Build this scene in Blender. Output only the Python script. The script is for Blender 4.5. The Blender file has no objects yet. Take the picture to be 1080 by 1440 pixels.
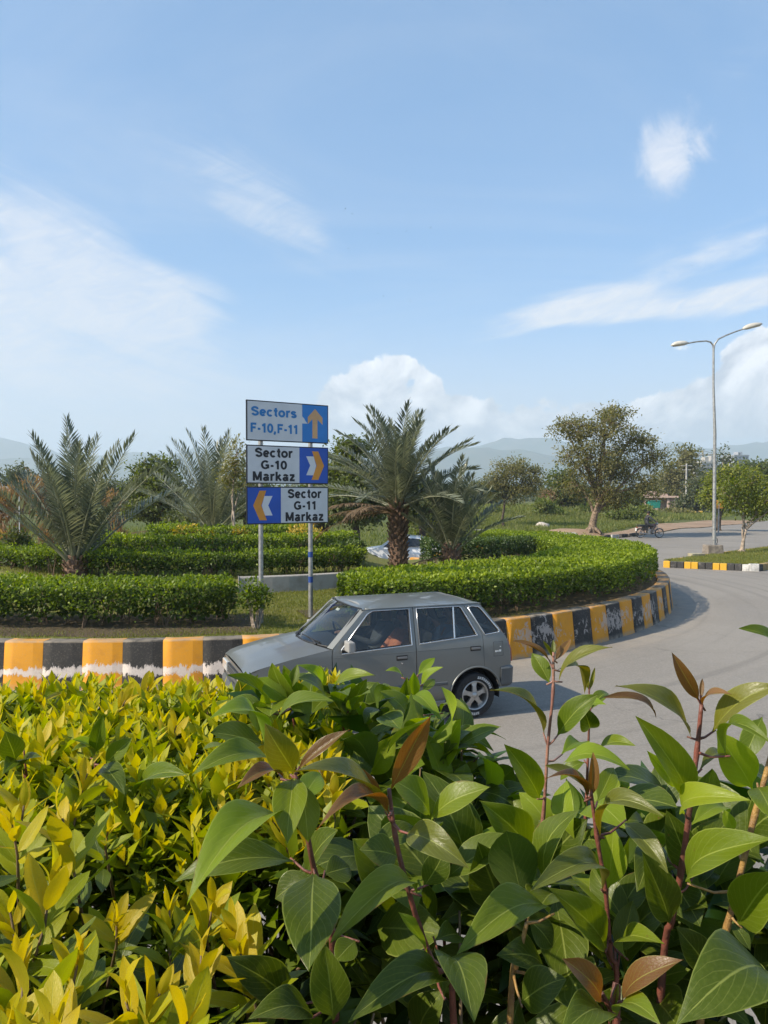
import bpy, bmesh, math, random
import numpy as np
from mathutils import Vector, Matrix, Quaternion, noise
from mathutils.geometry import tessellate_polygon

R = math.radians
random.seed(7)
RNG = np.random.default_rng(7)
SC = bpy.context.scene
COL = SC.collection

# ------------------------------------------------------------------ camera, sky, sun, exposure
F = 1085.0          # focal length in photo pixels (photo 1080 x 1440)
HOR = 697.0         # photo row of the horizon
CAMZ = 2.6
cam_d = bpy.data.cameras.new('camera')
cam = bpy.data.objects.new('camera', cam_d)
COL.objects.link(cam)
cam.location = (0, 0, CAMZ)
cam.rotation_euler = (R(90) - math.atan((720 - HOR) / F), 0, 0)
cam_d.sensor_fit = 'VERTICAL'
cam_d.sensor_height = 36.0
cam_d.lens = 36.0 * F / 1440.0
cam_d.clip_start = 0.02
cam_d.clip_end = 20000
SC.camera = cam

SUN_EL = R(38.0)
SUN_DIR = Vector((-0.925, -0.38, 0)).normalized() * math.cos(SUN_EL) + Vector((0, 0, math.sin(SUN_EL)))
sun_d = bpy.data.lights.new('sun', 'SUN')
sun = bpy.data.objects.new('sun', sun_d)
COL.objects.link(sun)
sun.rotation_euler = (-SUN_DIR).to_track_quat('-Z', 'Y').to_euler()
sun_d.energy = 3.5
sun_d.angle = R(0.55)
sun_d.color = (1.0, 0.89, 0.72)

SC.view_settings.view_transform = 'Standard'
SC.view_settings.look = 'None'
SC.view_settings.exposure = 1.08
SC.view_settings.gamma = 1.0
SC.view_settings.use_curve_mapping = False
SC.render.engine = 'CYCLES'
SC.cycles.use_denoising = True
SC.cycles.max_bounces = 8
SC.cycles.diffuse_bounces = 3
SC.cycles.glossy_bounces = 3
SC.cycles.transmission_bounces = 4
SC.cycles.transparent_max_bounces = 12
SC.cycles.volume_bounces = 1
SC.cycles.caustics_reflective = False
SC.cycles.caustics_refractive = False
SC.render.film_transparent = False


class NT:
    """small helper to chain shader nodes"""
    def __init__(self, tree):
        self.t = tree
        self.n = tree.nodes
        self.l = tree.links

    def node(self, typ, **kw):
        nd = self.n.new(typ)
        for k, v in kw.items():
            setattr(nd, k, v)
        return nd

    def put(self, sock, v):
        if v is None:
            return
        if hasattr(v, 'is_output'):
            self.l.new(v, sock)
        else:
            if isinstance(v, (tuple, list)) and len(v) == 3 and sock.type == 'RGBA':
                v = (*v, 1)
            sock.default_value = v

    def m(self, op, a, b=None, c=None, clamp=False):
        nd = self.node('ShaderNodeMath', operation=op, use_clamp=clamp)
        self.put(nd.inputs[0], a)
        self.put(nd.inputs[1], b)
        if c is not None:
            self.put(nd.inputs[2], c)
        return nd.outputs[0]

    def mix(self, f, a, b, blend='MIX'):
        nd = self.node('ShaderNodeMix', data_type='RGBA', blend_type=blend)
        self.put(nd.inputs[0], f)
        self.put(nd.inputs[6], a)
        self.put(nd.inputs[7], b)
        return nd.outputs[2]

    def noise(self, vec, scale, detail=4, rough=0.55, dist=0.0, lac=2.0):
        nd = self.node('ShaderNodeTexNoise')
        self.put(nd.inputs['Vector'], vec)
        nd.inputs['Scale'].default_value = scale
        nd.inputs['Detail'].default_value = detail
        nd.inputs['Roughness'].default_value = rough
        nd.inputs['Distortion'].default_value = dist
        nd.inputs['Lacunarity'].default_value = lac
        return nd.outputs[0]

    def xyz(self, x, y, z):
        nd = self.node('ShaderNodeCombineXYZ')
        self.put(nd.inputs[0], x)
        self.put(nd.inputs[1], y)
        self.put(nd.inputs[2], z)
        return nd.outputs[0]

    def sep(self, v):
        nd = self.node('ShaderNodeSeparateXYZ')
        self.put(nd.inputs[0], v)
        return nd.outputs

    def smooth(self, v, lo, hi):
        nd = self.node('ShaderNodeMapRange', interpolation_type='SMOOTHSTEP')
        self.put(nd.inputs[0], v)
        self.put(nd.inputs[1], lo)
        self.put(nd.inputs[2], hi)
        return nd.outputs[0]

    def remap(self, v, lo, hi, a, b):
        nd = self.node('ShaderNodeMapRange')
        self.put(nd.inputs[0], v)
        self.put(nd.inputs[1], lo)
        self.put(nd.inputs[2], hi)
        self.put(nd.inputs[3], a)
        self.put(nd.inputs[4], b)
        return nd.outputs[0]


SKY_R, SKY_G, SKY_B = 0.70, 0.88, 1.0


def build_world():
    w = bpy.data.worlds.new('World')
    SC.world = w
    w.use_nodes = True
    t = NT(w.node_tree)
    w.node_tree.nodes.clear()
    sky = t.node('ShaderNodeTexSky', sky_type='NISHITA')
    sky.sun_disc = False
    sky.sun_elevation = SUN_EL
    sky.sun_rotation = math.atan2(SUN_DIR.x, SUN_DIR.y)
    sky.altitude = 500
    sky.air_density = 1.0
    sky.dust_density = 1.2
    sky.ozone_density = 1.6
    tc = t.node('ShaderNodeTexCoord')
    d = t.sep(tc.outputs['Generated'])
    dx, dy, dz = d[0], d[1], d[2]
    az = t.m('ARCTAN2', dx, dy)                      # radians, 0 = straight ahead
    el = t.m('ARCSINE', dz)
    # high thin veil: a plane of cloud far overhead
    zc = t.m('MAXIMUM', dz, 0.05)
    px = t.m('DIVIDE', dx, t.m('ADD', zc, 0.12))
    py = t.m('DIVIDE', dy, t.m('ADD', zc, 0.12))
    vp = t.xyz(t.m('MULTIPLY', px, 0.55), py, 0.0)
    veil_n = t.noise(vp, 1.1, 7, 0.62, 0.8)
    veil = t.m('MULTIPLY', t.smooth(veil_n, 0.42, 0.85), 0.40)
    # angular coordinates for the nearer clouds
    ang = t.xyz(az, el, 0.0)
    fb = t.noise(ang, 9.0, 7, 0.62, 0.5)
    fine = t.noise(ang, 26.0, 6, 0.65, 0.3)
    billow = t.m('ADD', t.m('MULTIPLY', fb, 0.65), t.m('MULTIPLY', fine, 0.35))

    def blob(px_, py_, rx, ry, rot=0.0, soft=1.0):
        """soft ellipse round a direction given as a photo point"""
        a0 = math.atan((px_ - 540) / F)
        e0 = math.atan((HOR - py_) / F * math.cos(a0))
        u = t.m('SUBTRACT', az, a0)
        v = t.m('SUBTRACT', el, e0)
        c, s = math.cos(rot), math.sin(rot)
        uu = t.m('ADD', t.m('MULTIPLY', u, c), t.m('MULTIPLY', v, s))
        vv = t.m('SUBTRACT', t.m('MULTIPLY', v, c), t.m('MULTIPLY', u, s))
        uu = t.m('DIVIDE', uu, rx / F)
        vv = t.m('DIVIDE', vv, ry / F)
        r2 = t.m('ADD', t.m('MULTIPLY', uu, uu), t.m('MULTIPLY', vv, vv))
        return t.m('SUBTRACT', 1.0, t.m('POWER', r2, 0.5 * soft), clamp=True)

    def add(*a):
        o = a[0]
        for b in a[1:]:
            o = t.m('ADD', o, b)
        return o

    def mul(a, b):
        return t.m('MULTIPLY', a, b)

    wisp = t.noise(t.xyz(t.m('ADD', t.m('MULTIPLY', az, 0.5), t.m('MULTIPLY', el, 0.5)), t.m('SUBTRACT', t.m('MULTIPLY', el, 2.0), t.m('MULTIPLY', az, -0.6)), 0.3), 8.0, 9, 0.68, 0.9)
    streak = t.noise(t.xyz(mul(az, 0.55), t.m('SUBTRACT', mul(el, 2.6), mul(az, 0.42)), 2.0), 10.0, 9, 0.68, 0.7)
    # soft wisps
    fiber = t.noise(t.xyz(t.m('ADD', t.m('MULTIPLY', az, 3.0), t.m('MULTIPLY', el, 2.0)), t.m('SUBTRACT', t.m('MULTIPLY', el, 11.0), t.m('MULTIPLY', az, 4.0)), 7.0), 5.0, 9, 0.70, 1.2)
    fib = t.remap(fiber, 0.3, 0.7, 0.35, 1.25)
    def soft(shape, nz, amp, lo, hi):
        """shape fades with its own edge, noise eats into it"""
        return mul(t.smooth(add(shape, mul(t.m('SUBTRACT', nz, 0.5), amp)), lo, hi), t.smooth(shape, 0.0, 0.45))
    w_shape = add(mul(blob(40, 330, 230, 85, R(-24)), 1.0), mul(blob(150, 385, 150, 70, R(-30)), 0.9), mul(blob(245, 418, 130, 58, R(10)), 1.0), mul(blob(215, 450, 140, 70), 0.5),
                  mul(blob(-10, 430, 130, 90), 1.1), mul(blob(40, 530, 520, 130), 1.1))
    wisps = soft(w_shape, wisp, 2.3, 0.2, 1.2)
    f_shape = add(mul(blob(300, 240, 190, 75, R(-18)), 0.8), mul(blob(410, 320, 150, 80, R(-35)), 0.6), mul(blob(520, 480, 60, 40, R(-40)), 0.5), mul(blob(1030, 110, 150, 70, R(20)), 0.4))
    faint = soft(f_shape, wisp, 2.4, 0.25, 1.3)
    s_shape = add(mul(blob(770, 445, 190, 34, R(9)), 0.9), mul(blob(835, 432, 130, 30, R(2)), 0.8), mul(blob(960, 432, 190, 26, R(3)), 0.75), mul(blob(1080, 395, 150, 46, R(17)), 0.8), mul(blob(1010, 345, 200, 40, R(12)), 0.45), mul(blob(960, 385, 130, 30, R(18)), 0.4))
    streaks = soft(s_shape, streak, 1.9, 0.2, 1.05)
    p_shape = add(mul(blob(945, 207, 80, 58, R(38)), 0.78), mul(blob(938, 232, 46, 66, R(20)), 0.8), mul(blob(930, 225, 150, 110, R(20)), 0.35))
    puff = soft(p_shape, t.noise(ang, 17.0, 7, 0.66, 1.0), 2.4, 0.35, 1.55)
    # heaped clouds low over the hills
    c_shape = add(mul(blob(515, 540, 95, 50, R(14)), 1.25), mul(blob(570, 515, 34, 24, R(20)), 0.8), mul(blob(605, 545, 30, 42), 0.9), mul(blob(560, 590, 190, 50), 0.9), mul(blob(650, 575, 46, 26), 0.7),
                  mul(blob(1075, 505, 66, 52, R(-20)), 1.5), mul(blob(1110, 540, 120, 80), 1.2), mul(blob(1020, 572, 170, 48), 1.1), mul(blob(905, 600, 230, 50), 0.55), mul(blob(955, 492, 46, 16), 0.6),
                  mul(blob(765, 557, 26, 30), 0.6), mul(blob(800, 600, 240, 45), 0.5), mul(blob(620, 600, 330, 48), 0.62), mul(blob(680, 545, 120, 34), 0.5))
    rest = t.m('MULTIPLY', t.smooth(el, 0.02, 0.06), t.m('SUBTRACT', 1.0, t.smooth(el, 0.16, 0.30)))
    behind = t.smooth(t.m('ABSOLUTE', az), 0.6, 1.0)
    c_shape = add(c_shape, mul(mul(rest, behind), mul(t.noise(t.xyz(mul(az, 1.0), mul(el, 1.5), 5.0), 2.2, 3, 0.5), 1.1)))
    heap = t.smooth(add(c_shape, mul(t.m('SUBTRACT', billow, 0.5), 3.4)), 0.42, 0.62)
    heap = mul(heap, t.smooth(c_shape, 0.03, 0.5))
    # light on the heaps: brighter where the cloud thins towards the sun (up and left)
    fb2 = t.noise(t.xyz(t.m('ADD', az, 0.012), t.m('SUBTRACT', el, 0.016), 0.0), 9.0, 7, 0.62, 0.5)
    lit = t.m('ADD', t.remap(el, 0.06, 0.20, 0.15, 0.85), mul(t.m('SUBTRACT', fb2, fb), 4.5), clamp=True)
    heap_col = t.mix(lit, (2.25, 2.32, 2.55), (4.9, 4.75, 4.65))
    # horizon veil of moist air
    low = t.m('SUBTRACT', 1.0, t.smooth(el, -0.02, 0.27))
    col = t.mix(1.0, sky.outputs[0], (SKY_R, SKY_G, SKY_B), 'MULTIPLY')
    col = t.mix(0.55, col, (0.72, 1.36, 2.22))
    col = t.mix(mul(low, 0.88), col, (2.95, 2.86, 3.03))
    col = t.mix(veil, col, (2.7, 2.9, 3.2))
    col = t.mix(mul(mul(faint, fib), 0.60), col, (2.9, 3.05, 3.3))
    col = t.mix(t.m('MINIMUM', mul(mul(wisps, t.m('ADD', 0.35, mul(fib, 0.7))), 0.80), 1.0), col, (3.0, 3.1, 3.35))
    col = t.mix(t.m('MINIMUM', mul(mul(streaks, t.m('ADD', 0.3, mul(fib, 0.75))), 0.9), 1.0), col, (3.3, 3.35, 3.5))
    col = t.mix(t.m('MINIMUM', mul(mul(puff, t.m('ADD', 0.4, mul(fib, 0.6))), 0.75), 1.0), col, (3.4, 3.4, 3.55))
    col = t.mix(mul(heap, 0.85), col, heap_col)
    below = t.smooth(el, -0.04, 0.0)
    col = t.mix(below, (1.3, 1.3, 1.25), col)
    bg = t.node('ShaderNodeBackground')
    bg.inputs["Strength"].default_value = 0.135
    t.l.new(col, bg.inputs['Color'])
    out = t.node('ShaderNodeOutputWorld')
    t.l.new(bg.outputs[0], out.inputs['Surface'])


build_world()


# ------------------------------------------------------------------ helpers
def tag(o, label=None, cat=None, group=None, kind=None):
    if label: o['label'] = label
    if cat: o['category'] = cat
    if group: o['group'] = group
    if kind: o['kind'] = kind
    return o


def thing(name, label, cat, loc=(0, 0, 0), rz=0.0, group=None):
    o = bpy.data.objects.new(name, None)
    COL.objects.link(o)
    o.location = loc
    o.rotation_euler = (0, 0, rz)
    o.empty_display_size = 0.1
    return tag(o, label, cat, group)


def link(name, me, parent=None, mat=None):
    o = bpy.data.objects.new(name, me)
    COL.objects.link(o)
    if parent is not None:
        o.parent = parent
    if mat is not None and len(me.materials) == 0:
        me.materials.append(mat)
    return o


def copy_part(o, parent):
    c = o.copy()
    COL.objects.link(c)
    c.parent = parent
    for ch in o.children:
        copy_part(ch, c)
    return c


def mesh_np(name, V, faces, mat=None, smooth=False, attrs=None, mats=None, fmat=None):
    """V (n,3); faces (m,k) array of equal sized polygons"""
    V = np.asarray(V, dtype=np.float32)
    faces = np.asarray(faces, dtype=np.int32)
    m, k = faces.shape
    me = bpy.data.meshes.new(name)
    me.vertices.add(len(V))
    me.vertices.foreach_set('co', V.ravel())
    me.loops.add(m * k)
    me.loops.foreach_set('vertex_index', faces.ravel())
    me.polygons.add(m)
    me.polygons.foreach_set('loop_start', np.arange(0, m * k, k, dtype=np.int32))
    me.polygons.foreach_set('loop_total', np.full(m, k, dtype=np.int32))
    if smooth:
        me.polygons.foreach_set('use_smooth', np.ones(m, dtype=bool))
    for mm in (mats or ([mat] if mat else [])):
        me.materials.append(mm)
    if fmat is not None:
        me.polygons.foreach_set('material_index', np.asarray(fmat, dtype=np.int32))
    if attrs:
        for an, av in attrs.items():
            a = me.attributes.new(an, 'FLOAT', 'POINT')
            a.data.foreach_set('value', np.asarray(av, dtype=np.float32))
    me.update(calc_edges=True)
    me.validate()
    return me


class MB:
    """collects simple solids into one mesh"""
    def __init__(self):
        self.v, self.f = [], []

    def add(self, vs, fs):
        o = len(self.v)
        self.v += [tuple(p) for p in vs]
        self.f += [tuple(i + o for i in f) for f in fs]
        return self

    def box(self, c, s, rot=None, taper=1.0):
        hx, hy, hz = s[0] / 2, s[1] / 2, s[2] / 2
        P = []
        for z in (-1, 1):
            k = taper if z > 0 else 1.0
            for x, y in ((-1, -1), (1, -1), (1, 1), (-1, 1)):
                p = Vector((x * hx * k, y * hy * k, z * hz))
                if rot is not None:
                    p = rot @ p
                P.append(p + Vector(c))
        return self.add(P, [(3, 2, 1, 0), (4, 5, 6, 7), (0, 1, 5, 4), (1, 2, 6, 5), (2, 3, 7, 6), (3, 0, 4, 7)])

    def tube(self, pts, rad, n=8, caps=True):
        pts = [Vector(p) for p in pts]
        if not hasattr(rad, '__len__'):
            rad = [rad] * len(pts)
        rings = []
        up = Vector((0, 0, 1))
        prev = None
        for i, p in enumerate(pts):
            a = pts[max(0, i - 1)]
            b = pts[min(len(pts) - 1, i + 1)]
            d = (b - a)
            d = d.normalized() if d.length > 1e-9 else Vector((0, 0, 1))
            if prev is None:
                u = d.cross(up if abs(d.z) < 0.95 else Vector((1, 0, 0))).normalized()
            else:
                u = prev - d * prev.dot(d)
                u = u.normalized() if u.length > 1e-6 else d.orthogonal().normalized()
            prev = u
            w = d.cross(u)
            rings.append([p + (u * math.cos(2 * math.pi * k / n) + w * math.sin(2 * math.pi * k / n)) * rad[i] for k in range(n)])
        vs = [q for r in rings for q in r]
        fs = []
        for i in range(len(rings) - 1):
            for k in range(n):
                k2 = (k + 1) % n
                fs.append((i * n + k, i * n + k2, (i + 1) * n + k2, (i + 1) * n + k))
        if caps:
            fs.append(tuple(range(n - 1, -1, -1)))
            fs.append(tuple((len(rings) - 1) * n + k for k in range(n)))
        return self.add(vs, fs)

    def lathe(self, prof, axis_o, axis_d, n=24, closed=False):
        """prof: (radius, along)"""
        d = Vector(axis_d).normalized()
        u = d.orthogonal().normalized()
        w = d.cross(u)
        o = Vector(axis_o)
        vs, fs = [], []
        for r, h in prof:
            for k in range(n):
                a = 2 * math.pi * k / n
                vs.append(o + d * h + (u * math.cos(a) + w * math.sin(a)) * r)
        m = len(prof)
        for i in range(m - 1 + (1 if closed else 0)):
            j = (i + 1) % m
            for k in range(n):
                k2 = (k + 1) % n
                fs.append((i * n + k, i * n + k2, j * n + k2, j * n + k))
        return self.add(vs, fs)

    def mesh(self, name, mat=None, smooth=False, bevel=0.0, fix=True):
        me = bpy.data.meshes.new(name)
        me.from_pydata(self.v, [], self.f)
        if bevel > 0 or fix:
            bm = bmesh.new()
            bm.from_mesh(me)
            if bevel > 0:
                es = [e for e in bm.edges if len(e.link_faces) == 2 and e.calc_face_angle(0) > 0.5]
                bmesh.ops.bevel(bm, geom=es, offset=bevel, segments=2, affect='EDGES', profile=0.6)
            bmesh.ops.recalc_face_normals(bm, faces=bm.faces)
            bm.to_mesh(me)
            bm.free()
        if mat: me.materials.append(mat)
        if smooth:
            for p in me.polygons: p.use_smooth = True
        me.update()
        return me

    def obj(self, name, mat, parent=None, smooth=False, bevel=0.0):
        return link(name, self.mesh(name, mat, smooth, bevel), parent)


def auto_smooth(o, deg=35):
    me = o.data
    for p in me.polygons: p.use_smooth = True
    bm = bmesh.new(); bm.from_mesh(me)
    for e in bm.edges:
        e.smooth = not (len(e.link_faces) == 2 and e.calc_face_angle(0) > R(deg))
    bm.to_mesh(me); bm.free()
    return o


def sstep(x):
    x = min(1.0, max(0.0, x))
    return x * x * (3 - 2 * x)


def terrain(x, y):
    """height of the land"""
    z = -0.7 * sstep((y - 28) / 8) * sstep((11 - x) / 6) * (1 - sstep((y - 56) / 30))
    far = sstep((y - 60) / 22) * sstep((0.385 * y - x) / 12) * sstep((x + 0.25 * y) / 12)
    z += far * (1.0 + 0.35 * noise.noise((x * 0.05, y * 0.05, 0.3)))
    if y > 30:
        k = sstep((y - 46) / 12)
        z += k * 0.18 * noise.noise((x * 0.11, y * 0.11, 1.7))
    return z


def at(px, py, d):
    """world point that a photo pixel shows at depth d"""
    return Vector(((px - 540) / F * d, d, CAMZ + (HOR - py) / F * d))


def gx(px, d):
    return (px - 540) / F * d


def poly_sheet(name, outline, step, zf, mat, off=0.0, parent=None, holes=(), smooth=True):
    loops = [[Vector((p[0], p[1], 0)) for p in outline]] + [[Vector((p[0], p[1], 0)) for p in h] for h in holes]
    flat = [p for l in loops for p in l]
    tris = tessellate_polygon(loops)
    bm = bmesh.new()
    vs = [bm.verts.new(p) for p in flat]
    for tr in tris:
        try:
            bm.faces.new([vs[i] for i in tr])
        except ValueError:
            pass
    xs = [p.x for p in flat]; ys = [p.y for p in flat]
    if step:
        x = math.floor(min(xs) / step) * step + step
        while x < max(xs):
            bmesh.ops.bisect_plane(bm, geom=bm.verts[:] + bm.edges[:] + bm.faces[:], plane_co=(x, 0, 0), plane_no=(1, 0, 0))
            x += step
        y = math.floor(min(ys) / step) * step + step
        while y < max(ys):
            bmesh.ops.bisect_plane(bm, geom=bm.verts[:] + bm.edges[:] + bm.faces[:], plane_co=(0, y, 0), plane_no=(0, 1, 0))
            y += step
    for v in bm.verts:
        v.co.z = zf(v.co.x, v.co.y) + off
    bmesh.ops.recalc_face_normals(bm, faces=bm.faces)
    for f in bm.faces:
        if f.normal.z < 0: f.normal_flip()
        f.smooth = smooth
    me = bpy.data.meshes.new(name)
    bm.to_mesh(me); bm.free()
    me.materials.append(mat)
    return link(name, me, parent)


# ------------------------------------------------------------------ materials
MATS = {}


def mat(name, rgb=(0.5, 0.5, 0.5), rough=0.6, metal=0.0, spec=0.5, var=0.0, scale=6.0, bump=0.0, bscale=40.0, rgb2=None, lo=0.35, hi=0.65,
        coat=0.0, emit=None, detail=5, rvar=0.0, co='Object'):
    if name in MATS: return MATS[name]
    m = bpy.data.materials.new(name)
    m.use_nodes = True
    t = NT(m.node_tree)
    b = m.node_tree.nodes['Principled BSDF']
    b.inputs['Roughness'].default_value = rough
    b.inputs['Metallic'].default_value = metal
    b.inputs['Specular IOR Level'].default_value = spec
    b.inputs['Coat Weight'].default_value = coat
    b.inputs['Base Color'].default_value = (*rgb, 1)
    if var or rgb2 or bump or rvar:
        if co == 'World':
            g = t.node('ShaderNodeNewGeometry').outputs['Position']
        else:
            g = t.node('ShaderNodeTexCoord').outputs[co]
        n = t.noise(g, scale, detail, 0.6)
        c2 = rgb2 if rgb2 else tuple(max(0, c * (1 - var)) for c in rgb)
        c1 = rgb if rgb2 else tuple(min(1, c * (1 + var)) for c in rgb)
        col = t.mix(t.smooth(n, lo, hi), c1, c2)
        t.l.new(col, b.inputs['Base Color'])
        if rvar:
            t.l.new(t.remap(n, 0.3, 0.7, rough - rvar, min(1, rough + rvar)), b.inputs['Roughness'])
        if bump:
            bn = t.node('ShaderNodeBump')
            bn.inputs['Strength'].default_value = bump
            bn.inputs['Distance'].default_value = 0.02
            t.l.new(t.noise(g, bscale, 4, 0.6), bn.inputs['Height'])
            t.l.new(bn.outputs[0], b.inputs['Normal'])
    if emit:
        b.inputs['Emission Color'].default_value = (*emit, 1)
        b.inputs['Emission Strength'].default_value = 1.0
    MATS[name] = m
    return m


def leaf_mat(name, cols, trans=0.3, rough=0.4, src='tone', vein=False, tcol=None, spec=0.5, under=None):
    """cols: list of colours picked along each leaf's own tone (0..1)"""
    m = bpy.data.materials.new(name)
    m.use_nodes = True
    t = NT(m.node_tree)
    b = m.node_tree.nodes['Principled BSDF']
    out = m.node_tree.nodes['Material Output']
    if src == 'tone':
        a = t.node('ShaderNodeAttribute', attribute_name='tone')
        f = a.outputs['Fac']
    else:
        f = t.node('ShaderNodeObjectInfo').outputs['Random']
    rp = t.node('ShaderNodeValToRGB')
    while len(rp.color_ramp.elements) < len(cols):
        rp.color_ramp.elements.new(0.5)
    for i, c in enumerate(cols):
        e = rp.color_ramp.elements[i]
        e.position = i / max(1, len(cols) - 1)
        e.color = (*c, 1)
    t.l.new(f, rp.inputs[0])
    col = rp.outputs[0]
    if vein:
        uv = t.node('ShaderNodeTexCoord').outputs['UV']
        s = t.sep(uv)
        au = t.m('ABSOLUTE', t.m('SUBTRACT', s[0], 0.5))
        mid = t.m('SUBTRACT', 1.0, t.smooth(au, 0.006, 0.028))
        # side veins run forward from the midrib
        k = t.m('FRACT', t.m('SUBTRACT', t.m('MULTIPLY', s[1], 9.0), t.m('MULTIPLY', au, 7.0)))
        sv = t.m('MULTIPLY', t.m('SUBTRACT', 1.0, t.smooth(t.m('ABSOLUTE', t.m('SUBTRACT', k, 0.5)), 0.0, 0.10)), 0.22)
        edge = t.m('MULTIPLY', t.smooth(au, 0.465, 0.495), 0.6)
        v = t.m('MAXIMUM', t.m('MAXIMUM', t.m('MULTIPLY', mid, 0.75), sv), edge)
        lighter = t.mix(0.55, col, (0.42, 0.46, 0.12))
        mott = t.noise(t.node('ShaderNodeTexCoord').outputs['Object'], 34.0, 4, 0.6)
        col = t.mix(t.m('MULTIPLY', t.smooth(mott, 0.42, 0.75), 0.35), col, t.mix(0.5, col, (0.16, 0.2, 0.03)))
        col = t.mix(v, col, lighter)
        oi = t.node('ShaderNodeObjectInfo')
        shifted = t.node('ShaderNodeVectorMath', operation='ADD')
        t.l.new(t.node('ShaderNodeTexCoord').outputs['Object'], shifted.inputs[0])
        t.l.new(oi.outputs['Location'], shifted.inputs[1])
        spots = t.noise(shifted.outputs[0], 9.0, 5, 0.7)
        dust = t.noise(shifted.outputs[0], 2.4, 4, 0.6)
        sm = t.m('MULTIPLY', t.smooth(spots, 0.70, 0.74), 0.8)
        brown_edge = t.m('MULTIPLY', t.smooth(t.m('ADD', au, t.m('MULTIPLY', t.m('SUBTRACT', dust, 0.5), 0.5)), 0.54, 0.57), 0.75)
        col = t.mix(t.m('MULTIPLY', t.smooth(dust, 0.5, 0.8), 0.12), col, (0.21, 0.20, 0.12))
        col = t.mix(t.m('MAXIMUM', sm, brown_edge), col, (0.13, 0.075, 0.025))
        bn = t.node('ShaderNodeBump')
        bn.inputs['Strength'].default_value = 0.35
        bn.inputs['Distance'].default_value = 0.001
        t.l.new(t.m('ADD', t.m('MULTIPLY', v, -1.0), t.m('MULTIPLY', mott, 0.8)), bn.inputs['Height'])
        t.l.new(bn.outputs[0], b.inputs['Normal'])
        rr = t.remap(mott, 0.35, 0.7, rough - 0.06, rough + 0.12)
        t.l.new(rr, b.inputs['Roughness'])
    else:
        b.inputs['Roughness'].default_value = rough
    if under:
        bf = t.node('ShaderNodeNewGeometry').outputs['Backfacing']
        col = t.mix(t.m('MULTIPLY', bf, 0.6), col, under)
    b.inputs['Specular IOR Level'].default_value = spec
    t.l.new(col, b.inputs['Base Color'])
    tr = t.node('ShaderNodeBsdfTranslucent')
    tc = t.mix(1.0, col, tcol or (1.0, 1.0, 0.45), 'MULTIPLY')
    hs = t.node('ShaderNodeHueSaturation')
    hs.inputs['Value'].default_value = 1.9
    hs.inputs['Saturation'].default_value = 1.1
    t.l.new(tc, hs.inputs['Color'])
    t.l.new(hs.outputs[0], tr.inputs['Color'])
    mx = t.node('ShaderNodeMixShader')
    mx.inputs[0].default_value = trans
    t.l.new(b.outputs[0], mx.inputs[1])
    t.l.new(tr.outputs[0], mx.inputs[2])
    t.l.new(mx.outputs[0], out.inputs['Surface'])
    MATS[name] = m
    return m


def glass_mat(name, tint=(0.5, 0.55, 0.55), rough=0.02):
    m = bpy.data.materials.new(name)
    m.use_nodes = True
    t = NT(m.node_tree)
    m.node_tree.nodes.clear()
    tr = t.node('ShaderNodeBsdfTransparent'); tr.inputs[0].default_value = (*tint, 1)
    gl = t.node('ShaderNodeBsdfGlossy'); gl.inputs['Roughness'].default_value = rough
    fr = t.node('ShaderNodeFresnel'); fr.inputs[0].default_value = 1.55
    f = t.m('MINIMUM', t.m('MULTIPLY', fr.outputs[0], 1.5), 1.0)
    mx = t.node('ShaderNodeMixShader')
    t.l.new(f, mx.inputs[0]); t.l.new(tr.outputs[0], mx.inputs[1]); t.l.new(gl.outputs[0], mx.inputs[2])
    o = t.node('ShaderNodeOutputMaterial'); t.l.new(mx.outputs[0], o.inputs[0])
    MATS[name] = m
    return m


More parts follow.
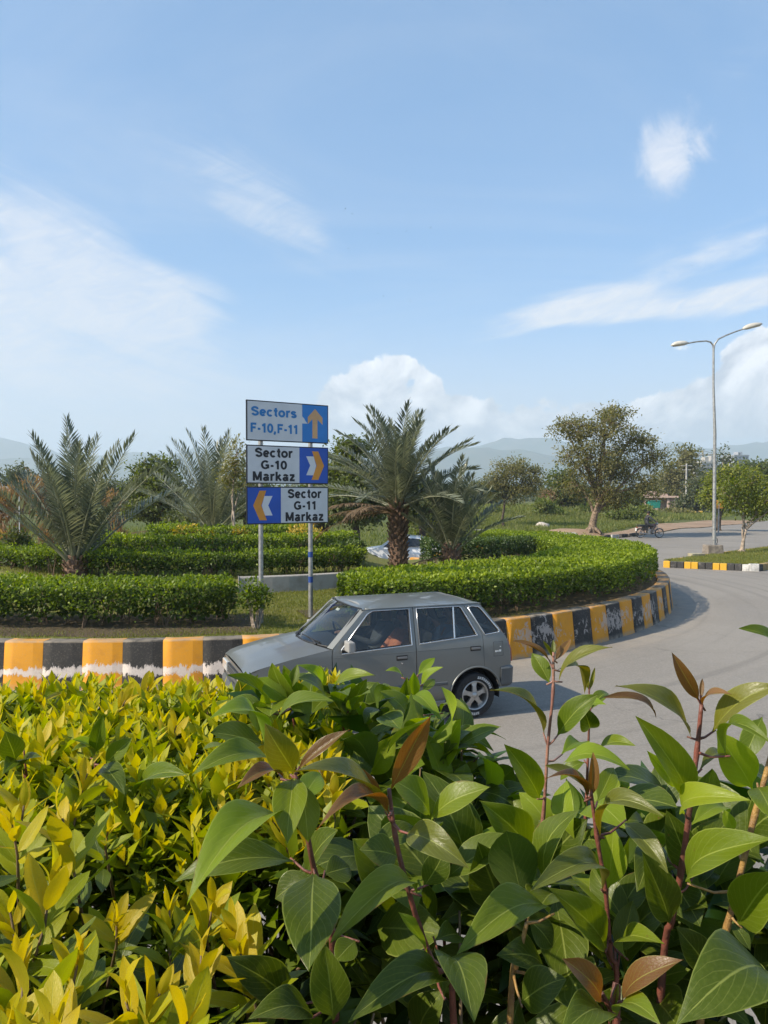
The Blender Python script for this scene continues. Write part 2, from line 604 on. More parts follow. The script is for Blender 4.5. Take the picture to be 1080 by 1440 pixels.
def asphalt_mat():
    m = bpy.data.materials.new('asphalt')
    m.use_nodes = True
    t = NT(m.node_tree)
    b = m.node_tree.nodes['Principled BSDF']
    g = t.node('ShaderNodeNewGeometry').outputs['Position']
    big = t.noise(g, 0.22, 4, 0.6, 0.4)
    # tyre polished lanes follow the circle
    s = t.sep(g)
    rx = t.m('ADD', s[0], 4.5); ry = t.m('SUBTRACT', s[1], 22.4)
    rad = t.m('SQRT', t.m('ADD', t.m('MULTIPLY', rx, rx), t.m('MULTIPLY', ry, ry)))
    ang = t.m('ARCTAN2', rx, ry)
    ring = t.noise(t.xyz(t.m('MULTIPLY', rad, 1.1), t.m('MULTIPLY', ang, 2.0), 0.0), 1.4, 3, 0.5)
    fine = t.noise(g, 38.0, 3, 0.7)
    grit = t.noise(g, 160.0, 2, 0.7)
    col = t.mix(t.smooth(big, 0.35, 0.7), (0.215, 0.192, 0.165), (0.262, 0.236, 0.204))
    col = t.mix(t.m('MULTIPLY', t.smooth(ring, 0.5, 0.72), 0.35), col, (0.165, 0.156, 0.148))
    col = t.mix(t.m('MULTIPLY', t.smooth(fine, 0.4, 0.7), 0.5), col, (0.34, 0.31, 0.275))
    col = t.mix(t.m('MULTIPLY', t.smooth(grit, 0.5, 0.72), 0.5), col, (0.10, 0.09, 0.08))
    trk = t.noise(t.xyz(t.m('MULTIPLY', rad, 2.6), t.m('MULTIPLY', ang, 0.9), 3.0), 1.0, 4, 0.6, 0.4)
    col = t.mix(t.m('MULTIPLY', t.smooth(trk, 0.50, 0.68), 0.42), col, (0.135, 0.122, 0.108))
    stain = t.noise(g, 0.85, 6, 0.7, 1.2)
    col = t.mix(t.m('MULTIPLY', t.smooth(stain, 0.60, 0.70), 0.45), col, (0.12, 0.108, 0.095))
    vor = t.node('ShaderNodeTexVoronoi', feature='DISTANCE_TO_EDGE')
    vor.inputs['Scale'].default_value = 0.28
    wv = t.node('ShaderNodeVectorMath', operation='ADD')
    wn = t.node('ShaderNodeTexNoise'); wn.inputs['Scale'].default_value = 1.4; wn.inputs['Detail'].default_value = 5
    t.l.new(g, wn.inputs['Vector'])
    sc_ = t.node('ShaderNodeVectorMath', operation='SCALE'); sc_.inputs['Scale'].default_value = 1.6
    t.l.new(wn.outputs['Color'], sc_.inputs[0])
    t.l.new(g, wv.inputs[0]); t.l.new(sc_.outputs[0], wv.inputs[1])
    t.l.new(wv.outputs[0], vor.inputs['Vector'])
    crack = t.m('MULTIPLY', t.m('SUBTRACT', 1.0, t.smooth(vor.outputs['Distance'], 0.0, 0.006)), t.smooth(t.noise(g, 0.35, 3, 0.5), 0.5, 0.62))
    col = t.mix(t.m('MULTIPLY', crack, 0.6), col, (0.06, 0.055, 0.05))
    # pale dust gathered along the kerb
    dust = t.m('MULTIPLY', t.m('SUBTRACT', 1.0, t.smooth(rad, 12.1, 13.3)), t.smooth(t.noise(g, 2.2, 4, 0.6), 0.3, 0.7))
    col = t.mix(t.m('MULTIPLY', dust, 0.55), col, (0.36, 0.30, 0.23))
    t.l.new(col, b.inputs['Base Color'])
    b.inputs['Roughness'].default_value = 0.85
    b.inputs['Specular IOR Level'].default_value = 0.3
    bn = t.node('ShaderNodeBump'); bn.inputs['Strength'].default_value = 0.5; bn.inputs['Distance'].default_value = 0.006
    t.l.new(t.noise(g, 90.0, 3, 0.7), bn.inputs['Height'])
    t.l.new(bn.outputs[0], b.inputs['Normal'])
    return m


def kerb_mat(name, rgb, dark):
    """weathered paint on cast concrete: a splashed whitewash line low down, chipped paint towards the shaded side of the island"""
    m = bpy.data.materials.new(name)
    m.use_nodes = True
    t = NT(m.node_tree)
    b = m.node_tree.nodes['Principled BSDF']
    g = t.node('ShaderNodeNewGeometry').outputs['Position']
    s = t.sep(g)
    grime = t.noise(g, 5.0, 5, 0.65)
    col = t.mix(t.m('MULTIPLY', t.smooth(grime, 0.4, 0.75), 0.45), rgb, dark)
    fine = t.noise(g, 45.0, 3, 0.6)
    col = t.mix(t.m('MULTIPLY', t.smooth(fine, 0.5, 0.8), 0.25), col, (0.32, 0.27, 0.2))
    # chips
    worn = t.smooth(s[0], 0.6, 2.2)
    mid = t.m('MULTIPLY', t.smooth(s[2], 0.02, 0.25), t.m('SUBTRACT', 1.0, t.smooth(s[2], 0.36, 0.6)))
    ch = t.noise(t.xyz(s[0], s[1], t.m('MULTIPLY', s[2], 0.7)), 11.0, 6, 0.72, 0.6)
    big = t.noise(g, 2.1, 3, 0.5)
    f = t.m('ADD', ch, t.m('ADD', t.m('MULTIPLY', mid, 0.13), t.m('MULTIPLY', t.m('SUBTRACT', big, 0.5), 0.55)))
    chips = t.m('MULTIPLY', t.smooth(f, 0.645, 0.685), worn)
    col = t.mix(t.m('MULTIPLY', chips, 0.7), col, t.mix(fine, (0.36, 0.31, 0.27), (0.52, 0.47, 0.43)))
    # splashed line on the sunny side
    sp = t.noise(t.xyz(t.m('MULTIPLY', s[0], 1.0), t.m('MULTIPLY', s[1], 1.0), t.m('MULTIPLY', s[2], 0.35)), 7.0, 8, 0.82, 0.3)
    slow = t.noise(g, 0.9, 2, 0.5)
    zz = t.m('ADD', t.m('ADD', s[2], t.m('MULTIPLY', t.m('SUBTRACT', sp, 0.5), 0.50)), t.m('MULTIPLY', t.m('SUBTRACT', slow, 0.5), 0.20))
    band = t.m('MULTIPLY', t.smooth(zz, 0.145, 0.16), t.m('SUBTRACT', 1.0, t.smooth(zz, 0.265, 0.28)))
    band = t.m('MULTIPLY', band, t.m('SUBTRACT', 1.0, t.smooth(s[0], -0.6, 0.6)))
    col = t.mix(t.m('MULTIPLY', band, 0.92), col, t.mix(fine, (0.5, 0.42, 0.36), (0.74, 0.66, 0.60)))
    # dust on the foot
    foot = t.m('MULTIPLY', t.m('SUBTRACT', 1.0, t.smooth(s[2], 0.0, 0.09)), t.smooth(grime, 0.3, 0.6))
    col = t.mix(t.m('MULTIPLY', foot, 0.7), col, (0.33, 0.28, 0.22))
    top = t.m('MULTIPLY', t.smooth(s[2], 0.60, 0.622), t.smooth(grime, 0.3, 0.55))
    col = t.mix(t.m('MULTIPLY', top, 0.6), col, (0.30, 0.25, 0.19))
    t.l.new(col, b.inputs['Base Color'])
    b.inputs['Roughness'].default_value = 0.75
    bn = t.node('ShaderNodeBump'); bn.inputs['Strength'].default_value = 0.5; bn.inputs['Distance'].default_value = 0.012
    t.l.new(t.m('ADD', t.m('MULTIPLY', chips, -0.6), t.m('ADD', t.m('MULTIPLY', band, 0.7), t.m('MULTIPLY', grime, 0.6))), bn.inputs['Height'])
    t.l.new(bn.outputs[0], b.inputs['Normal'])
    return m


def ground_mat(name, a, bcol, c, soil, amount=0.4, s1=0.25):
    m = bpy.data.materials.new(name)
    m.use_nodes = True
    t = NT(m.node_tree)
    b = m.node_tree.nodes['Principled BSDF']
    g = t.node('ShaderNodeNewGeometry').outputs['Position']
    n1 = t.noise(g, s1, 5, 0.6, 0.5)
    n2 = t.noise(g, 3.0, 5, 0.65)
    n3 = t.noise(g, 26.0, 3, 0.65)
    col = t.mix(t.smooth(n1, 0.36, 0.64), a, bcol)
    col = t.mix(t.m('MULTIPLY', t.smooth(n2, 0.4, 0.68), 0.6), col, c)
    col = t.mix(t.m('MULTIPLY', t.smooth(t.m('ADD', t.m('MULTIPLY', n2, 0.6), t.m('MULTIPLY', n1, 0.4)), 0.5, 0.66), amount), col, soil)
    col = t.mix(t.m('MULTIPLY', n3, 0.5), col, t.mix(0.6, col, (0.02, 0.025, 0.008)))
    t.l.new(col, b.inputs['Base Color'])
    b.inputs['Roughness'].default_value = 0.95
    b.inputs['Specular IOR Level'].default_value = 0.1
    bn = t.node('ShaderNodeBump'); bn.inputs['Strength'].default_value = 0.7; bn.inputs['Distance'].default_value = 0.05
    t.l.new(n3, bn.inputs['Height'])
    t.l.new(bn.outputs[0], b.inputs['Normal'])
    return m


M_ASPHALT = asphalt_mat()
M_GROUND = ground_mat('meadow_ground', (0.11, 0.135, 0.045), (0.14, 0.15, 0.055), (0.085, 0.11, 0.03), (0.22, 0.175, 0.11), 0.35, 0.07)
M_LAWN = ground_mat('lawn_ground', (0.17, 0.18, 0.05), (0.20, 0.185, 0.062), (0.13, 0.155, 0.035), (0.23, 0.17, 0.09), 0.5, 0.5)
M_SOIL = ground_mat('bare_earth', (0.38, 0.26, 0.18), (0.32, 0.22, 0.155), (0.42, 0.31, 0.22), (0.26, 0.18, 0.125), 0.5, 0.4)
M_DARKSOIL = ground_mat('bed_earth', (0.12, 0.09, 0.06), (0.09, 0.07, 0.045), (0.14, 0.11, 0.07), (0.07, 0.055, 0.035), 0.4, 0.8)
M_CONC = mat('concrete', (0.40, 0.385, 0.36), 0.85, var=0.22, scale=3.0, bump=0.4, bscale=30, co='World')
M_KYEL = kerb_mat('kerb_yellow', (0.64, 0.272, 0.007), (0.42, 0.165, 0.012))
M_KBLK = kerb_mat('kerb_black', (0.020, 0.0185, 0.017), (0.055, 0.047, 0.04))
M_GALV = mat('galvanised_steel', (0.36, 0.355, 0.34), 0.5, 0.6, var=0.2, scale=12, bump=0.1, bscale=60)
M_BARK = mat('bark', (0.20, 0.145, 0.10), 0.95, var=0.45, scale=9, bump=0.9, bscale=26)
M_BARKPALE = mat('pale_bark', (0.33, 0.26, 0.20), 0.9, var=0.35, scale=8, bump=0.7, bscale=30)
M_BARKDK = mat('dark_bark', (0.075, 0.055, 0.04), 0.95, var=0.4, scale=9, bump=0.8, bscale=26)
M_STEM = mat('hedge_stems', (0.16, 0.11, 0.07), 0.9, var=0.3, scale=20)
M_WHITE = mat('white_paint', (0.72, 0.72, 0.70), 0.5, var=0.1, scale=5)
M_BLACK = mat('black_plastic', (0.018, 0.018, 0.019), 0.5, var=0.2, scale=20)

HL = (0.030, 0.062, 0.009)
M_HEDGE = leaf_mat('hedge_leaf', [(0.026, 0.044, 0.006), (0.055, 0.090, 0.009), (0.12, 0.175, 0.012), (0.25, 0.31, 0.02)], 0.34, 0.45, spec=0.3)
M_HEDGEDK = leaf_mat('dark_hedge_leaf', [(0.022, 0.042, 0.008), (0.036, 0.068, 0.012), (0.06, 0.10, 0.018), (0.09, 0.135, 0.02)], 0.22, 0.5)
M_OLIVE = leaf_mat('olive_leaf', [(0.09, 0.09, 0.038), (0.14, 0.135, 0.058), (0.20, 0.185, 0.085), (0.27, 0.245, 0.115)], 0.40, 0.6, spec=0.25)
M_GREENTREE = leaf_mat('tree_leaf', [(0.045, 0.06, 0.016), (0.075, 0.098, 0.024), (0.11, 0.135, 0.03), (0.17, 0.18, 0.05)], 0.38, 0.5)
M_DKTREE = leaf_mat('dark_tree_leaf', [(0.04, 0.052, 0.022), (0.065, 0.08, 0.032), (0.09, 0.105, 0.042), (0.13, 0.13, 0.055)], 0.35, 0.6)
M_YELGREEN = leaf_mat('yellowgreen_leaf', [(0.08, 0.11, 0.012), (0.13, 0.16, 0.016), (0.18, 0.20, 0.02), (0.26, 0.24, 0.02)], 0.35, 0.5)
M_GOLDFAR = leaf_mat('far_golden_leaf', [(0.20, 0.16, 0.03), (0.36, 0.26, 0.035), (0.48, 0.34, 0.04), (0.55, 0.42, 0.08)], 0.3, 0.5)
M_GRASS = leaf_mat('grass_blade', [(0.08, 0.10, 0.017), (0.13, 0.155, 0.026), (0.19, 0.195, 0.04), (0.25, 0.22, 0.07)], 0.35, 0.6)
M_WEED = leaf_mat('weed_blade', [(0.085, 0.115, 0.03), (0.13, 0.16, 0.045), (0.18, 0.20, 0.06), (0.25, 0.235, 0.09)], 0.4, 0.6)
M_DRY = leaf_mat('dry_weed', [(0.16, 0.09, 0.05), (0.24, 0.14, 0.08), (0.30, 0.19, 0.11), (0.36, 0.25, 0.15)], 0.3, 0.8)
M_FROND = leaf_mat('palm_leaflet', [(0.080, 0.094, 0.066), (0.125, 0.14, 0.098), (0.185, 0.20, 0.142), (0.29, 0.295, 0.20)], 0.24, 0.36, tcol=(1.0, 1.0, 0.78))
M_FRONDDRY = leaf_mat('dry_palm_leaflet', [(0.085, 0.058, 0.034), (0.125, 0.082, 0.046), (0.17, 0.115, 0.065), (0.21, 0.15, 0.09)], 0.25, 0.7)


# ------------------------------------------------------------------ the setting
CX, CY, CR = -4.5, 22.4, 12.1          # the roundabout island
KH = 0.63                              # kerb height


def build_ground():
    def axis(lo, hi, a, b, step):
        v = list(np.arange(a, b + 1e-6, step))
        s = step
        x = b
        while x < hi:
            s *= 1.35
            x += s
            v.append(min(x, hi))
        s = step
        x = a
        pre = []
        while x > lo:
            s *= 1.35
            x -= s
            pre.append(max(x, lo))
        return np.array(pre[::-1] + v)
    xs = axis(-5200, 5200, -45, 70, 1.0)
    ys = axis(-3000, 6000, -4, 120, 1.0)
    V = [(x, y, terrain(x, y) - 0.04) for y in ys for x in xs]
    nx = len(xs)
    i = np.arange((len(ys) - 1) * nx).reshape(-1, nx)[:, :-1].ravel()
    fs = np.stack([i, i + 1, i + nx + 1, i + nx], 1)
    me = mesh_np('ground', V, fs, M_GROUND, True)
    tag(link('ground', me), kind='structure')


build_ground()

ROAD = [(-45, 2.3), (46, 2.3), (46, 38), (84, 80), (64, 112), (23.5, 60), (15.2, 48.2), (12.2, 45.2), (6, 44.6), (-2, 46), (-12, 44), (-22, 38), (-45, 36)]
tag(poly_sheet('road', ROAD, 1.0, terrain, M_ASPHALT, -0.012), kind='structure')


def arc_pts(r, a0, a1, n):
    return [(CX + r * math.sin(R(a0 + (a1 - a0) * i / n)), CY - r * math.cos(R(a0 + (a1 - a0) * i / n))) for i in range(n + 1)]


def far_drop(x, y):
    """the land falls away behind the middle of the island"""
    return -1.0 * sstep((y - 23.8) / 8.5) * sstep((4.5 - x) / 5)


def island_h(x, y):
    r = math.hypot(x - CX, y - CY)
    if r > 6.4: return 0.56 + far_drop(x, y) + 0.02 * noise.noise((x * 1.3, y * 1.3, 0))
    k = sstep((0.3 - x) / 1.4)
    return (0.56 + far_drop(x, y)) * (1 - k) + (0.82 + 0.34 * sstep((5.2 - r) / 4.5)) * k


def build_island():
    n, rr = 96, [0, 1, 2, 3, 4, 5, 5.6, 6.2, 6.38, 6.42, 7, 8, 9, 9.6, 10.2, 10.8, 11.3, 11.72]
    V, f = [], []
    for r in rr:
        for k in range(n):
            a = 2 * math.pi * k / n
            x, y = CX + r * math.sin(a), CY - r * math.cos(a)
            V.append((x, y, island_h(x, y)))
    for i in range(len(rr) - 1):
        for k in range(n):
            k2 = (k + 1) % n
            f.append((i * n + k, i * n + k2, (i + 1) * n + k2, (i + 1) * n + k))
    tag(link('island_lawn', mesh_np('island_lawn', V, f, M_LAWN, True)), kind='structure')


build_island()


def bed(name, r0, r1, a0, a1):
    n = max(6, int((a1 - a0) / 3))
    V, f = [], []
    for i in range(n + 1):
        a = R(a0 + (a1 - a0) * i / n)
        for k in range(5):
            q = k / 4
            r = r0 + (r1 - r0) * q + 0.10 * noise.noise((i * 0.9, k * 1.0, r0)) * (1 if k in (0, 4) else 0)
            r = min(r, 11.73)
            x, y = CX + r * math.sin(a), CY - r * math.cos(a)
            V.append((x, y, island_h(x, y) + (0.006 if k in (0, 4) else 0.035 + 0.02 * noise.noise((x * 3, y * 3, 1)))))
    for i in range(n):
        for k in range(4):
            f.append((i * 5 + k, (i + 1) * 5 + k, (i + 1) * 5 + k + 1, i * 5 + k + 1))
    tag(link(name, mesh_np(name, V, f, M_DARKSOIL, True)), kind='structure')


bed('planting_bed', 9.3, 11.3, -44, 13.5)
bed('planting_bed', 9.2, 11.73, 18.5, 130)


def kerb_block_mesh(name, width, mt, seed):
    """one cast block of the island kerb, bowed to the circle and battered"""
    rnd = random.Random(seed)
    prof = [(CR, -0.03), (CR - 0.02, 0.05), (CR - 0.085, KH - 0.022), (CR - 0.093, KH - 0.006), (CR - 0.11, KH), (CR - 0.34, KH - 0.008), (CR - 0.365, KH - 0.03), (CR - 0.37, 0.4)]
    n = 4
    bm = bmesh.new()
    rows = []
    for i in range(n + 1):
        a = -width / 2 + width * i / n
        row = []
        for r, z in prof:
            j = 0.004
            rq = r + rnd.uniform(-j, j)
            if i in (0, n): rq -= 0.006
            row.append(bm.verts.new((rq * math.sin(a), -rq * math.cos(a), z + rnd.uniform(-j, j) * 0.6)))
        rows.append(row)
    for i in range(n):
        for k in range(len(prof) - 1):
            bm.faces.new((rows[i][k], rows[i + 1][k], rows[i + 1][k + 1], rows[i][k + 1]))
    for row in (rows[0], rows[-1]):
        bm.faces.new(row)
    bmesh.ops.recalc_face_normals(bm, faces=bm.faces)
    me = bpy.data.meshes.new(name)
    bm.to_mesh(me); bm.free()
    me.materials.append(mt)
    for p in me.polygons: p.use_smooth = len(p.vertices) == 4 and p.index < n * 4
    return me


def build_kerb():
    root = thing('kerb', 'tall kerb round the roundabout, painted in yellow and black blocks', 'kerb', (CX, CY, 0))
    root['kind'] = 'structure'
    if 'category' in root: del root['category']
    N = 142
    w = 2 * math.pi / N
    var = {c: [kerb_block_mesh('kerb_block', w - 0.0002, m, 10 * i + s) for s in range(3)] for i, (c, m) in enumerate((('b', M_KBLK), ('y', M_KYEL)))}
    a0 = R(-0.5)
    for k in range(N):
        c = 'b' if k % 2 == 0 else 'y'
        o = link('kerb_block', var[c][k % 3], root)
        aa = a0 + (k + 0.5) * w
        o.rotation_euler = (0, 0, aa)
        o.location = (0, 0, far_drop(CX + CR * math.sin(aa), CY - CR * math.cos(aa)))


build_kerb()


def ring_solid(name, r0, r1, z0, z1, a0, a1, mt, parent=None, n=None, bev=0.0):
    n = n or max(4, int(abs(a1 - a0) / 3))
    mb = MB()
    vs = []
    for i in range(n + 1):
        a = R(a0 + (a1 - a0) * i / n)
        for r, z in ((r1, z0), (r1, z1), (r0, z1), (r0, z0)):
            vs.append((CX + r * math.sin(a), CY - r * math.cos(a), z))
    fs = []
    for i in range(n):
        for k in range(4):
            k2 = (k + 1) % 4
            fs.append((i * 4 + k, (i + 1) * 4 + k, (i + 1) * 4 + k2, i * 4 + k2))
    fs += [(3, 2, 1, 0), tuple(n * 4 + k for k in range(4))]
    mb.add(vs, fs)
    return mb.obj(name, mt, parent, bevel=bev)


M_WALL = mat('old_whitewash', (0.36, 0.34, 0.315), 0.9, rgb2=(0.24, 0.215, 0.185), scale=2.2, lo=0.45, hi=0.75, bump=0.5, bscale=24, co='World')
wall = ring_solid('low_wall', 6.32, 6.55, 0.5, 0.90, 13, 47, M_WALL, bev=0.02)
tag(wall, 'low curved whitewashed wall behind the two sign posts', 'wall')

# verge where the photographer stands, behind the shrubs
vb = MB()
prof = [(-6.0, -0.2), (-6.0, 1.2), (1.80, 1.16), (1.98, 1.12), (2.0, 0.05), (2.0, -0.2)]
vs = []
for x in (-30, 30):
    vs += [(x, y, z) for y, z in prof]
n = len(prof)
vb.add(vs, [(k, k + n, (k + 1) % n + n, (k + 1) % n) for k in range(n)] + [tuple(range(n)), tuple(range(2 * n - 1, n - 1, -1))])
tag(vb.obj('verge', M_DARKSOIL), kind='structure')

# median of the road that leaves to the right
MED = [(10.15, 28.0), (12.62, 26.60), (12.95, 26.55), (13.2, 26.8), (38.0, 51.6), (34.4, 52.8), (10.7, 29.1)]
MZ = 0.2


def inset(poly, d):
    out = []
    n = len(poly)
    for i in range(n):
        p0, p1, p2 = Vector(poly[i - 1]), Vector(poly[i]), Vector(poly[(i + 1) % n])
        e1 = (p1 - p0).normalized(); e2 = (p2 - p1).normalized()
        n1 = Vector((-e1.y, e1.x)); n2 = Vector((-e2.y, e2.x))
        b = (n1 + n2).normalized()
        out.append(tuple(p1 + b * (d / max(0.4, b.dot(n1)))))
    return out


tag(poly_sheet('median_lawn', inset(MED, 0.17), 1.0, lambda x, y: MZ + 0.03 * noise.noise((x * 0.8, y * 0.8, 3)), M_LAWN), kind='structure')


M_SKY_ = mat('chalk_kerb', (0.55, 0.53, 0.50), 0.85, var=0.25, scale=8, bump=0.4)
M_MYEL = mat('median_yellow', (0.66, 0.36, 0.025), 0.75, rgb2=(0.42, 0.27, 0.10), scale=5, lo=0.5, hi=0.8, bump=0.4, co='World')
M_MYELDIM = mat('median_yellow_dull', (0.36, 0.25, 0.09), 0.8, rgb2=(0.20, 0.15, 0.09), scale=5, lo=0.4, hi=0.75, bump=0.4, co='World')  # duller, browner yellow for a few of the kerb stones
M_MBLK = mat('median_black', (0.045, 0.043, 0.042), 0.8, rgb2=(0.20, 0.185, 0.17), scale=6, lo=0.5, hi=0.8, bump=0.4, co='World')


def build_median_kerb():
    root = thing('kerb', 'yellow and black kerb stones along the tip of the grass median', 'kerb', (0, 0, 0))
    root['kind'] = 'structure'
    del root['category']

    def run(a, b, n, mats, h=0.225, w=0.17):
        a = Vector(a); b = Vector(b)
        d = (b - a); L = d.length; d.normalize()
        nrm = Vector((-d.y, d.x))
        for k in range(n):
            mb = MB()
            l = L / n - 0.018
            mb.box((0, 0, h / 2 - 0.05), (l, w, h + 0.1))
            o = mb.obj('kerb_stone', mats[k % len(mats)], root, bevel=0.02)
            c = a + d * (L * (k + 0.5) / n) + nrm * (w / 2)
            o.location = (c.x, c.y, random.uniform(-0.012, 0.008))
            o.rotation_euler = (random.uniform(-0.03, 0.03), 0, math.atan2(d.y, d.x) + random.uniform(-0.02, 0.02))
    Y, B, W, D = M_MYEL, M_MBLK, M_SKY_, M_MYELDIM
    run(MED[0], MED[1], 12, [Y, B, B, Y, Y, B, B, Y, Y, B, B, W])
    run(MED[1], MED[2], 1, [W], 0.24)
    run(MED[2], MED[3], 1, [B])
    run(MED[3], (14.6, 28.2), 6, [D, D, B, B, Y, Y])
    run((14.6, 28.2), MED[4], 60, [B, B, Y, Y], 0.2)
    run(MED[5], MED[6], 56, [B, B, Y, Y], 0.2)
    run(MED[6], MED[0], 3, [B, B, Y], 0.22)


build_median_kerb()

# bare earth round the big tree and along the far edge of the road
EARTH = [(8.3, 46.1), (12.4, 45.5), (15.3, 48.6), (23.6, 60.4), (40, 80.6), (36, 83), (28, 74), (22.5, 66.5), (18.5, 58.5), (15.5, 54.2), (10.8, 53.2), (8.2, 51.0)]


def earth_h(x, y):
    q = math.hypot((x - 11.9) / 2.5, (y - 49.3) / 2.1)
    return terrain(x, y) + 0.45 * sstep(1.25 - q) + 0.05 * abs(noise.noise((x * 0.9, y * 0.9, 5))) + 0.012


tag(poly_sheet('bare_earth', EARTH, 0.6, earth_h, M_SOIL), kind='structure')

# hills beyond the city
M_HILL = mat('wooded_hillside', (0.045, 0.062, 0.030), 0.95, rgb2=(0.085, 0.085, 0.05), scale=0.012, lo=0.4, hi=0.65, co='World', spec=0.1)


def build_hills(name, y0, depth, prof, label, seed, rough):
    xs = np.linspace(-4200, 4200, 211)
    ys = np.linspace(0, 1, 26)
    V = []
    for v in ys:
        for x in xs:
            y = y0 + depth * v + 200 * noise.noise((x * 0.0008, seed, 0))
            px = 540 + x / y * F
            top = np.interp(px, [p[0] for p in prof], [p[1] for p in prof])
            hgt = (HOR - top) / F * (y0 + depth * 0.75)
            k = sstep(min(1, v / 0.75)) if v < 0.75 else 1 - 0.4 * sstep((v - 0.75) / 0.25)
            rg = noise.fractal((x * 0.0032, y * 0.0022, seed), 0.9, 2.1, 6)
            gl = abs(noise.noise((x * 0.0045 + 0.6 * noise.noise((x * 0.004, y * 0.004, 2)), y * 0.0012, seed + 4)))
            z = hgt * k * (1 + rough * rg * 0.30 - 0.30 * (1 - gl * 2.0) * (1 - v) * 0.8) - 12 * (1 - k)
            V.append((x, y, z - 2))
    nx = len(xs)
    i = np.arange((len(ys) - 1) * nx).reshape(-1, nx)[:, :-1].ravel()
    f = np.stack([i, i + 1, i + nx + 1, i + nx], 1)
    tag(link(name, mesh_np(name, V, f, M_HILL, True)), label, kind='structure')


build_hills('hills', 2300, 900, [(-900, 650), (-300, 640), (0, 640), (120, 650), (230, 645), (330, 652), (470, 648), (600, 640), (690, 634), (800, 640), (900, 648), (980, 644), (1100, 646), (1500, 640), (2400, 640)], 'wooded foothills in blue haze', 3.1, 0.8)
build_hills('hills', 3200, 1000, [(-900, 640), (-200, 610), (0, 618), (40, 623), (110, 640), (200, 634), (300, 628), (420, 632), (560, 634), (640, 628), (700, 624), (770, 618), (830, 624), (900, 630), (960, 624), (1000, 628), (1060, 618), (1200, 622), (2400, 630)], 'higher ridge fading to blue behind the foothills', 8.7, 0.55)


def build_haze():
    mb = MB()
    mb.box((0, 1400, 176), (11000, 7600, 356))
    o = mb.mesh('haze', fix=True)
    ob = link('haze', o)
    m = bpy.data.materials.new('haze')
    m.use_nodes = True
    t = NT(m.node_tree)
    m.node_tree.nodes.clear()
    v = t.node('ShaderNodeVolumePrincipled')
    v.inputs['Color'].default_value = (0.74, 0.87, 1.0, 1)
    v.inputs['Density'].default_value = 0.00036
    v.inputs['Anisotropy'].default_value = 0.1
    out = t.node('ShaderNodeOutputMaterial')
    t.l.new(v.outputs[0], out.inputs['Volume'])
    o.materials.append(m)
    tag(ob, 'pale blue haze in the air over the whole view', kind='stuff')


build_haze()


# ------------------------------------------------------------------ vegetation
def unit(v):
    return v / np.maximum(1e-9, np.linalg.norm(v, axis=-1, keepdims=True))


def rand_unit(n, rng=None):
    rng = rng or RNG
    return unit(rng.normal(size=(n, 3)))


def leaf_cloud(P, D, N, L, W, tone, fold=0.18, droop=0.12):
    """many folded leaves as arrays: base P, direction D, face normal N"""
    n = len(P)
    D = unit(D)
    S = unit(np.cross(D, N))
    N = np.cross(S, D)
    L = np.broadcast_to(np.asarray(L, dtype=float), (n,))[:, None]
    W = np.broadcast_to(np.asarray(W, dtype=float), (n,))[:, None]
    b = P
    c = P + D * L * 0.5 + N * L * droop * 0.35
    l = P + D * L * 0.45 - S * W * 0.5 + N * W * fold
    r = P + D * L * 0.45 + S * W * 0.5 + N * W * fold
    t = P + D * L - N * L * droop
    V = np.stack([b, l, r, t, c], 1).reshape(-1, 3)
    i = np.arange(n)[:, None, None] * 5
    f = (np.array([[0, 2, 4], [0, 4, 1], [4, 2, 3], [1, 4, 3]])[None] + i).reshape(-1, 3)
    return V, f, np.repeat(tone, 5)


def join_clouds(cl):
    o = 0
    Vs, Fs, Ts = [], [], []
    for V, f, t in cl:
        Vs.append(V); Fs.append(f + o); Ts.append(t)
        o += len(V)
    return np.concatenate(Vs), np.concatenate(Fs), np.concatenate(Ts)


def cloud_obj(name, cl, mt, parent=None, stuff=True):
    V, f, t = join_clouds(cl) if isinstance(cl, list) else cl
    o = link(name, mesh_np(name, V, f, mt, False, {'tone': np.clip(t, 0, 1)}), parent)
    if stuff: o['kind'] = 'stuff'
    return o


def sn(P, s, seed=0.0):
    """cheap smooth noise for arrays"""
    x, y, z = P[:, 0] * s + seed, P[:, 1] * s + seed * 1.7, P[:, 2] * s - seed
    return (np.sin(x * 1.3 + np.sin(y * 1.7)) + np.sin(y * 1.9 + np.sin(z * 1.3 + 1)) + np.sin(z * 2.1 + np.sin(x * 1.1 + 2)) + np.sin(x * 2.9 + y * 2.3) * 0.6) / 3.6


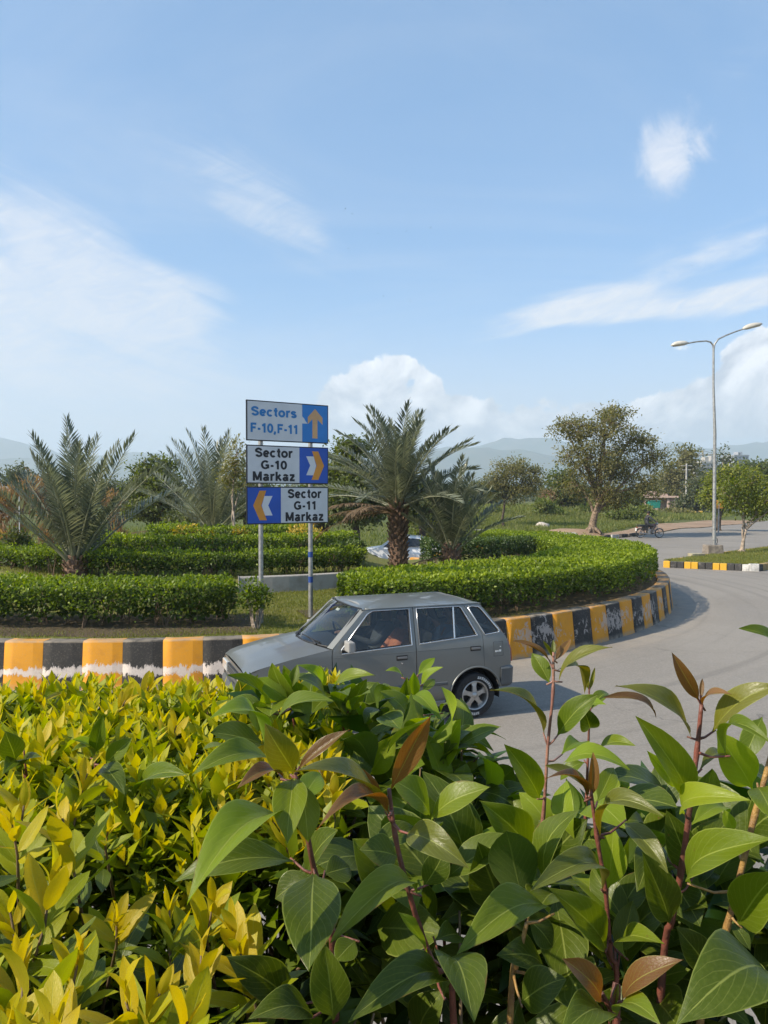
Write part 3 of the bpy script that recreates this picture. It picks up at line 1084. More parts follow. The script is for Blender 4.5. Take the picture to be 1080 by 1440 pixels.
def hedge_leaves(pos, n, top, leaf=0.05, seed=0, rng=None, foot=0.35):
    """pos(u,v) -> xy for u along, v across (0 outer face .. 1 inner face); faces: top, outer, inner, ends"""
    rng = np.random.default_rng(seed)
    z0, z1 = top
    length = pos.length; width = pos.width; h = z1 - z0
    a_top, a_side, a_end = length * width, length * h, width * h
    tot = a_top + 2 * a_side + 2 * a_end
    out = []
    for face, area in (('top', a_top), ('outer', a_side), ('inner', a_side), ('e0', a_end), ('e1', a_end)):
        k = max(20, int(n * area / tot))
        u = rng.random(k); v = rng.random(k); w = rng.random(k)
        dep = np.minimum(0.28, rng.exponential(0.06, k))
        bz = np.zeros(k)
        if face == 'top':
            U, Vv, Z = u, v, z1 - dep
        elif face == 'outer':
            U, Vv, Z = u, dep / width, z0 + h * (foot * 0.35 + (1 - foot * 0.35) * w ** 0.75)
        elif face == 'inner':
            U, Vv, Z = u, 1 - dep / width, z0 + h * (foot * 0.35 + (1 - foot * 0.35) * w ** 0.75)
        elif face == 'e0':
            U, Vv, Z = dep / length, v, z0 + h * (0.12 + 0.88 * w)
        else:
            U, Vv, Z = 1 - dep / length, v, z0 + h * (0.12 + 0.88 * w)
        X, Y, nx, ny = pos(U, Vv)           # xy and the outward (outer face) direction
        P = np.stack([X, Y, Z], 1)
        if face == 'top': Nn = np.stack([0 * X, 0 * X, 1 + 0 * X], 1)
        elif face == 'outer': Nn = np.stack([nx, ny, 0 * X], 1)
        elif face == 'inner': Nn = np.stack([-nx, -ny, 0 * X], 1)
        elif face == 'e0': Nn = np.stack([ny, -nx, 0 * X], 1) * 1.0
        else: Nn = np.stack([-ny, nx, 0 * X], 1)
        # soft rounding of the shoulder and a bumpy clipped surface
        bump = sn(P, 1.1, seed + 1) * 0.05 + sn(P, 2.6, seed) * 0.055 + sn(P, 6.5, seed + 3) * 0.03
        P = P + Nn * bump[:, None]
        # thin out low on the sides in patches
        keep = np.ones(k, bool)
        if face != 'top':
            q = (Z - z0) / h
            gap = sn(np.stack([X * 1.0, Y * 1.0, Z * 0.4], 1), 3.1, seed + 9) * 0.42 + 0.36
            keep = (q > gap * foot * 2.2) | (rng.random(k) < 0.12)
            keep &= rng.random(k) < 0.35 + 0.65 * np.clip(q / 0.45, 0, 1)
        D = Nn * 0.75 + rand_unit(k, rng) * 0.95 + np.array([0, 0, 0.45])
        N2 = Nn * 0.6 + rand_unit(k, rng) * 0.7 + np.array([0, 0, 0.7])
        L = leaf * rng.uniform(0.65, 1.35, k)
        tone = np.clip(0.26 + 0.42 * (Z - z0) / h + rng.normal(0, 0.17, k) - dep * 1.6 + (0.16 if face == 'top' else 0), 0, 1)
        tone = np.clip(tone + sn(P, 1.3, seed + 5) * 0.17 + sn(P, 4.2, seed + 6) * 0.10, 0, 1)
        out.append(leaf_cloud(P[keep], D[keep], N2[keep], L[keep], L[keep] * rng.uniform(0.5, 0.75, keep.sum()), tone[keep]))
    # loose sprigs that escaped the shears
    k = int(length * 12)
    u = rng.random(k); v = rng.random(k)
    X, Y, nx, ny = pos(u, v)
    for s in range(5):
        P = np.stack([X, Y, z1 + rng.uniform(0.0, 0.07, k)], 1) + rng.normal(0, 0.015, (k, 3))
        D = rand_unit(k, rng) * 0.8 + np.array([0, 0, 0.8])
        L = leaf * rng.uniform(0.7, 1.2, k)
        out.append(leaf_cloud(P, D, rand_unit(k, rng) + np.array([0, 0, 0.6]), L, L * 0.6, np.clip(0.75 + rng.normal(0, .15, k), 0, 1)))
    return out


class ArcPos:
    def __init__(s, r_out, r_in, a0, a1):
        s.ro, s.ri, s.a0, s.a1 = r_out, r_in, R(a0), R(a1)
        s.width = r_out - r_in
        s.length = (s.a1 - s.a0) * (r_out + r_in) / 2

    def __call__(s, u, v):
        u = np.asarray(u)
        a = s.a0 + (s.a1 - s.a0) * u
        # blunt, rounded ends
        e = np.minimum(u, 1 - u) * s.length
        k = np.clip(e / 0.9, 0, 1)
        nar = 0.30 * (1 - k) ** 2
        r = s.ro - 0.25 * nar * s.width - (s.ro - s.ri) * (1 - 1.25 * nar) * np.asarray(v)
        sx, sy = np.sin(a), -np.cos(a)
        return CX + r * sx, CY + r * sy, sx, sy


class BoxPos:
    def __init__(s, a, b, width):
        s.a = np.array(a, float); s.b = np.array(b, float)
        d = s.b - s.a
        s.length = float(np.linalg.norm(d)); s.width = width
        s.d = d / s.length
        s.nn = np.array([s.d[1], -s.d[0]])

    def __call__(s, u, v):
        u = np.asarray(u); v = np.asarray(v)
        X = s.a[0] + s.d[0] * s.length * u - s.nn[0] * s.width * v
        Y = s.a[1] + s.d[1] * s.length * u - s.nn[1] * s.width * v
        return X, Y, np.full(X.shape, s.nn[0]), np.full(X.shape, s.nn[1])


M_CORE = mat('hedge_inner_twigs', (0.022, 0.024, 0.010), 1.0, spec=0.05, var=0.3, scale=9)


def hedge(label, pos, z0, z1, n, mt, leaf=0.05, seed=1, group=None, stems=4.0, core=True, foot=0.35):
    h = thing('hedge', label, 'hedge', (0, 0, 0), 0, group)
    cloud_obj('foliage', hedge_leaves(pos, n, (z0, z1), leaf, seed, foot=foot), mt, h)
    rng = random.Random(seed)
    mb = MB()
    for i in range(int(pos.length * stems)):
        u = rng.random(); v = rng.uniform(0.12, 0.88)
        X, Y, nx, ny = pos(np.array([u]), np.array([v]))
        x, y = float(X[0]), float(Y[0])
        for s in range(3):
            a = rng.uniform(0, 6.28); k = rng.uniform(0.08, 0.26)
            e = (x + k * math.cos(a), y + k * math.sin(a), z0 + (z1 - z0) * rng.uniform(0.6, 0.92))
            mid = (x + 0.4 * k * math.cos(a), y + 0.4 * k * math.sin(a), z0 + (z1 - z0) * 0.35)
            mb.tube([(x, y, z0 - 0.05), mid, e], [0.011, 0.009, 0.004], 4, False)
    o = mb.obj('stems', M_STEM, h); o['kind'] = 'stuff'
    if core:
        # dense inner twigs and old leaves that close the view through the middle
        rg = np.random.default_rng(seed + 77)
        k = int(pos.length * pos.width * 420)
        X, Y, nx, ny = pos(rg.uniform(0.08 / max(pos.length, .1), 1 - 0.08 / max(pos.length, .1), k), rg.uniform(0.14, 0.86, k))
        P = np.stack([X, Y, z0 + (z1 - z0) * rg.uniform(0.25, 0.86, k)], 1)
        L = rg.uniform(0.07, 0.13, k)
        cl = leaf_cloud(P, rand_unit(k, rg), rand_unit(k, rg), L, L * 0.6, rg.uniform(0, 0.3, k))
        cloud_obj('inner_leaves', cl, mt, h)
    return h


G_H = 'clipped hedges on the roundabout'
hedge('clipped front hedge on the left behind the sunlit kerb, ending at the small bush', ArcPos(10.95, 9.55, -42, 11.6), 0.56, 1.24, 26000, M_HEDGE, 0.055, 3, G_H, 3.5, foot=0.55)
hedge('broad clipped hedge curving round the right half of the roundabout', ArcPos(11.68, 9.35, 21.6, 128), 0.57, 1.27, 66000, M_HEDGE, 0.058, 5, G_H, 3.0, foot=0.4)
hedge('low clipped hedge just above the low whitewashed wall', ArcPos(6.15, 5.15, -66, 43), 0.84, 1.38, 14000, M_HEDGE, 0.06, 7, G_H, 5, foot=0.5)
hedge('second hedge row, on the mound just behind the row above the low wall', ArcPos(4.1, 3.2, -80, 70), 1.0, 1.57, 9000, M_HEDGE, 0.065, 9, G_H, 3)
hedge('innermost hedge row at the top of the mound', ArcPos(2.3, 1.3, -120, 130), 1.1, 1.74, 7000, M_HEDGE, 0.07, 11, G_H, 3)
hedge('dark square hedge block behind the two palms at the right', BoxPos((1.25, 21.2), (3.3, 21.6), 1.1), 0.57, 1.36, 7000, M_HEDGEDK, 0.06, 13, G_H, 3)
hedge('far hedge block to the right of the dark block, its top just showing', BoxPos((3.55, 23.4), (5.1, 24.2), 0.9), 0.57, 1.27, 4000, M_HEDGEDK, 0.06, 15, G_H, 3)
hedge('hedge block between the path gap and the white car', BoxPos((-1.3, 19.4), (-0.45, 20.1), 0.8), 0.7, 1.40, 4000, M_HEDGEDK, 0.06, 17, G_H, 3)


def lobe_points(lobes, n, rng, shell=0.55):
    """points in a union of ellipsoids, denser near the skin"""
    vols = np.array([l[3] * l[4] * l[5] for l in lobes]) ** (2 / 3)
    idx = rng.choice(len(lobes), n, p=vols / vols.sum())
    u = rand_unit(n, rng)
    rad = (shell + (1 - shell) * rng.random(n)) * (1 + 0.1 * rng.normal(size=n))
    Lc = np.array([l[:3] for l in lobes])[idx]
    Lr = np.array([l[3:6] for l in lobes])[idx]
    return Lc + u * Lr * rad[:, None], u


def bush(name, label, cat, loc, lobes, n, leaf, mt, group=None, seed=0, stems=5, stem_mat=None, up=0.4, asp=0.55, shell=0.5, spread=1.0):
    rng = np.random.default_rng(seed)
    b = thing(name, label, cat, loc, 0, group)
    P, u = lobe_points(lobes, n, rng, shell)
    P = P + rand_unit(n, rng) * (leaf * 0.6 * spread) + (sn(P, 1.6 / max(0.3, lobes[0][3]), seed) * 0.12 * lobes[0][3])[:, None] * u
    keep = P[:, 2] > 0.02
    P, u = P[keep], u[keep]
    k = len(P)
    D = u * 0.7 + rand_unit(k, rng) * 0.8 + np.array([0, 0, up])
    N = u * 0.5 + rand_unit(k, rng) * 0.7 + np.array([0, 0, 0.6])
    L = leaf * rng.uniform(0.6, 1.4, k)
    zt = P[:, 2].max()
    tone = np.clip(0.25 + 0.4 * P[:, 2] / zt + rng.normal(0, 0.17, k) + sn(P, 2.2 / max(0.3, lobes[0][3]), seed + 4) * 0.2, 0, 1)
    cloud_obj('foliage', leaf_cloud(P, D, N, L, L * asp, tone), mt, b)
    mb = MB()
    r = random.Random(seed)
    for i in range(stems):
        l = r.choice(lobes)
        e = Vector(l[:3]) + Vector((r.uniform(-.6, .6) * l[3], r.uniform(-.6, .6) * l[4], r.uniform(-0.2, .6) * l[5]))
        s = Vector((r.uniform(-.05, .05), r.uniform(-.05, .05), -0.05))
        mid = s.lerp(e, 0.5) + Vector((r.uniform(-.08, .08), r.uniform(-.08, .08), 0.05)) * l[3]
        th = 0.012 + 0.012 * l[3]
        mb.tube([s, mid, e], [th, th * 0.7, th * 0.3], 5, False)
    mb.obj('stems', stem_mat or M_STEM, b)
    return b


# the small open bush between the front hedge and the left sign post
bush('shrub', 'small open bush with a bare forked stem beside the left sign post', 'shrub', (-1.98, 11.75, 0.56),
     [(-0.05, 0, 0.58, 0.23, 0.22, 0.20), (0.10, 0, 0.50, 0.17, 0.17, 0.15), (-0.14, 0.02, 0.42, 0.14, 0.14, 0.14), (0.05, -0.05, 0.36, 0.12, 0.12, 0.10)], 750, 0.06, M_HEDGE, seed=21, stems=9, stem_mat=M_BARKPALE, shell=0.3)
G_Y = 'golden bushes on the mound'
for k, (px, py, d, w, lab) in enumerate([(262, 748, 20.6, 0.40, 'largest golden bush on the mound, left of the sign'), (338, 752, 20.4, 0.24, 'small golden bush on the mound at the left edge of the sign posts'),
                                         (428, 748, 20.6, 0.42, 'golden bush on the mound right behind the sign posts'), (294, 757, 20.2, 0.2, 'low golden tuft on the mound just right of the largest golden bush')]):
    p = at(px, py, d)
    g = island_h(p.x, p.y)
    hh = max(0.3, p.z - g)
    bush('golden_bush', lab, 'bush', (p.x, p.y, g), [(0, 0, hh, w, w, 0.2), (0.6 * w, 0, hh * 0.9, w * 0.6, w * 0.6, 0.16), (-0.5 * w, 0.1, hh * 0.92, w * 0.6, w * 0.6, 0.18)], 420 if w > .3 else 240, 0.075, M_GOLDFAR, G_Y, 30 + k, 6)


# grass blades of the lawns that can be seen
def blades(name, label, fn, n, h, w, mt, seed, zf, tone0=0.5):
    rng = np.random.default_rng(seed)
    x, y = fn(rng, n)
    P = np.stack([x, y, np.array([zf(a, b) for a, b in zip(x, y)]) - 0.01], 1)
    k = len(P)
    H = h * rng.uniform(0.5, 1.5, k)
    D = rand_unit(k, rng) * 0.55 + np.array([0, 0, 1.0])
    tone = np.clip(tone0 + rng.normal(0, 0.22, k) + sn(P, 0.9, seed) * 0.2, 0, 1)
    V, f, t = leaf_cloud(P, D, rand_unit(k, rng), H, w * rng.uniform(0.7, 1.3, k), tone, 0.1, 0.15)
    o = link(name, mesh_np(name, V, f, mt, False, {'tone': t}))
    return tag(o, label, kind='stuff')


def ring_fn(r0, r1, a0, a1):
    def fn(rng, n):
        a = np.radians(rng.uniform(a0, a1, n)); r = np.sqrt(rng.uniform(r0 * r0, r1 * r1, n))
        return CX + r * np.sin(a), CY - r * np.cos(a)
    return fn


blades('grass', 'mown grass on the roundabout between the two front hedges', ring_fn(6.6, 11.7, 3, 40), 42000, 0.05, 0.009, M_GRASS, 41, island_h)
blades('grass', 'mown grass on the left of the roundabout', ring_fn(6.6, 11.7, -60, 3), 26000, 0.05, 0.010, M_GRASS, 42, island_h)
blades('grass', 'grass inside the low wall', ring_fn(2.5, 6.2, -100, 80), 16000, 0.07, 0.012, M_GRASS, 43, island_h)


def med_fn(rng, n):
    u = rng.uniform(0, 1, n) ** 1.4; v = rng.uniform(0.04, 0.96, n)
    a = np.array([10.2, 28.6]); b = np.array([13.05, 26.85]); d = np.array([0.708, 0.706]) * 32
    base = a[None] * (1 - v[:, None]) + b[None] * v[:, None]
    p = base + d[None] * u[:, None]
    return p[:, 0], p[:, 1]


blades('grass', 'short grass on the median', med_fn, 30000, 0.07, 0.014, M_GRASS, 44, lambda x, y: MZ)


def meadow_fn(y0, y1):
    def fn(rng, n):
        y = np.sqrt(rng.uniform(y0 * y0, y1 * y1, n * 2))
        px = 640 + 400 * rng.random(n * 2) ** 1.1
        x = (px - 540) / F * y
        # keep clear of road and bare earth
        line = 14.9 + (y - 54) * 0.60 + 3.0 * (y > 82) + 0.4 * np.sin(y * 1.3 + x)
        keep = (x < np.where(y > 52.5, line, 9.0)) & ((x < 8.6) | (y > 52.4))
        x, y = x[keep], y[keep]
        return x[:n], y[:n]
    return fn


blades('weeds', 'rank green weeds of the meadow beyond the road', meadow_fn(47, 75), 34000, 0.36, 0.05, M_WEED, 45, terrain, 0.55)
blades('weeds', 'rank green weeds on the rise at the back of the meadow', meadow_fn(72, 108), 26000, 0.5, 0.09, M_WEED, 46, terrain, 0.6)
blades('weeds', 'weeds along the left behind the roundabout', lambda rng, n: (rng.uniform(-34, 4, n), rng.uniform(40, 70, n)), 14000, 0.4, 0.06, M_WEED, 47, terrain, 0.4)


# ---- palms
def frond_mesh(name, L, seed, mt, dry=False, curl=0.9, leafl=0.34, pairs=46, start=0.16):
    """one feather frond along +X, bending down along -Z; rachis with V-set leaflets"""
    rng = np.random.default_rng(seed)
    ts = np.linspace(0, 1, 16)
    ang = -curl * ts ** 1.6
    dx, dz = np.cos(ang), np.sin(ang)
    X = np.concatenate([[0], np.cumsum((dx[1:] + dx[:-1]) / 2)]) * L / 15
    Z = np.concatenate([[0], np.cumsum((dz[1:] + dz[:-1]) / 2)]) * L / 15
    sway = rng.uniform(-0.05, 0.05) * L
    Yc = sway * ts ** 2
    cl = []
    for side in (-1, 1):
        u = np.linspace(start, 0.995, pairs) + rng.normal(0, 0.004, pairs)
        u = np.clip(u, 0, 1)
        px, py, pz = np.interp(u, ts, X), np.interp(u, ts, Yc), np.interp(u, ts, Z)
        a = np.interp(u, ts, ang)
        T = np.stack([np.cos(a), 0 * a, np.sin(a)], 1)
        UPV = np.stack([-np.sin(a), 0 * a, np.cos(a)], 1)
        S = np.array([0, side, 0.0])
        spread = np.interp(u, [0, 0.2, 0.8, 1], [0.75, 0.95, 0.62, 0.2])[:, None]
        lift = (0.42 + rng.normal(0, 0.10, pairs))[:, None]
        D = unit(T * (1 - spread * 0.55) + S[None] * spread + UPV * lift * (0.6 if not dry else -0.5))
        D = unit(D + rng.normal(0, 0.06, (pairs, 3)))
        LL = leafl * np.interp(u, [0, 0.15, 0.35, 0.7, 1], [0.45, 0.85, 1.0, 0.85, 0.45]) * rng.uniform(0.88, 1.1, pairs)
        N = unit(UPV * 0.8 - S[None] * 0.5)
        P = np.stack([px, py, pz], 1)
        cl.append(leaf_cloud(P, D, N, LL, 0.036 * rng.uniform(0.8, 1.2, pairs) * (L / 2) ** 0.3, np.clip(0.45 + 0.2 * side * 0.3 + rng.normal(0, 0.2, pairs), 0, 1), 0.28, 0.07))
    V, f, t = join_clouds(cl)
    # rachis
    n = 4
    rv, rf = [], []
    for i, tt in enumerate(ts):
        w = 0.026 * (1 - 0.85 * tt) * (L / 2) ** 0.5 * (1.7 if tt < 0.08 else 1)
        for k in range(n):
            aa = math.pi / 4 + math.pi / 2 * k
            rv.append((X[i] - math.sin(aa) * w * math.sin(ang[i]), Yc[i] + math.cos(aa) * w, Z[i] + math.sin(aa) * w * math.cos(ang[i])))
    for i in range(15):
        for k in range(n):
            k2 = (k + 1) % n
            q = (i * n + k, i * n + k2, (i + 1) * n + k2, (i + 1) * n + k)
            rf += [(q[0], q[1], q[2]), (q[0], q[2], q[3])]
    o = len(V)
    V = np.concatenate([V, np.array(rv)])
    f = np.concatenate([f, np.array(rf) + o])
    t = np.concatenate([t, np.full(len(rv), 0.95)])
    me = mesh_np(name, V, f, mt, False, {'tone': np.clip(t, 0, 1)})
    return me


M_PTRUNK = mat('palm_trunk', (0.20, 0.115, 0.075), 0.9, rgb2=(0.10, 0.065, 0.045), scale=14, bump=0.8, bscale=30)
M_PSTUB = mat('palm_stub', (0.27, 0.165, 0.105), 0.85, rgb2=(0.15, 0.095, 0.065), scale=9, bump=0.6, bscale=40)


def palm(label, loc, trunk_h, trunk_r, L, n, seed, els=(82, -12), dry=3, group='date palms', curl=0.8, lean=0.0, azs=None, leafl=0.36):
    p = thing('palm_tree', label, 'palm', loc, 0, group)
    rnd = random.Random(seed)
    mb = MB()
    zs = np.linspace(-0.1, trunk_h, 12)
    pts = [(lean * (z / max(.1, trunk_h)) ** 2, 0, z) for z in zs]
    rad = [trunk_r * (1.0 + 0.12 * math.sin(i * 1.7)) * (1.12 if i == 0 else 1) * (0.92 if i > 8 else 1.0) for i in range(12)]
    mb.tube(pts, rad, 14, True)
    mb.obj('trunk', M_PTRUNK, p, smooth=True)
    # old frond stubs round the trunk
    sb = MB()
    rows = max(3, int(trunk_h / 0.085))
    for i in range(rows):
        z = trunk_h * (i + 0.4) / rows
        m = 9
        for k in range(m):
            a = 2 * math.pi * (k + 0.5 * (i % 2)) / m + rnd.uniform(-.12, .12)
            rr = trunk_r * (0.95 + 0.05 * rnd.random())
            c = Vector((lean * (z / max(.1, trunk_h)) ** 2 + rr * math.cos(a), rr * math.sin(a), z))
            q = Matrix.Rotation(a, 3, 'Z') @ Matrix.Rotation(R(rnd.uniform(18, 34)), 3, 'Y')
            h = rnd.uniform(0.09, 0.15) * (1 + 0.5 * (i / rows))
            w = trunk_r * 0.52
            pv = []
            for (x, y, zz) in ((-0.02, -w / 2, -h / 2), (-0.02, w / 2, -h / 2), (0.035, w / 3, h / 2), (0.035, -w / 3, h / 2), (0.045, 0, -h / 3), (0.06, 0, h / 2)):
                pv.append(c + q @ Vector((x, y, zz)))
            sb.add(pv, [(0, 4, 5, 3), (4, 1, 2, 5), (3, 5, 2), (0, 1, 4)])
    sb.obj('trunk_stubs', M_PSTUB, p)['kind'] = 'stuff'
    var = [frond_mesh('frond', L * k, seed * 10 + i, M_FROND, curl=c, leafl=leafl * L / 2.0) for i, (k, c) in enumerate(((1.0, curl), (0.93, curl * 0.75), (1.05, curl * 1.2), (0.85, curl * 0.55)))]
    vdry = [frond_mesh('dry_frond', L * 0.85, seed * 10 + 8, M_FRONDDRY, dry=True, curl=curl * 1.1, leafl=leafl * 0.8 * L / 2.0)]
    top = Vector((lean, 0, trunk_h))
    ga = 2.39996
    for i in range(n):
        q = (i + 0.5) / n
        el = els[0] + (els[1] - els[0]) * q ** 1.15
        az = i * ga + rnd.uniform(-.25, .25)
        o = link('frond', var[(i * 7 + seed) % 4 if el > 20 else (0, 2)[i % 2]], p)
        o.location = top + Vector((math.cos(az) * trunk_r * 0.45, math.sin(az) * trunk_r * 0.45, -0.22 * q))
        o.rotation_euler = (rnd.uniform(-.35, .35), -R(el + rnd.uniform(-5, 5)), az)
        s = rnd.uniform(0.9, 1.08)
        o.scale = (s, s, s)
    for i in range(dry):
        az = R(180) + rnd.uniform(-1.3, 1.3)
        o = link('dry_frond', vdry[0], p)
        o.location = top + Vector((math.cos(az) * trunk_r * .6, math.sin(az) * trunk_r * .6, -0.3))
        o.rotation_euler = (0, -R(rnd.uniform(-8, 18)), az)
    return p


GP = 'date palms'
pl = at(105, 805, 16.8)
palm('short stout date palm at the left, its fronds rising from the ground', (pl.x, pl.y, 0.83), 0.48, 0.20, 2.66, 30, 3, (88, 42), 1, GP, 0.34, leafl=0.36)
pl = at(560, 795, 17.6)
palm('tallest date palm with a scaly red-brown trunk, right of the sign', (pl.x, pl.y, 0.57), 1.95, 0.18, 2.2, 46, 15, (88, 12), 5, GP, 0.62, leafl=0.36)
pl = at(635, 795, 17.0)
palm('smaller date palm to the right of the tallest palm', (pl.x, pl.y, 0.57), 1.0, 0.15, 1.75, 28, 8, (87, 34), 1, GP, 0.42, leafl=0.36)
pl = at(300, 750, 27.5)
palm('date palm farther back between the left palm and the sign', (pl.x, pl.y, terrain(pl.x, pl.y) + 0.56), 0.9, 0.24, 3.5, 32, 11, (87, 28), 3, GP, 0.38, leafl=0.34)


# ---- broadleaf trees
def tree(name, label, loc, trunk_pts, trunk_r, lobes, n_tips, per_tip, leaf, mt, bark, seed, group=None, cat='tree', asp=0.45, clump=0.28, limb=0.5, hang=0.1, shell=0.35, twig=True):
    """trunk_pts: list of points from ground to fork; limbs grow to the lobes, twigs to points in them, leaves on the twigs"""
    rng = np.random.default_rng(seed); rnd = random.Random(seed)
    tr = thing(name, label, cat, loc, 0, group)
    mb = MB()
    n = len(trunk_pts)
    mb.tube([trunk_pts[0] - Vector((0, 0, .15))] + list(trunk_pts), [trunk_r * 1.35, trunk_r * 1.2] + [trunk_r * (1 - 0.4 * (i / max(1, n - 1))) for i in range(1, n)], 10)
    fork = Vector(trunk_pts[-1])
    for k in range(5):   # root flare
        a = k * 1.257 + rnd.uniform(-.3, .3)
        e = Vector((math.cos(a), math.sin(a), 0)) * trunk_r * rnd.uniform(1.9, 2.8)
        mb.tube([trunk_pts[0] + Vector((0, 0, trunk_r * 1.4)), trunk_pts[0] + e * 0.6 + Vector((0, 0, trunk_r * .45)), trunk_pts[0] + e + Vector((0, 0, -0.1))], [trunk_r * 0.5, trunk_r * 0.42, trunk_r * 0.18], 6, False)
    P, u = lobe_points(lobes, n_tips, rng, shell)
    li = []
    for l in lobes:
        c = Vector(l[:3])
        s = fork if rnd.random() < 0.75 or n < 3 else Vector(trunk_pts[-2])
        mid = s.lerp(c, 0.45) + Vector((rnd.uniform(-.1, .1), rnd.uniform(-.1, .1), 0.10)) * (c - s).length
        pts = []
        for i in range(7):
            q = i / 6
            p = s * (1 - q) ** 2 + mid * 2 * q * (1 - q) + c * q * q
            pts.append(p + Vector((rnd.uniform(-1, 1), rnd.uniform(-1, 1), rnd.uniform(-1, 1))) * 0.03 * (c - s).length * (q > 0))
        r0 = trunk_r * limb * rnd.uniform(0.8, 1.1)
        mb.tube(pts, [r0 * (1 - 0.78 * i / 6) for i in range(7)], 7, False)
        li.append(pts)
    node = [(p, k) for k, pts in enumerate(li) for p in pts[2:]]
    NA = np.array([tuple(p) for p, k in node])
    if twig:
        for q in P[: min(len(P), 420)]:
            d = np.linalg.norm(NA - q, axis=1) + 0.35 * np.maximum(0, NA[:, 2] - q[2])
            s = Vector(NA[int(d.argmin())]); e = Vector(q)
            mid = s.lerp(e, 0.5) + Vector((rnd.uniform(-.1, .1), rnd.uniform(-.1, .1), rnd.uniform(0, .15))) * (e - s).length
            r0 = min(trunk_r * 0.16, 0.012 + 0.012 * (e - s).length)
            mb.tube([s, mid, e], [r0, r0 * 0.7, r0 * 0.25], 4, False)
    mb.obj('trunk', bark, tr, smooth=True)
    k = n_tips * per_tip
    C = np.repeat(P, per_tip, 0) + rng.normal(0, clump, (k, 3)) * np.array([1, 1, 0.7])
    U = np.repeat(u, per_tip, 0)
    D = U * 0.4 + rand_unit(k, rng) * 0.9 + np.array([0, 0, -hang])
    N = rand_unit(k, rng) * 0.6 + U * 0.4 + np.array([0, 0, 0.7])
    L = leaf * rng.uniform(0.6, 1.4, k)
    z = C[:, 2]; zr = (z - z.min()) / max(0.1, z.max() - z.min())
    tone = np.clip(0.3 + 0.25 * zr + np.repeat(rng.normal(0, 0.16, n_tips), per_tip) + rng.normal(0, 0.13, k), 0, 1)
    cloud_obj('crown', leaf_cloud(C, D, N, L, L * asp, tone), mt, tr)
    return tr


def lob(px0, py0, d, base, items):
    """lobes given as photo centre and radii at depth d, relative to a base point"""
    out = []
    for (px, py, rx, ry, dy) in items:
        c = at(px, py, d)
        out.append((c.x - base.x, dy, c.z - base.z, rx / F * d, 0.8 * rx / F * d, ry / F * d))
    return out


# the big spreading tree on the earth mound
d = 48.5
b = at(833, 750, d); b.z = earth_h(b.x, b.y) - 0.02
tree('acacia_tree', 'big airy spreading tree with a leaning forked trunk on the bare earth mound', b,
     [Vector((0, 0, 0)), Vector((0.03, 0, 0.5)), Vector((0.16, 0, 1.1)), Vector((0.42, 0.05, 1.75))], 0.26,
     lob(0, 0, d, b, [(812, 605, 34, 22, 0.4), (850, 598, 40, 22, -0.8), (890, 618, 40, 26, 0.6), (918, 645, 24, 26, 0.0), (830, 645, 42, 30, -0.6), (875, 655, 44, 32, 1.0), (905, 680, 32, 24, -0.5),
                     (815, 682, 26, 26, 0.2), (845, 690, 24, 20, -1.0), (870, 700, 34, 18, 0.8), (800, 640, 18, 14, 0.2), (790, 598, 16, 10, 0), (862, 582, 30, 10, 0.3)]), 680, 27, 0.18, M_OLIVE, M_BARK, 51, clump=0.25, limb=0.5, shell=0.3)
d = 62
b = at(709, 742, d); b.z = terrain(b.x, b.y)
tree('acacia_tree', 'small round feathery tree with a thin crooked trunk in the meadow', b,
     [Vector((0, 0, 0)), Vector((-0.15, 0, 0.8)), Vector((-0.02, 0, 1.6)), Vector((0.05, 0, 2.3))], 0.12,
     lob(0, 0, d, b, [(722, 660, 34, 18, 0), (700, 680, 26, 20, 0.5), (740, 682, 24, 20, -0.5), (715, 690, 36, 18, 0.8), (752, 668, 12, 12, 0)]), 300, 28, 0.19, M_OLIVE, M_BARKDK, 52, clump=0.27)
d = 33
b = at(1044, 781, d); b.z = MZ
tree('young_tree', 'young yellow-green tree with several forked pale stems on the grass median', b,
     [Vector((0, 0, 0)), Vector((0.06, 0, 0.5)), Vector((0.16, 0, 0.95))], 0.085,
     lob(0, 0, d, b, [(1028, 690, 26, 24, 0), (1062, 682, 30, 26, 0.3), (1090, 690, 30, 26, -0.3), (1045, 710, 26, 16, -0.2), (1075, 715, 30, 16, 0.4), (1100, 705, 24, 20, 0)]), 210, 26, 0.115, M_YELGREEN, M_BARKPALE, 53, clump=0.17, limb=0.65, asp=0.6)
d = 56
b = at(1009, 745, d); b.z = terrain(b.x, b.y)
tree('roadside_tree', 'darker tree behind the lamp post at the road edge, its crown meeting the young tree', b,
     [Vector((0, 0, 0)), Vector((0.12, 0, 0.9)), Vector((0.3, 0, 1.6))], 0.19,
     lob(0, 0, d, b, [(1000, 690, 20, 24, 0), (1022, 680, 26, 24, .5), (1045, 690, 24, 24, -.5), (1015, 706, 26, 14, .4), (1035, 668, 22, 16, 0)]), 220, 26, 0.2, M_YELGREEN, M_BARKDK, 54, clump=0.3, asp=0.6)

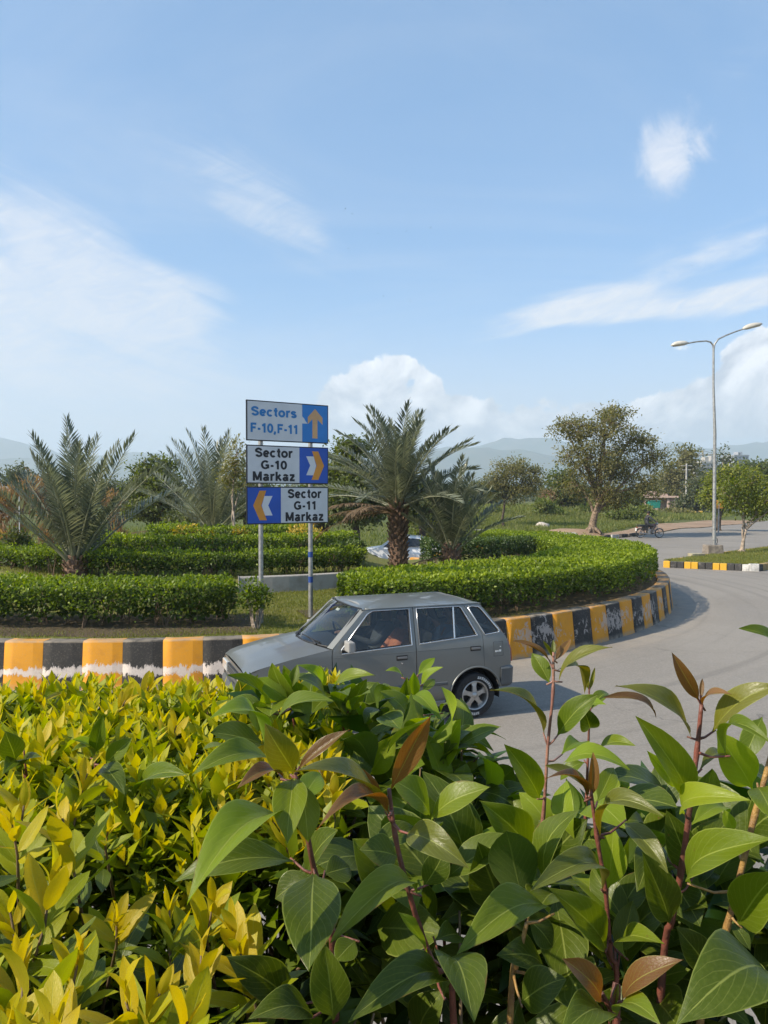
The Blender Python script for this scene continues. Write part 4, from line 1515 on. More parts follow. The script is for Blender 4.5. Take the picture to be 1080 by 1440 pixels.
# trees and tall bushes farther off: (label, name, base px, base row, depth, lobes, material, leaf, tips)
FAR = [
    ('tall grey-olive tree with a pale trunk behind the roadside, left of the lamp post', 'eucalyptus_tree', 966, 745, 120, [(965, 655, 22, 26, 0), (950, 672, 24, 22, 1), (978, 690, 20, 26, -1), (945, 705, 26, 26, 0), (970, 720, 30, 18, 1), (966, 640, 9, 14, 0)], M_OLIVE, 0.5, 400),
    ('dark tree just left of the lamp post, in front of the tower blocks', 'dark_tree', 985, 742, 105, [(985, 700, 20, 26, 0), (975, 715, 24, 18, 1), (998, 715, 18, 20, -1), (990, 682, 14, 16, 0)], M_DKTREE, 0.42, 330),
    ('tall narrow tree right behind the lamp post top', 'eucalyptus_tree', 1016, 742, 125, [(1016, 650, 12, 22, 0), (1022, 672, 18, 22, 1), (1008, 676, 14, 18, -1)], M_DKTREE, 0.5, 120),
    ('broad hazy tree at the right edge behind the young tree', 'broadleaf_tree', 1066, 742, 105, [(1060, 660, 26, 16, 0), (1080, 668, 30, 24, 1), (1045, 680, 26, 18, 0), (1100, 670, 30, 30, 0)], M_GREENTREE, 0.45, 280),
    ('dark olive tree behind the pink shelter', 'dark_tree', 925, 742, 130, [(925, 690, 26, 20, 0), (905, 700, 22, 20, 1), (945, 705, 22, 22, -1)], M_DKTREE, 0.5, 300),
    ('round green tree behind the left palm, between it and the farther palm', 'broadleaf_tree', 215, 770, 40, [(215, 665, 32, 22, 0), (195, 690, 30, 26, 1), (240, 690, 30, 26, -1), (215, 715, 40, 22, 0), (185, 715, 22, 20, 1), (232, 655, 16, 12, 0)], M_GREENTREE, 0.20, 480),
    ('olive brown tree behind the tallest palm on its left', 'broadleaf_tree', 500, 780, 36, [(495, 630, 26, 18, 0), (480, 660, 26, 24, 1), (510, 670, 34, 26, 0), (485, 700, 30, 24, -1), (525, 705, 34, 24, 1), (505, 725, 36, 12, 0), (560, 690, 24, 24, 1)], M_GREENTREE, 0.20, 560),
    ('dark green tree directly behind the right side of the sign', 'broadleaf_tree', 452, 775, 39, [(450, 668, 26, 22, 0), (436, 695, 26, 24, 1), (470, 700, 30, 26, -1), (448, 722, 36, 16, 0)], M_GREENTREE, 0.20, 360),
    ('bushy green tree filling the gap between the tallest palm and the smaller palm', 'broadleaf_tree', 592, 770, 41, [(590, 690, 26, 20, 0), (615, 705, 28, 20, 1), (575, 712, 24, 20, -1), (640, 712, 24, 16, 0)], M_GREENTREE, 0.20, 330),
    ('low spreading tree between the farther palm and the sign', 'broadleaf_tree', 345, 772, 38, [(350, 690, 30, 20, 0), (375, 705, 30, 20, 1), (325, 712, 26, 18, 0)], M_GREENTREE, 0.20, 300),
    ('slim pale-stemmed tree with thin foliage left of the sign', 'slender_tree', 327, 756, 24, [(332, 640, 12, 26, 0), (322, 672, 16, 20, 0), (340, 680, 14, 18, 0), (330, 660, 16, 16, 0)], M_OLIVE, 0.10, 62),
    ('hazy tree at the far left edge behind the dry weeds', 'broadleaf_tree', 28, 720, 110, [(28, 668, 22, 14, 0), (50, 685, 26, 16, 1), (5, 690, 22, 18, 0), (80, 690, 22, 12, 0)], M_DKTREE, 0.45, 260),
    ('rounded hazy tree between the left palm and the round green tree', 'broadleaf_tree', 150, 720, 95, [(150, 690, 26, 14, 0), (175, 690, 20, 16, 0), (120, 695, 22, 12, 0)], M_DKTREE, 0.40, 120),
    ('bushy tree between the small feathery tree and the big tree', 'broadleaf_tree', 795, 735, 80, [(800, 690, 26, 20, 0), (778, 700, 18, 18, 1), (790, 672, 18, 12, 0), (815, 705, 22, 16, 0)], M_GREENTREE, 0.32, 300),
    ('grey leafy tree in the gap under the big crown', 'broadleaf_tree', 882, 740, 95, [(885, 705, 22, 14, 0), (868, 710, 18, 14, 0)], M_GREENTREE, 0.4, 100),
    ('low far tree at the right edge of the meadow beside the tall grey-olive tree', 'broadleaf_tree', 1040, 738, 135, [(1040, 690, 28, 14, 0), (1020, 700, 24, 16, 0)], M_DKTREE, 0.5, 120),
    ('far dark tree seen between the two right palms and the feathery tree', 'broadleaf_tree', 672, 735, 105, [(672, 690, 20, 14, 0), (655, 700, 18, 14, 0), (690, 705, 14, 10, 0)], M_DKTREE, 0.42, 110),
]
for k, (lab, nm, px, py, d, items, mt, leaf, tips) in enumerate(FAR):
    b = at(px, py, d)
    b.z = terrain(b.x, b.y) if abs(px - 327) > 5 else island_h(b.x, b.y)
    L = lob(0, 0, d, b, items)
    zmin = min(l[2] - l[5] for l in L)
    fz = max(0.6, zmin + 0.3)
    if nm == 'slender_tree':
        tp = [Vector((0, 0, 0)), Vector((0.05, 0, 0.5)), Vector((0.02, 0, 1.0))]
    else:
        tp = [Vector((0, 0, 0)), Vector((0.04 * fz, 0, fz * 0.5)), Vector((0.0, 0, fz))]
    tree(nm, lab, b, tp, {'slender_tree': 0.055}.get(nm, 0.004 * d + 0.06), L, tips, 20, leaf, mt, M_BARKPALE if nm in ('slender_tree', 'eucalyptus_tree') else M_BARKDK, 60 + k, 'trees in the distance' if d > 60 else None, clump=leaf * 1.25, shell=0.3, asp=0.5)

# bushes beyond the meadow and on the left
BUSH = [
    ('yellow-green bush at the foot of the big tree crown on the left', 775, 715, 72, 26, 16, M_WEED, 0.30, 700),
    ('broad fresh green bush under the right side of the big tree', 880, 722, 70, 30, 14, M_WEED, 0.30, 800),
    ('fresh green bush directly left of the pink shelter', 905, 718, 78, 18, 12, M_WEED, 0.30, 500),
    ('dry pinkish thorn bush left of the big tree', 768, 700, 78, 14, 22, M_DRY, 0.25, 380),
    ('bush in the middle of the meadow behind the big trunk', 825, 718, 76, 26, 12, M_WEED, 0.30, 600),
    ('low bush beside the small feathery tree', 690, 728, 74, 24, 12, M_WEED, 0.30, 500),
    ('brown dry reed patch at the left edge', 12, 718, 34, 34, 36, M_DRY, 0.30, 1300),
    ('brown dry reed patch showing through the left palm', 62, 700, 38, 34, 34, M_DRY, 0.30, 1200),
    ('dry reed patch right of the left palm', 160, 708, 38, 16, 22, M_DRY, 0.28, 500),
    ('dark ragged shrub at the left edge of the roundabout', 22, 775, 19.5, 36, 36, M_DKTREE, 0.10, 1500),
    ('dark low shrub left of the short palm trunk', 66, 778, 20.5, 22, 22, M_DKTREE, 0.10, 800),
    ('bright yellow-green shrub behind the short palm trunk', 90, 775, 19.5, 12, 22, M_YELGREEN, 0.09, 500),
    ('dark green bush behind the farther palm', 262, 735, 31, 34, 18, M_DKTREE, 0.16, 900),
    ('olive bush behind the sign', 400, 728, 33, 60, 20, M_GREENTREE, 0.18, 1600),
    ('wide low bush behind the second palm and the path gap', 610, 735, 44, 46, 10, M_WEED, 0.2, 900),
    ('olive bush between the tallest palm and the smaller palm', 600, 715, 46, 26, 16, M_GREENTREE, 0.2, 700),
    ('dull green bush in the distance at the left', 120, 745, 46, 44, 12, M_GREENTREE, 0.2, 800),
    ('brownish bush under the far trees at the right', 950, 728, 98, 26, 10, M_OLIVE, 0.4, 500),
]
for k, (lab, px, py, d, rx, ry, mt, leaf, n) in enumerate(BUSH):
    c = at(px, py, d)
    g = terrain(c.x, c.y) if math.hypot(c.x - CX, c.y - CY) > CR else island_h(c.x, c.y)
    hz = c.z - g
    wx, wz = rx / F * d, ry / F * d
    rnd = random.Random(200 + k)
    lobes = [(rnd.uniform(-.6, .6) * wx, rnd.uniform(-.3, .3) * wx, max(wz * 0.35, hz + rnd.uniform(-.45, .45) * wz), wx * rnd.uniform(.35, .6), wx * rnd.uniform(.35, .5), wz * rnd.uniform(.45, .75)) for _ in range(6)]
    lobes += [(rnd.uniform(-.7, .7) * wx, 0, max(0.25 * wz, hz * 0.4), wx * 0.55, wx * 0.5, max(0.3, hz * 0.45)) for _ in range(3)]
    dry = mt is M_DRY
    bush('reed_patch' if 'reed' in lab else ('shrub' if 'shrub' in lab else 'bush'), lab, 'reeds' if 'reed' in lab else ('shrub' if 'shrub' in lab else 'bush'), (c.x, c.y, g), lobes, n * 2, leaf, mt, None, 300 + k, 6, M_BARKPALE if dry else M_STEM, up=1.2 if dry else 0.5, asp=0.2 if dry else 0.5, shell=0.3)

# a far belt of trees closing the plain under the hills
rng = np.random.default_rng(99)
lobes = []
for i in range(170):
    y = rng.uniform(170, 330); x = (rng.uniform(-250, 1500) - 540) / F * y
    hgt = rng.uniform(2.2, 5.5)
    lobes.append((x, y, terrain(x, y) + hgt * 0.5, rng.uniform(4, 9), 4, hgt * 0.55))
P, u = lobe_points(lobes, 26000, rng, 0.55)
k = len(P)
L = rng.uniform(0.7, 1.5, k)
o = cloud_obj('treeline', leaf_cloud(P, u + rand_unit(k, rng), rand_unit(k, rng) + np.array([0, 0, .7]), L, L * .6, np.clip(rng.normal(.4, .2, k), 0, 1)), M_DKTREE)
tag(o, 'far belt of trees across the plain under the hills')


# ------------------------------------------------------------------ direction sign on two posts
M_SIGNW = mat('sign_white', (0.62, 0.63, 0.64), 0.45, var=0.06, scale=2.0)
M_SIGNB = mat('sign_blue', (0.012, 0.085, 0.44), 0.4, var=0.08, scale=2.0)
M_SIGNLB = mat('sign_light_blue', (0.018, 0.20, 0.56), 0.4, var=0.08, scale=2.0)
M_SIGNO = mat('sign_orange', (0.66, 0.27, 0.03), 0.45, var=0.08, scale=3.0)
M_SIGNPO = mat('sign_faded_orange', (0.62, 0.36, 0.17), 0.5, var=0.08, scale=3.0)
M_SIGNK = mat('sign_black', (0.012, 0.013, 0.018), 0.45)
M_SIGNT = mat('sign_blue_lettering', (0.02, 0.19, 0.47), 0.45)


def arc(cx, cy, rx, ry, a0, a1, n=12):
    return [(cx + rx * math.cos(R(a0 + (a1 - a0) * i / n)), cy + ry * math.sin(R(a0 + (a1 - a0) * i / n))) for i in range(n + 1)]


SW = 0.225          # stroke of the bold face, cap height 1
GLYPHS = {
    'S': (0.80, [[(0.66, 0.70)] + arc(0.38, 0.70, 0.27, 0.20, 10, 200, 12)[1:] + arc(0.40, 0.30, 0.27, 0.20, 75, -170, 16)]),
    'e': (0.70, [[(0.13, 0.37), (0.56, 0.37)], arc(0.345, 0.37, 0.235, 0.28, 0, 318, 20)]),
    'c': (0.68, [arc(0.345, 0.37, 0.235, 0.28, 45, 315, 18)]),
    't': (0.46, [[(0.24, 0.96), (0.24, 0.22)] + arc(0.36, 0.22, 0.12, 0.12, 180, 290, 6), [(0.04, 0.66), (0.42, 0.66)]]),
    'o': (0.74, [arc(0.37, 0.37, 0.26, 0.28, 0, 360, 22)]),
    'r': (0.50, [[(0.16, 0.0), (0.16, 0.75)], arc(0.42, 0.40, 0.26, 0.27, 180, 78, 8)]),
    's': (0.66, [[(0.53, 0.54)] + arc(0.32, 0.52, 0.19, 0.13, 20, 200, 10) + arc(0.33, 0.225, 0.21, 0.135, 80, -165, 12)]),
    'F': (0.74, [[(0.17, 0.0), (0.17, 1.0)], [(0.17, 0.90), (0.68, 0.90)], [(0.17, 0.50), (0.60, 0.50)]]),
    '-': (0.42, [[(0.06, 0.38), (0.36, 0.38)]]),
    '1': (0.60, [[(0.36, 0.0), (0.36, 1.0)], [(0.36, 0.90), (0.10, 0.72)]]),
    '0': (0.70, [arc(0.35, 0.50, 0.235, 0.405, 0, 360, 24)]),
    ',': (0.34, [[(0.15, 0.18), (0.15, 0.0), (0.06, -0.16)]]),
    'G': (0.92, [arc(0.46, 0.50, 0.34, 0.40, 42, 330, 22), [(0.48, 0.44), (0.84, 0.44)], [(0.75, 0.46), (0.75, 0.10)]]),
    'M': (1.00, [[(0.16, 0.0), (0.16, 1.0)], [(0.84, 0.0), (0.84, 1.0)], [(0.18, 0.96), (0.50, 0.10)], [(0.82, 0.96), (0.50, 0.10)]]),
    'a': (0.68, [[(0.52, 0.0), (0.52, 0.46)], arc(0.33, 0.50, 0.19, 0.155, 0, 160, 9), arc(0.30, 0.21, 0.17, 0.14, 0, 360, 14), [(0.30, 0.36), (0.52, 0.40)]]),
    'k': (0.70, [[(0.15, 0.0), (0.15, 1.0)], [(0.20, 0.30), (0.54, 0.70)], [(0.30, 0.42), (0.60, 0.03)]]),
    'z': (0.62, [[(0.06, 0.655), (0.55, 0.655)], [(0.50, 0.62), (0.12, 0.12)], [(0.06, 0.09), (0.58, 0.09)]]),
}


def text_mesh(body, cap, mt):
    """flat bold lettering laid out in the XY plane, centred, raised a millimetre"""
    mb = MB()
    x = 0.0
    lay = 0
    for ch in body:
        adv, strokes = GLYPHS[ch]
        for pts in strokes:
            lay += 1
            P = [Vector(p) for p in pts]
            n = len(P)
            closed = (P[0] - P[-1]).length < 1e-4
            L, Rr = [], []
            for i, p in enumerate(P):
                a = P[i - 1] if i > 0 else (P[-2] if closed else None)
                c = P[i + 1] if i < n - 1 else (P[1] if closed else None)
                d1 = (p - a).normalized() if a is not None else None
                d2 = (c - p).normalized() if c is not None else None
                d1 = d1 or d2; d2 = d2 or d1
                n1 = Vector((-d1.y, d1.x)); n2 = Vector((-d2.y, d2.x))
                m = (n1 + n2).normalized()
                h = SW / 2 / max(0.55, m.dot(n1))
                L.append(p + m * h); Rr.append(p - m * h)
            z = 0.0004 * (lay % 4)
            vs = [((x + q.x) * cap, q.y * cap, 0.0012 + z) for q in L] + [((x + q.x) * cap, q.y * cap, 0.0012 + z) for q in Rr]
            mb.add(vs, [(i, i + n, i + n + 1, i + 1) for i in range(n - 1)])
        x += adv + 0.035
    w = x * cap
    mb.v = [(a - w / 2, b, c) for a, b, c in mb.v]
    me = mb.mesh('lettering', mt, fix=False)
    return me


def build_sign():
    # posts stand on the lawn; the boards face the approaching traffic, turned about 30 degrees
    g = 0.56
    yaw = R(27)
    pL = Vector((gx(368, 12.25), 12.25, g)); pR = Vector((gx(438, 12.75), 12.75, g))
    mid = (pL + pR) / 2
    yaw = math.atan2(pR.y - pL.y, pR.x - pL.x)
    s = thing('road_sign', 'three stacked blue and white direction boards on two steel posts', 'road sign', mid, yaw)
    half = (pR - pL).length / 2
    topz = CAMZ + (HOR - 566) / F * 12.4 - g
    for sx in (-1, 1):
        mb = MB()
        mb.tube([(sx * half, 0.035, -0.1), (sx * half, 0.035, topz - 0.05)], 0.038, 14)
        o = mb.obj('post', M_GALV, s, smooth=False); auto_smooth(o)
        if sx == 1:
            for zz, h in ((1.02, 0.09), (0.60, 0.10)):
                t = MB(); t.lathe([(0.0395, 0), (0.0395, h)], (sx * half, 0.035, zz), (0, 0, 1), 14)
                k = t.obj('tape', mat('blue_tape', (0.02, 0.06, 0.25), 0.5), o)
                k.rotation_euler = (0, 0, 0)
    W = 1.475
    H = 0.615
    # board centres from the photo rows at the middle of the boards
    rows = [(566.5, 622), (627.5, 680.5), (684.5, 736.5)]
    dmid = mid.y
    for bi, (ya, yb) in enumerate(rows):
        z1 = CAMZ + (HOR - ya) / F * dmid - g
        z0 = CAMZ + (HOR - yb) / F * dmid - g
        H = z1 - z0; zc = (z0 + z1) / 2
        cx = 0.02
        mb = MB()
        mb.box((cx, -0.012, zc), (W, 0.022, H))
        bd = mb.obj('board', M_SIGNK, s, bevel=0.006)
        white_left = bi != 2
        fr = (0.672, 0.635, 0.600)[bi]          # share taken by the white field
        inx = W - 0.036; inh = H - 0.036
        wl = inx * fr
        if white_left:
            xw = cx - inx / 2 + wl / 2; xb = cx + inx / 2 - (inx - wl) / 2
        else:
            xw = cx + inx / 2 - wl / 2; xb = cx - inx / 2 + (inx - wl) / 2
        m1 = MB(); m1.box((xw, -0.0245, zc), (wl - 0.004, 0.003, inh)); m1.obj('white_field', M_SIGNW, bd)
        m2 = MB(); m2.box((xb, -0.0245, zc), (inx - wl - 0.001, 0.003, inh)); m2.obj('blue_field', M_SIGNLB if bi == 0 else M_SIGNB, bd)
        lines = (['Sectors', 'F-10,F-11'], ['Sector', 'G-10', 'Markaz'], ['Sector', 'G-11', 'Markaz'])[bi]
        tm = M_SIGNT if bi == 0 else M_SIGNK
        szs = ([0.205, 0.205], [0.205, 0.195, 0.205], [0.205, 0.195, 0.205])[bi]
        offs = ([0.075, -0.185], [0.115, -0.075, -0.26], [0.115, -0.075, -0.26])[bi]
        wid = ([0.80, 0.82], [0.66, 0.46, 0.74], [0.62, 0.40, 0.70])[bi]
        for ln, sz, oz, wd in zip(lines, szs, offs, wid):
            me = text_mesh(ln, sz * 0.72, tm)
            xs = [v.co.x for v in me.vertices]
            o = link('lettering', me, bd)
            k = wd / (max(xs) - min(xs))
            c = (max(xs) + min(xs)) / 2
            o.scale = (k, 1.0, 1.0)
            o.location = (xw - c * k - (0.02 if bi == 0 else 0), -0.0275, zc + oz)
            o.rotation_euler = (R(90), 0, 0)

        def flat(name, pts, m_, y=-0.0275):
            mb = MB()
            vs = [(xb + x, y, zc + z) for x, z in pts] + [(xb + x, y + 0.0025, zc + z) for x, z in pts]
            n = len(pts)
            mb.add(vs, [tuple(range(n)), tuple(range(2 * n - 1, n - 1, -1))] + [(k, k + n, (k + 1) % n + n, (k + 1) % n) for k in range(n)])
            return mb.obj(name, m_, bd)
        if bi == 0:
            flat('arrow', [(-0.05, -0.24), (0.045, -0.24), (0.045, 0.075), (0.14, -0.01), (0.14, 0.105), (0.0, 0.245), (-0.135, 0.105), (-0.135, -0.01), (-0.05, 0.075)], M_SIGNPO)
            # torn corner of the blue sheet showing white underneath
            flat('torn_patch', [(-0.238, 0.11), (-0.20, 0.075), (-0.18, 0.04), (-0.14, -0.005), (-0.238, -0.005)], M_SIGNW, -0.027)
        else:
            d = 1 if bi == 1 else -1
            ch = [(0.0, 0.235), (0.115, 0.235), (0.225, 0.0), (0.115, -0.235), (-0.01, -0.235), (0.085, 0.0)]
            wh = [(-0.11, 0.15), (0.03, 0.15), (0.075, 0.0), (0.03, -0.16), (-0.11, -0.16), (-0.035, 0.0)]
            flat('white_chevron', [(x * d - 0.03 * d, z) for x, z in wh], mat('sign_chevron_white', (0.66, 0.67, 0.68), 0.45), -0.0268)
            flat('orange_chevron', [(x * d - 0.03 * d, z) for x, z in ch], M_SIGNO)
        # rails behind
        r = MB()
        for dz in (-0.17, 0.17):
            r.box((cx, 0.002, zc + dz), (W - 0.12, 0.01, 0.035))
        r.obj('rail', M_GALV, s)
    return s


build_sign()


# ------------------------------------------------------------------ street lamp
def build_lamp():
    d = 32.0
    b = at(1003, 783, d)
    s = thing('street_lamp', 'tall steel street lamp with two curved arms on a concrete block in the median', 'street lamp', (b.x, b.y, MZ))
    px = lambda x, y: Vector((gx(x, d) - b.x, 0, CAMZ + (HOR - y) / F * d - MZ))
    mb = MB()
    mb.box((0, 0, 0.15), (0.66, 0.62, 0.42), taper=0.94)
    mb.obj('concrete_base', mat('base_block', (0.22, 0.185, 0.15), 0.9, var=0.3, scale=6, bump=0.6), s, bevel=0.03)
    pole = MB()
    top = px(1001.5, 492)
    pole.tube([(0.05, 0, 0.3), (0.05, 0, 0.6), (0.045, 0, 2.6), (0.04, 0, 5.0), (top.x + 0.01, 0, top.z - 1.5), (top.x, 0, top.z)], [0.079, 0.077, 0.072, 0.064, 0.045, 0.042], 14)
    po = pole.obj('pole', M_GALV, s); auto_smooth(po)
    for q in (0.32, 0.50):
        c = MB()
        c.lathe([(0.078, 0), (0.10, 0.005), (0.10, 0.05), (0.078, 0.055)], (0.05, 0, 0.34 + (q - .3)), (0, 0, 1), 14)
        c.obj('collar', M_GALV, s)
    w = MB(); w.tube([(0.14, -0.02, 0.36), (0.19, -0.02, 0.5), (0.17, -0.02, 0.62), (0.12, -0.02, 0.66)], 0.012, 6); w.obj('cable_loop', M_BLACK, s)
    for pts, tip, head, dy in ((((1001.5, 492), (1000.5, 486), (997, 482), (991, 480.5), (978, 481.5), (964, 484)), (964, 484), (942, 487), 0),
                               (((1001.5, 492), (1003, 485), (1008, 478), (1018, 473), (1032, 467.5), (1044, 463.5)), (1044, 463.5), (1069, 457), 0)):
        a = MB()
        # the arms fan out over the two carriageways
        n = len(pts)
        P = [px(*p) for p in pts]
        a.tube(P, [0.042, 0.036, 0.033, 0.031, 0.03, 0.03], 10)
        ao = a.obj('arm', M_GALV, s); auto_smooth(ao)
        t0 = px(*tip); t1 = px(*head)
        ax = (t1 - t0); L = ax.length; ax.normalize()
        hd = MB()
        segs = [(-0.06, 0.05, 0.05), (0.0, 0.075, 0.09), (0.10, 0.125, 0.13), (0.3, 0.16, 0.15), (0.5, 0.155, 0.135), (L - 0.06, 0.11, 0.08), (L, 0.05, 0.03)]
        up = Vector((0, 1, 0)).cross(ax); up = up if up.z > 0 else -up
        side = Vector((0, 1, 0))
        vs, fs = [], []
        m = 12
        for (h, w_, t_) in segs:
            for k in range(m):
                an = 2 * math.pi * k / m
                zz = math.sin(an)
                vs.append(t0 + ax * h + side * (math.cos(an) * w_) + up * (zz * t_ if zz > 0 else zz * t_ * 0.45))
        for i in range(len(segs) - 1):
            for k in range(m):
                fs.append((i * m + k, i * m + (k + 1) % m, (i + 1) * m + (k + 1) % m, (i + 1) * m + k))
        fs += [tuple(range(m)), tuple((len(segs) - 1) * m + k for k in range(m))]
        hd.add(vs, fs)
        ho = hd.obj('lamp_head', mat('lamp_shell', (0.52, 0.49, 0.43), 0.5, var=0.1, scale=6), s, smooth=True)
        ln = MB()
        vs, fs = [], []
        for (h, w_) in ((0.10, 0.06), (0.2, 0.115), (0.42, 0.12), (L - 0.1, 0.07)):
            for k in range(7):
                an = math.pi * k / 6
                vs.append(t0 + ax * h + side * (math.cos(an) * w_) - up * (0.02 + math.sin(an) * 0.045))
        for i in range(3):
            for k in range(6):
                fs.append((i * 7 + k, i * 7 + k + 1, (i + 1) * 7 + k + 1, (i + 1) * 7 + k))
        ln.add(vs, fs)
        ln.obj('lamp_lens', mat('lamp_lens', (0.62, 0.55, 0.40), 0.15), ho, smooth=True)


build_lamp()
# the slab lying beside the lamp base
mb = MB(); mb.box((0, 0, 0.05), (0.62, 0.3, 0.12))
o = mb.obj('concrete_slab', mat('old_slab', (0.33, 0.29, 0.19), 0.9, var=0.25, scale=5, bump=0.5), bevel=0.015)
p = at(980, 784, 30.6); o.location = (p.x, p.y, MZ - 0.005); o.rotation_euler = (0.03, 0.02, R(16))
tag(o, 'mossy yellowish slab lying on the grass left of the lamp base', 'slab')


# ------------------------------------------------------------------ people
M_SKIN = mat('skin', (0.25, 0.135, 0.085), 0.55, var=0.08, scale=20)
M_HAIR = mat('black_hair', (0.012, 0.010, 0.009), 0.6)


def figure(name, label, verts, edges, radii, regions, loc=(0, 0, 0), rz=0.0, hair=None, group=None, scale=1.0, shoes=None):
    """one continuous body grown along a skeleton; regions: (material, test(co)) from first to last"""
    me = bpy.data.meshes.new('body')
    me.from_pydata([tuple(v) for v in verts], edges, [])
    ob = bpy.data.objects.new('body', me)
    COL.objects.link(ob)
    sk = ob.modifiers.new('skin', 'SKIN')
    sk.use_smooth_shade = True
    for i, sv in enumerate(me.skin_vertices[0].data):
        r = radii[i]
        sv.radius = r if hasattr(r, '__len__') else (r, r)
        sv.use_root = (i == 0)
    sub = ob.modifiers.new('sub', 'SUBSURF'); sub.levels = 2; sub.render_levels = 2
    dg = bpy.context.evaluated_depsgraph_get()
    m2 = bpy.data.meshes.new_from_object(ob.evaluated_get(dg))
    bpy.data.objects.remove(ob)
    bpy.data.meshes.remove(me)
    m2.materials.clear()
    mats = []
    for mt, _ in regions:
        if mt not in mats: mats.append(mt)
    for mt in mats: m2.materials.append(mt)
    for p in m2.polygons:
        p.use_smooth = True
        for mt, test in regions:
            if test(p.center):
                p.material_index = mats.index(mt)
                break
    root = thing(name, label, 'person', loc, rz, group)
    root.scale = (scale,) * 3
    m2.name = 'body'
    link('body', m2, root)
    return root


def head_bits(root, c, r, fwd, hair_mt=M_HAIR):
    """hair cap, ears, eyes, brows and mouth on a head centred at c, facing fwd"""
    c = Vector(c); f = Vector(fwd).normalized(); up = Vector((0, 0, 1)); s = up.cross(f).normalized()
    bm = bmesh.new()
    bmesh.ops.create_uvsphere(bm, u_segments=14, v_segments=10, radius=1.0)
    kill = []
    for v in bm.verts:
        d = v.co.copy()
        if d.z < -0.1 - 0.35 * (d.x < 0) and True: kill.append(v)
        elif d.x > 0.45 and d.z < 0.42: kill.append(v)
    bmesh.ops.delete(bm, geom=kill, context='VERTS')
    for v in bm.verts:
        d = v.co.copy()
        v.co = c + f * d.x * r * 1.14 + s * d.y * r * 0.98 + up * (d.z * r * 1.22 + r * 0.04)
    bmesh.ops.solidify(bm, geom=bm.faces[:], thickness=-r * 0.08)
    me = bpy.data.meshes.new('hair'); bm.to_mesh(me); bm.free()
    for p in me.polygons: p.use_smooth = True
    link('hair', me, root, hair_mt)
    for sg in (-1, 1):
        e = MB(); e.lathe([(0.0, -.2 * r), (r * 0.2, -.12 * r), (r * 0.24, 0), (0, .1 * r)], c + s * sg * r * 0.92 - f * r * 0.05, s * sg, 8); e.obj('ear', M_SKIN, root, True)
        e = MB(); e.lathe([(0.0, -.05 * r), (r * 0.13, 0), (0, .05 * r)], c + f * r * 0.93 + s * sg * r * 0.36 + up * r * 0.08, f, 8); e.obj('eye', mat('eye_dark', (0.03, 0.02, 0.015), 0.3), root, True)
    e = MB(); e.box(c + f * r * 0.95 - up * r * 0.52, (r * 0.1, r * 0.1, r * 0.1)); 
    e = MB(); e.tube([c + f * r * 0.92 - up * r * 0.5 - s * r * 0.28, c + f * r * 0.98 - up * r * 0.52, c + f * r * 0.92 - up * r * 0.5 + s * r * 0.28], r * 0.06, 6); e.obj('mouth', mat('lips', (0.22, 0.08, 0.06), 0.5), root, True)


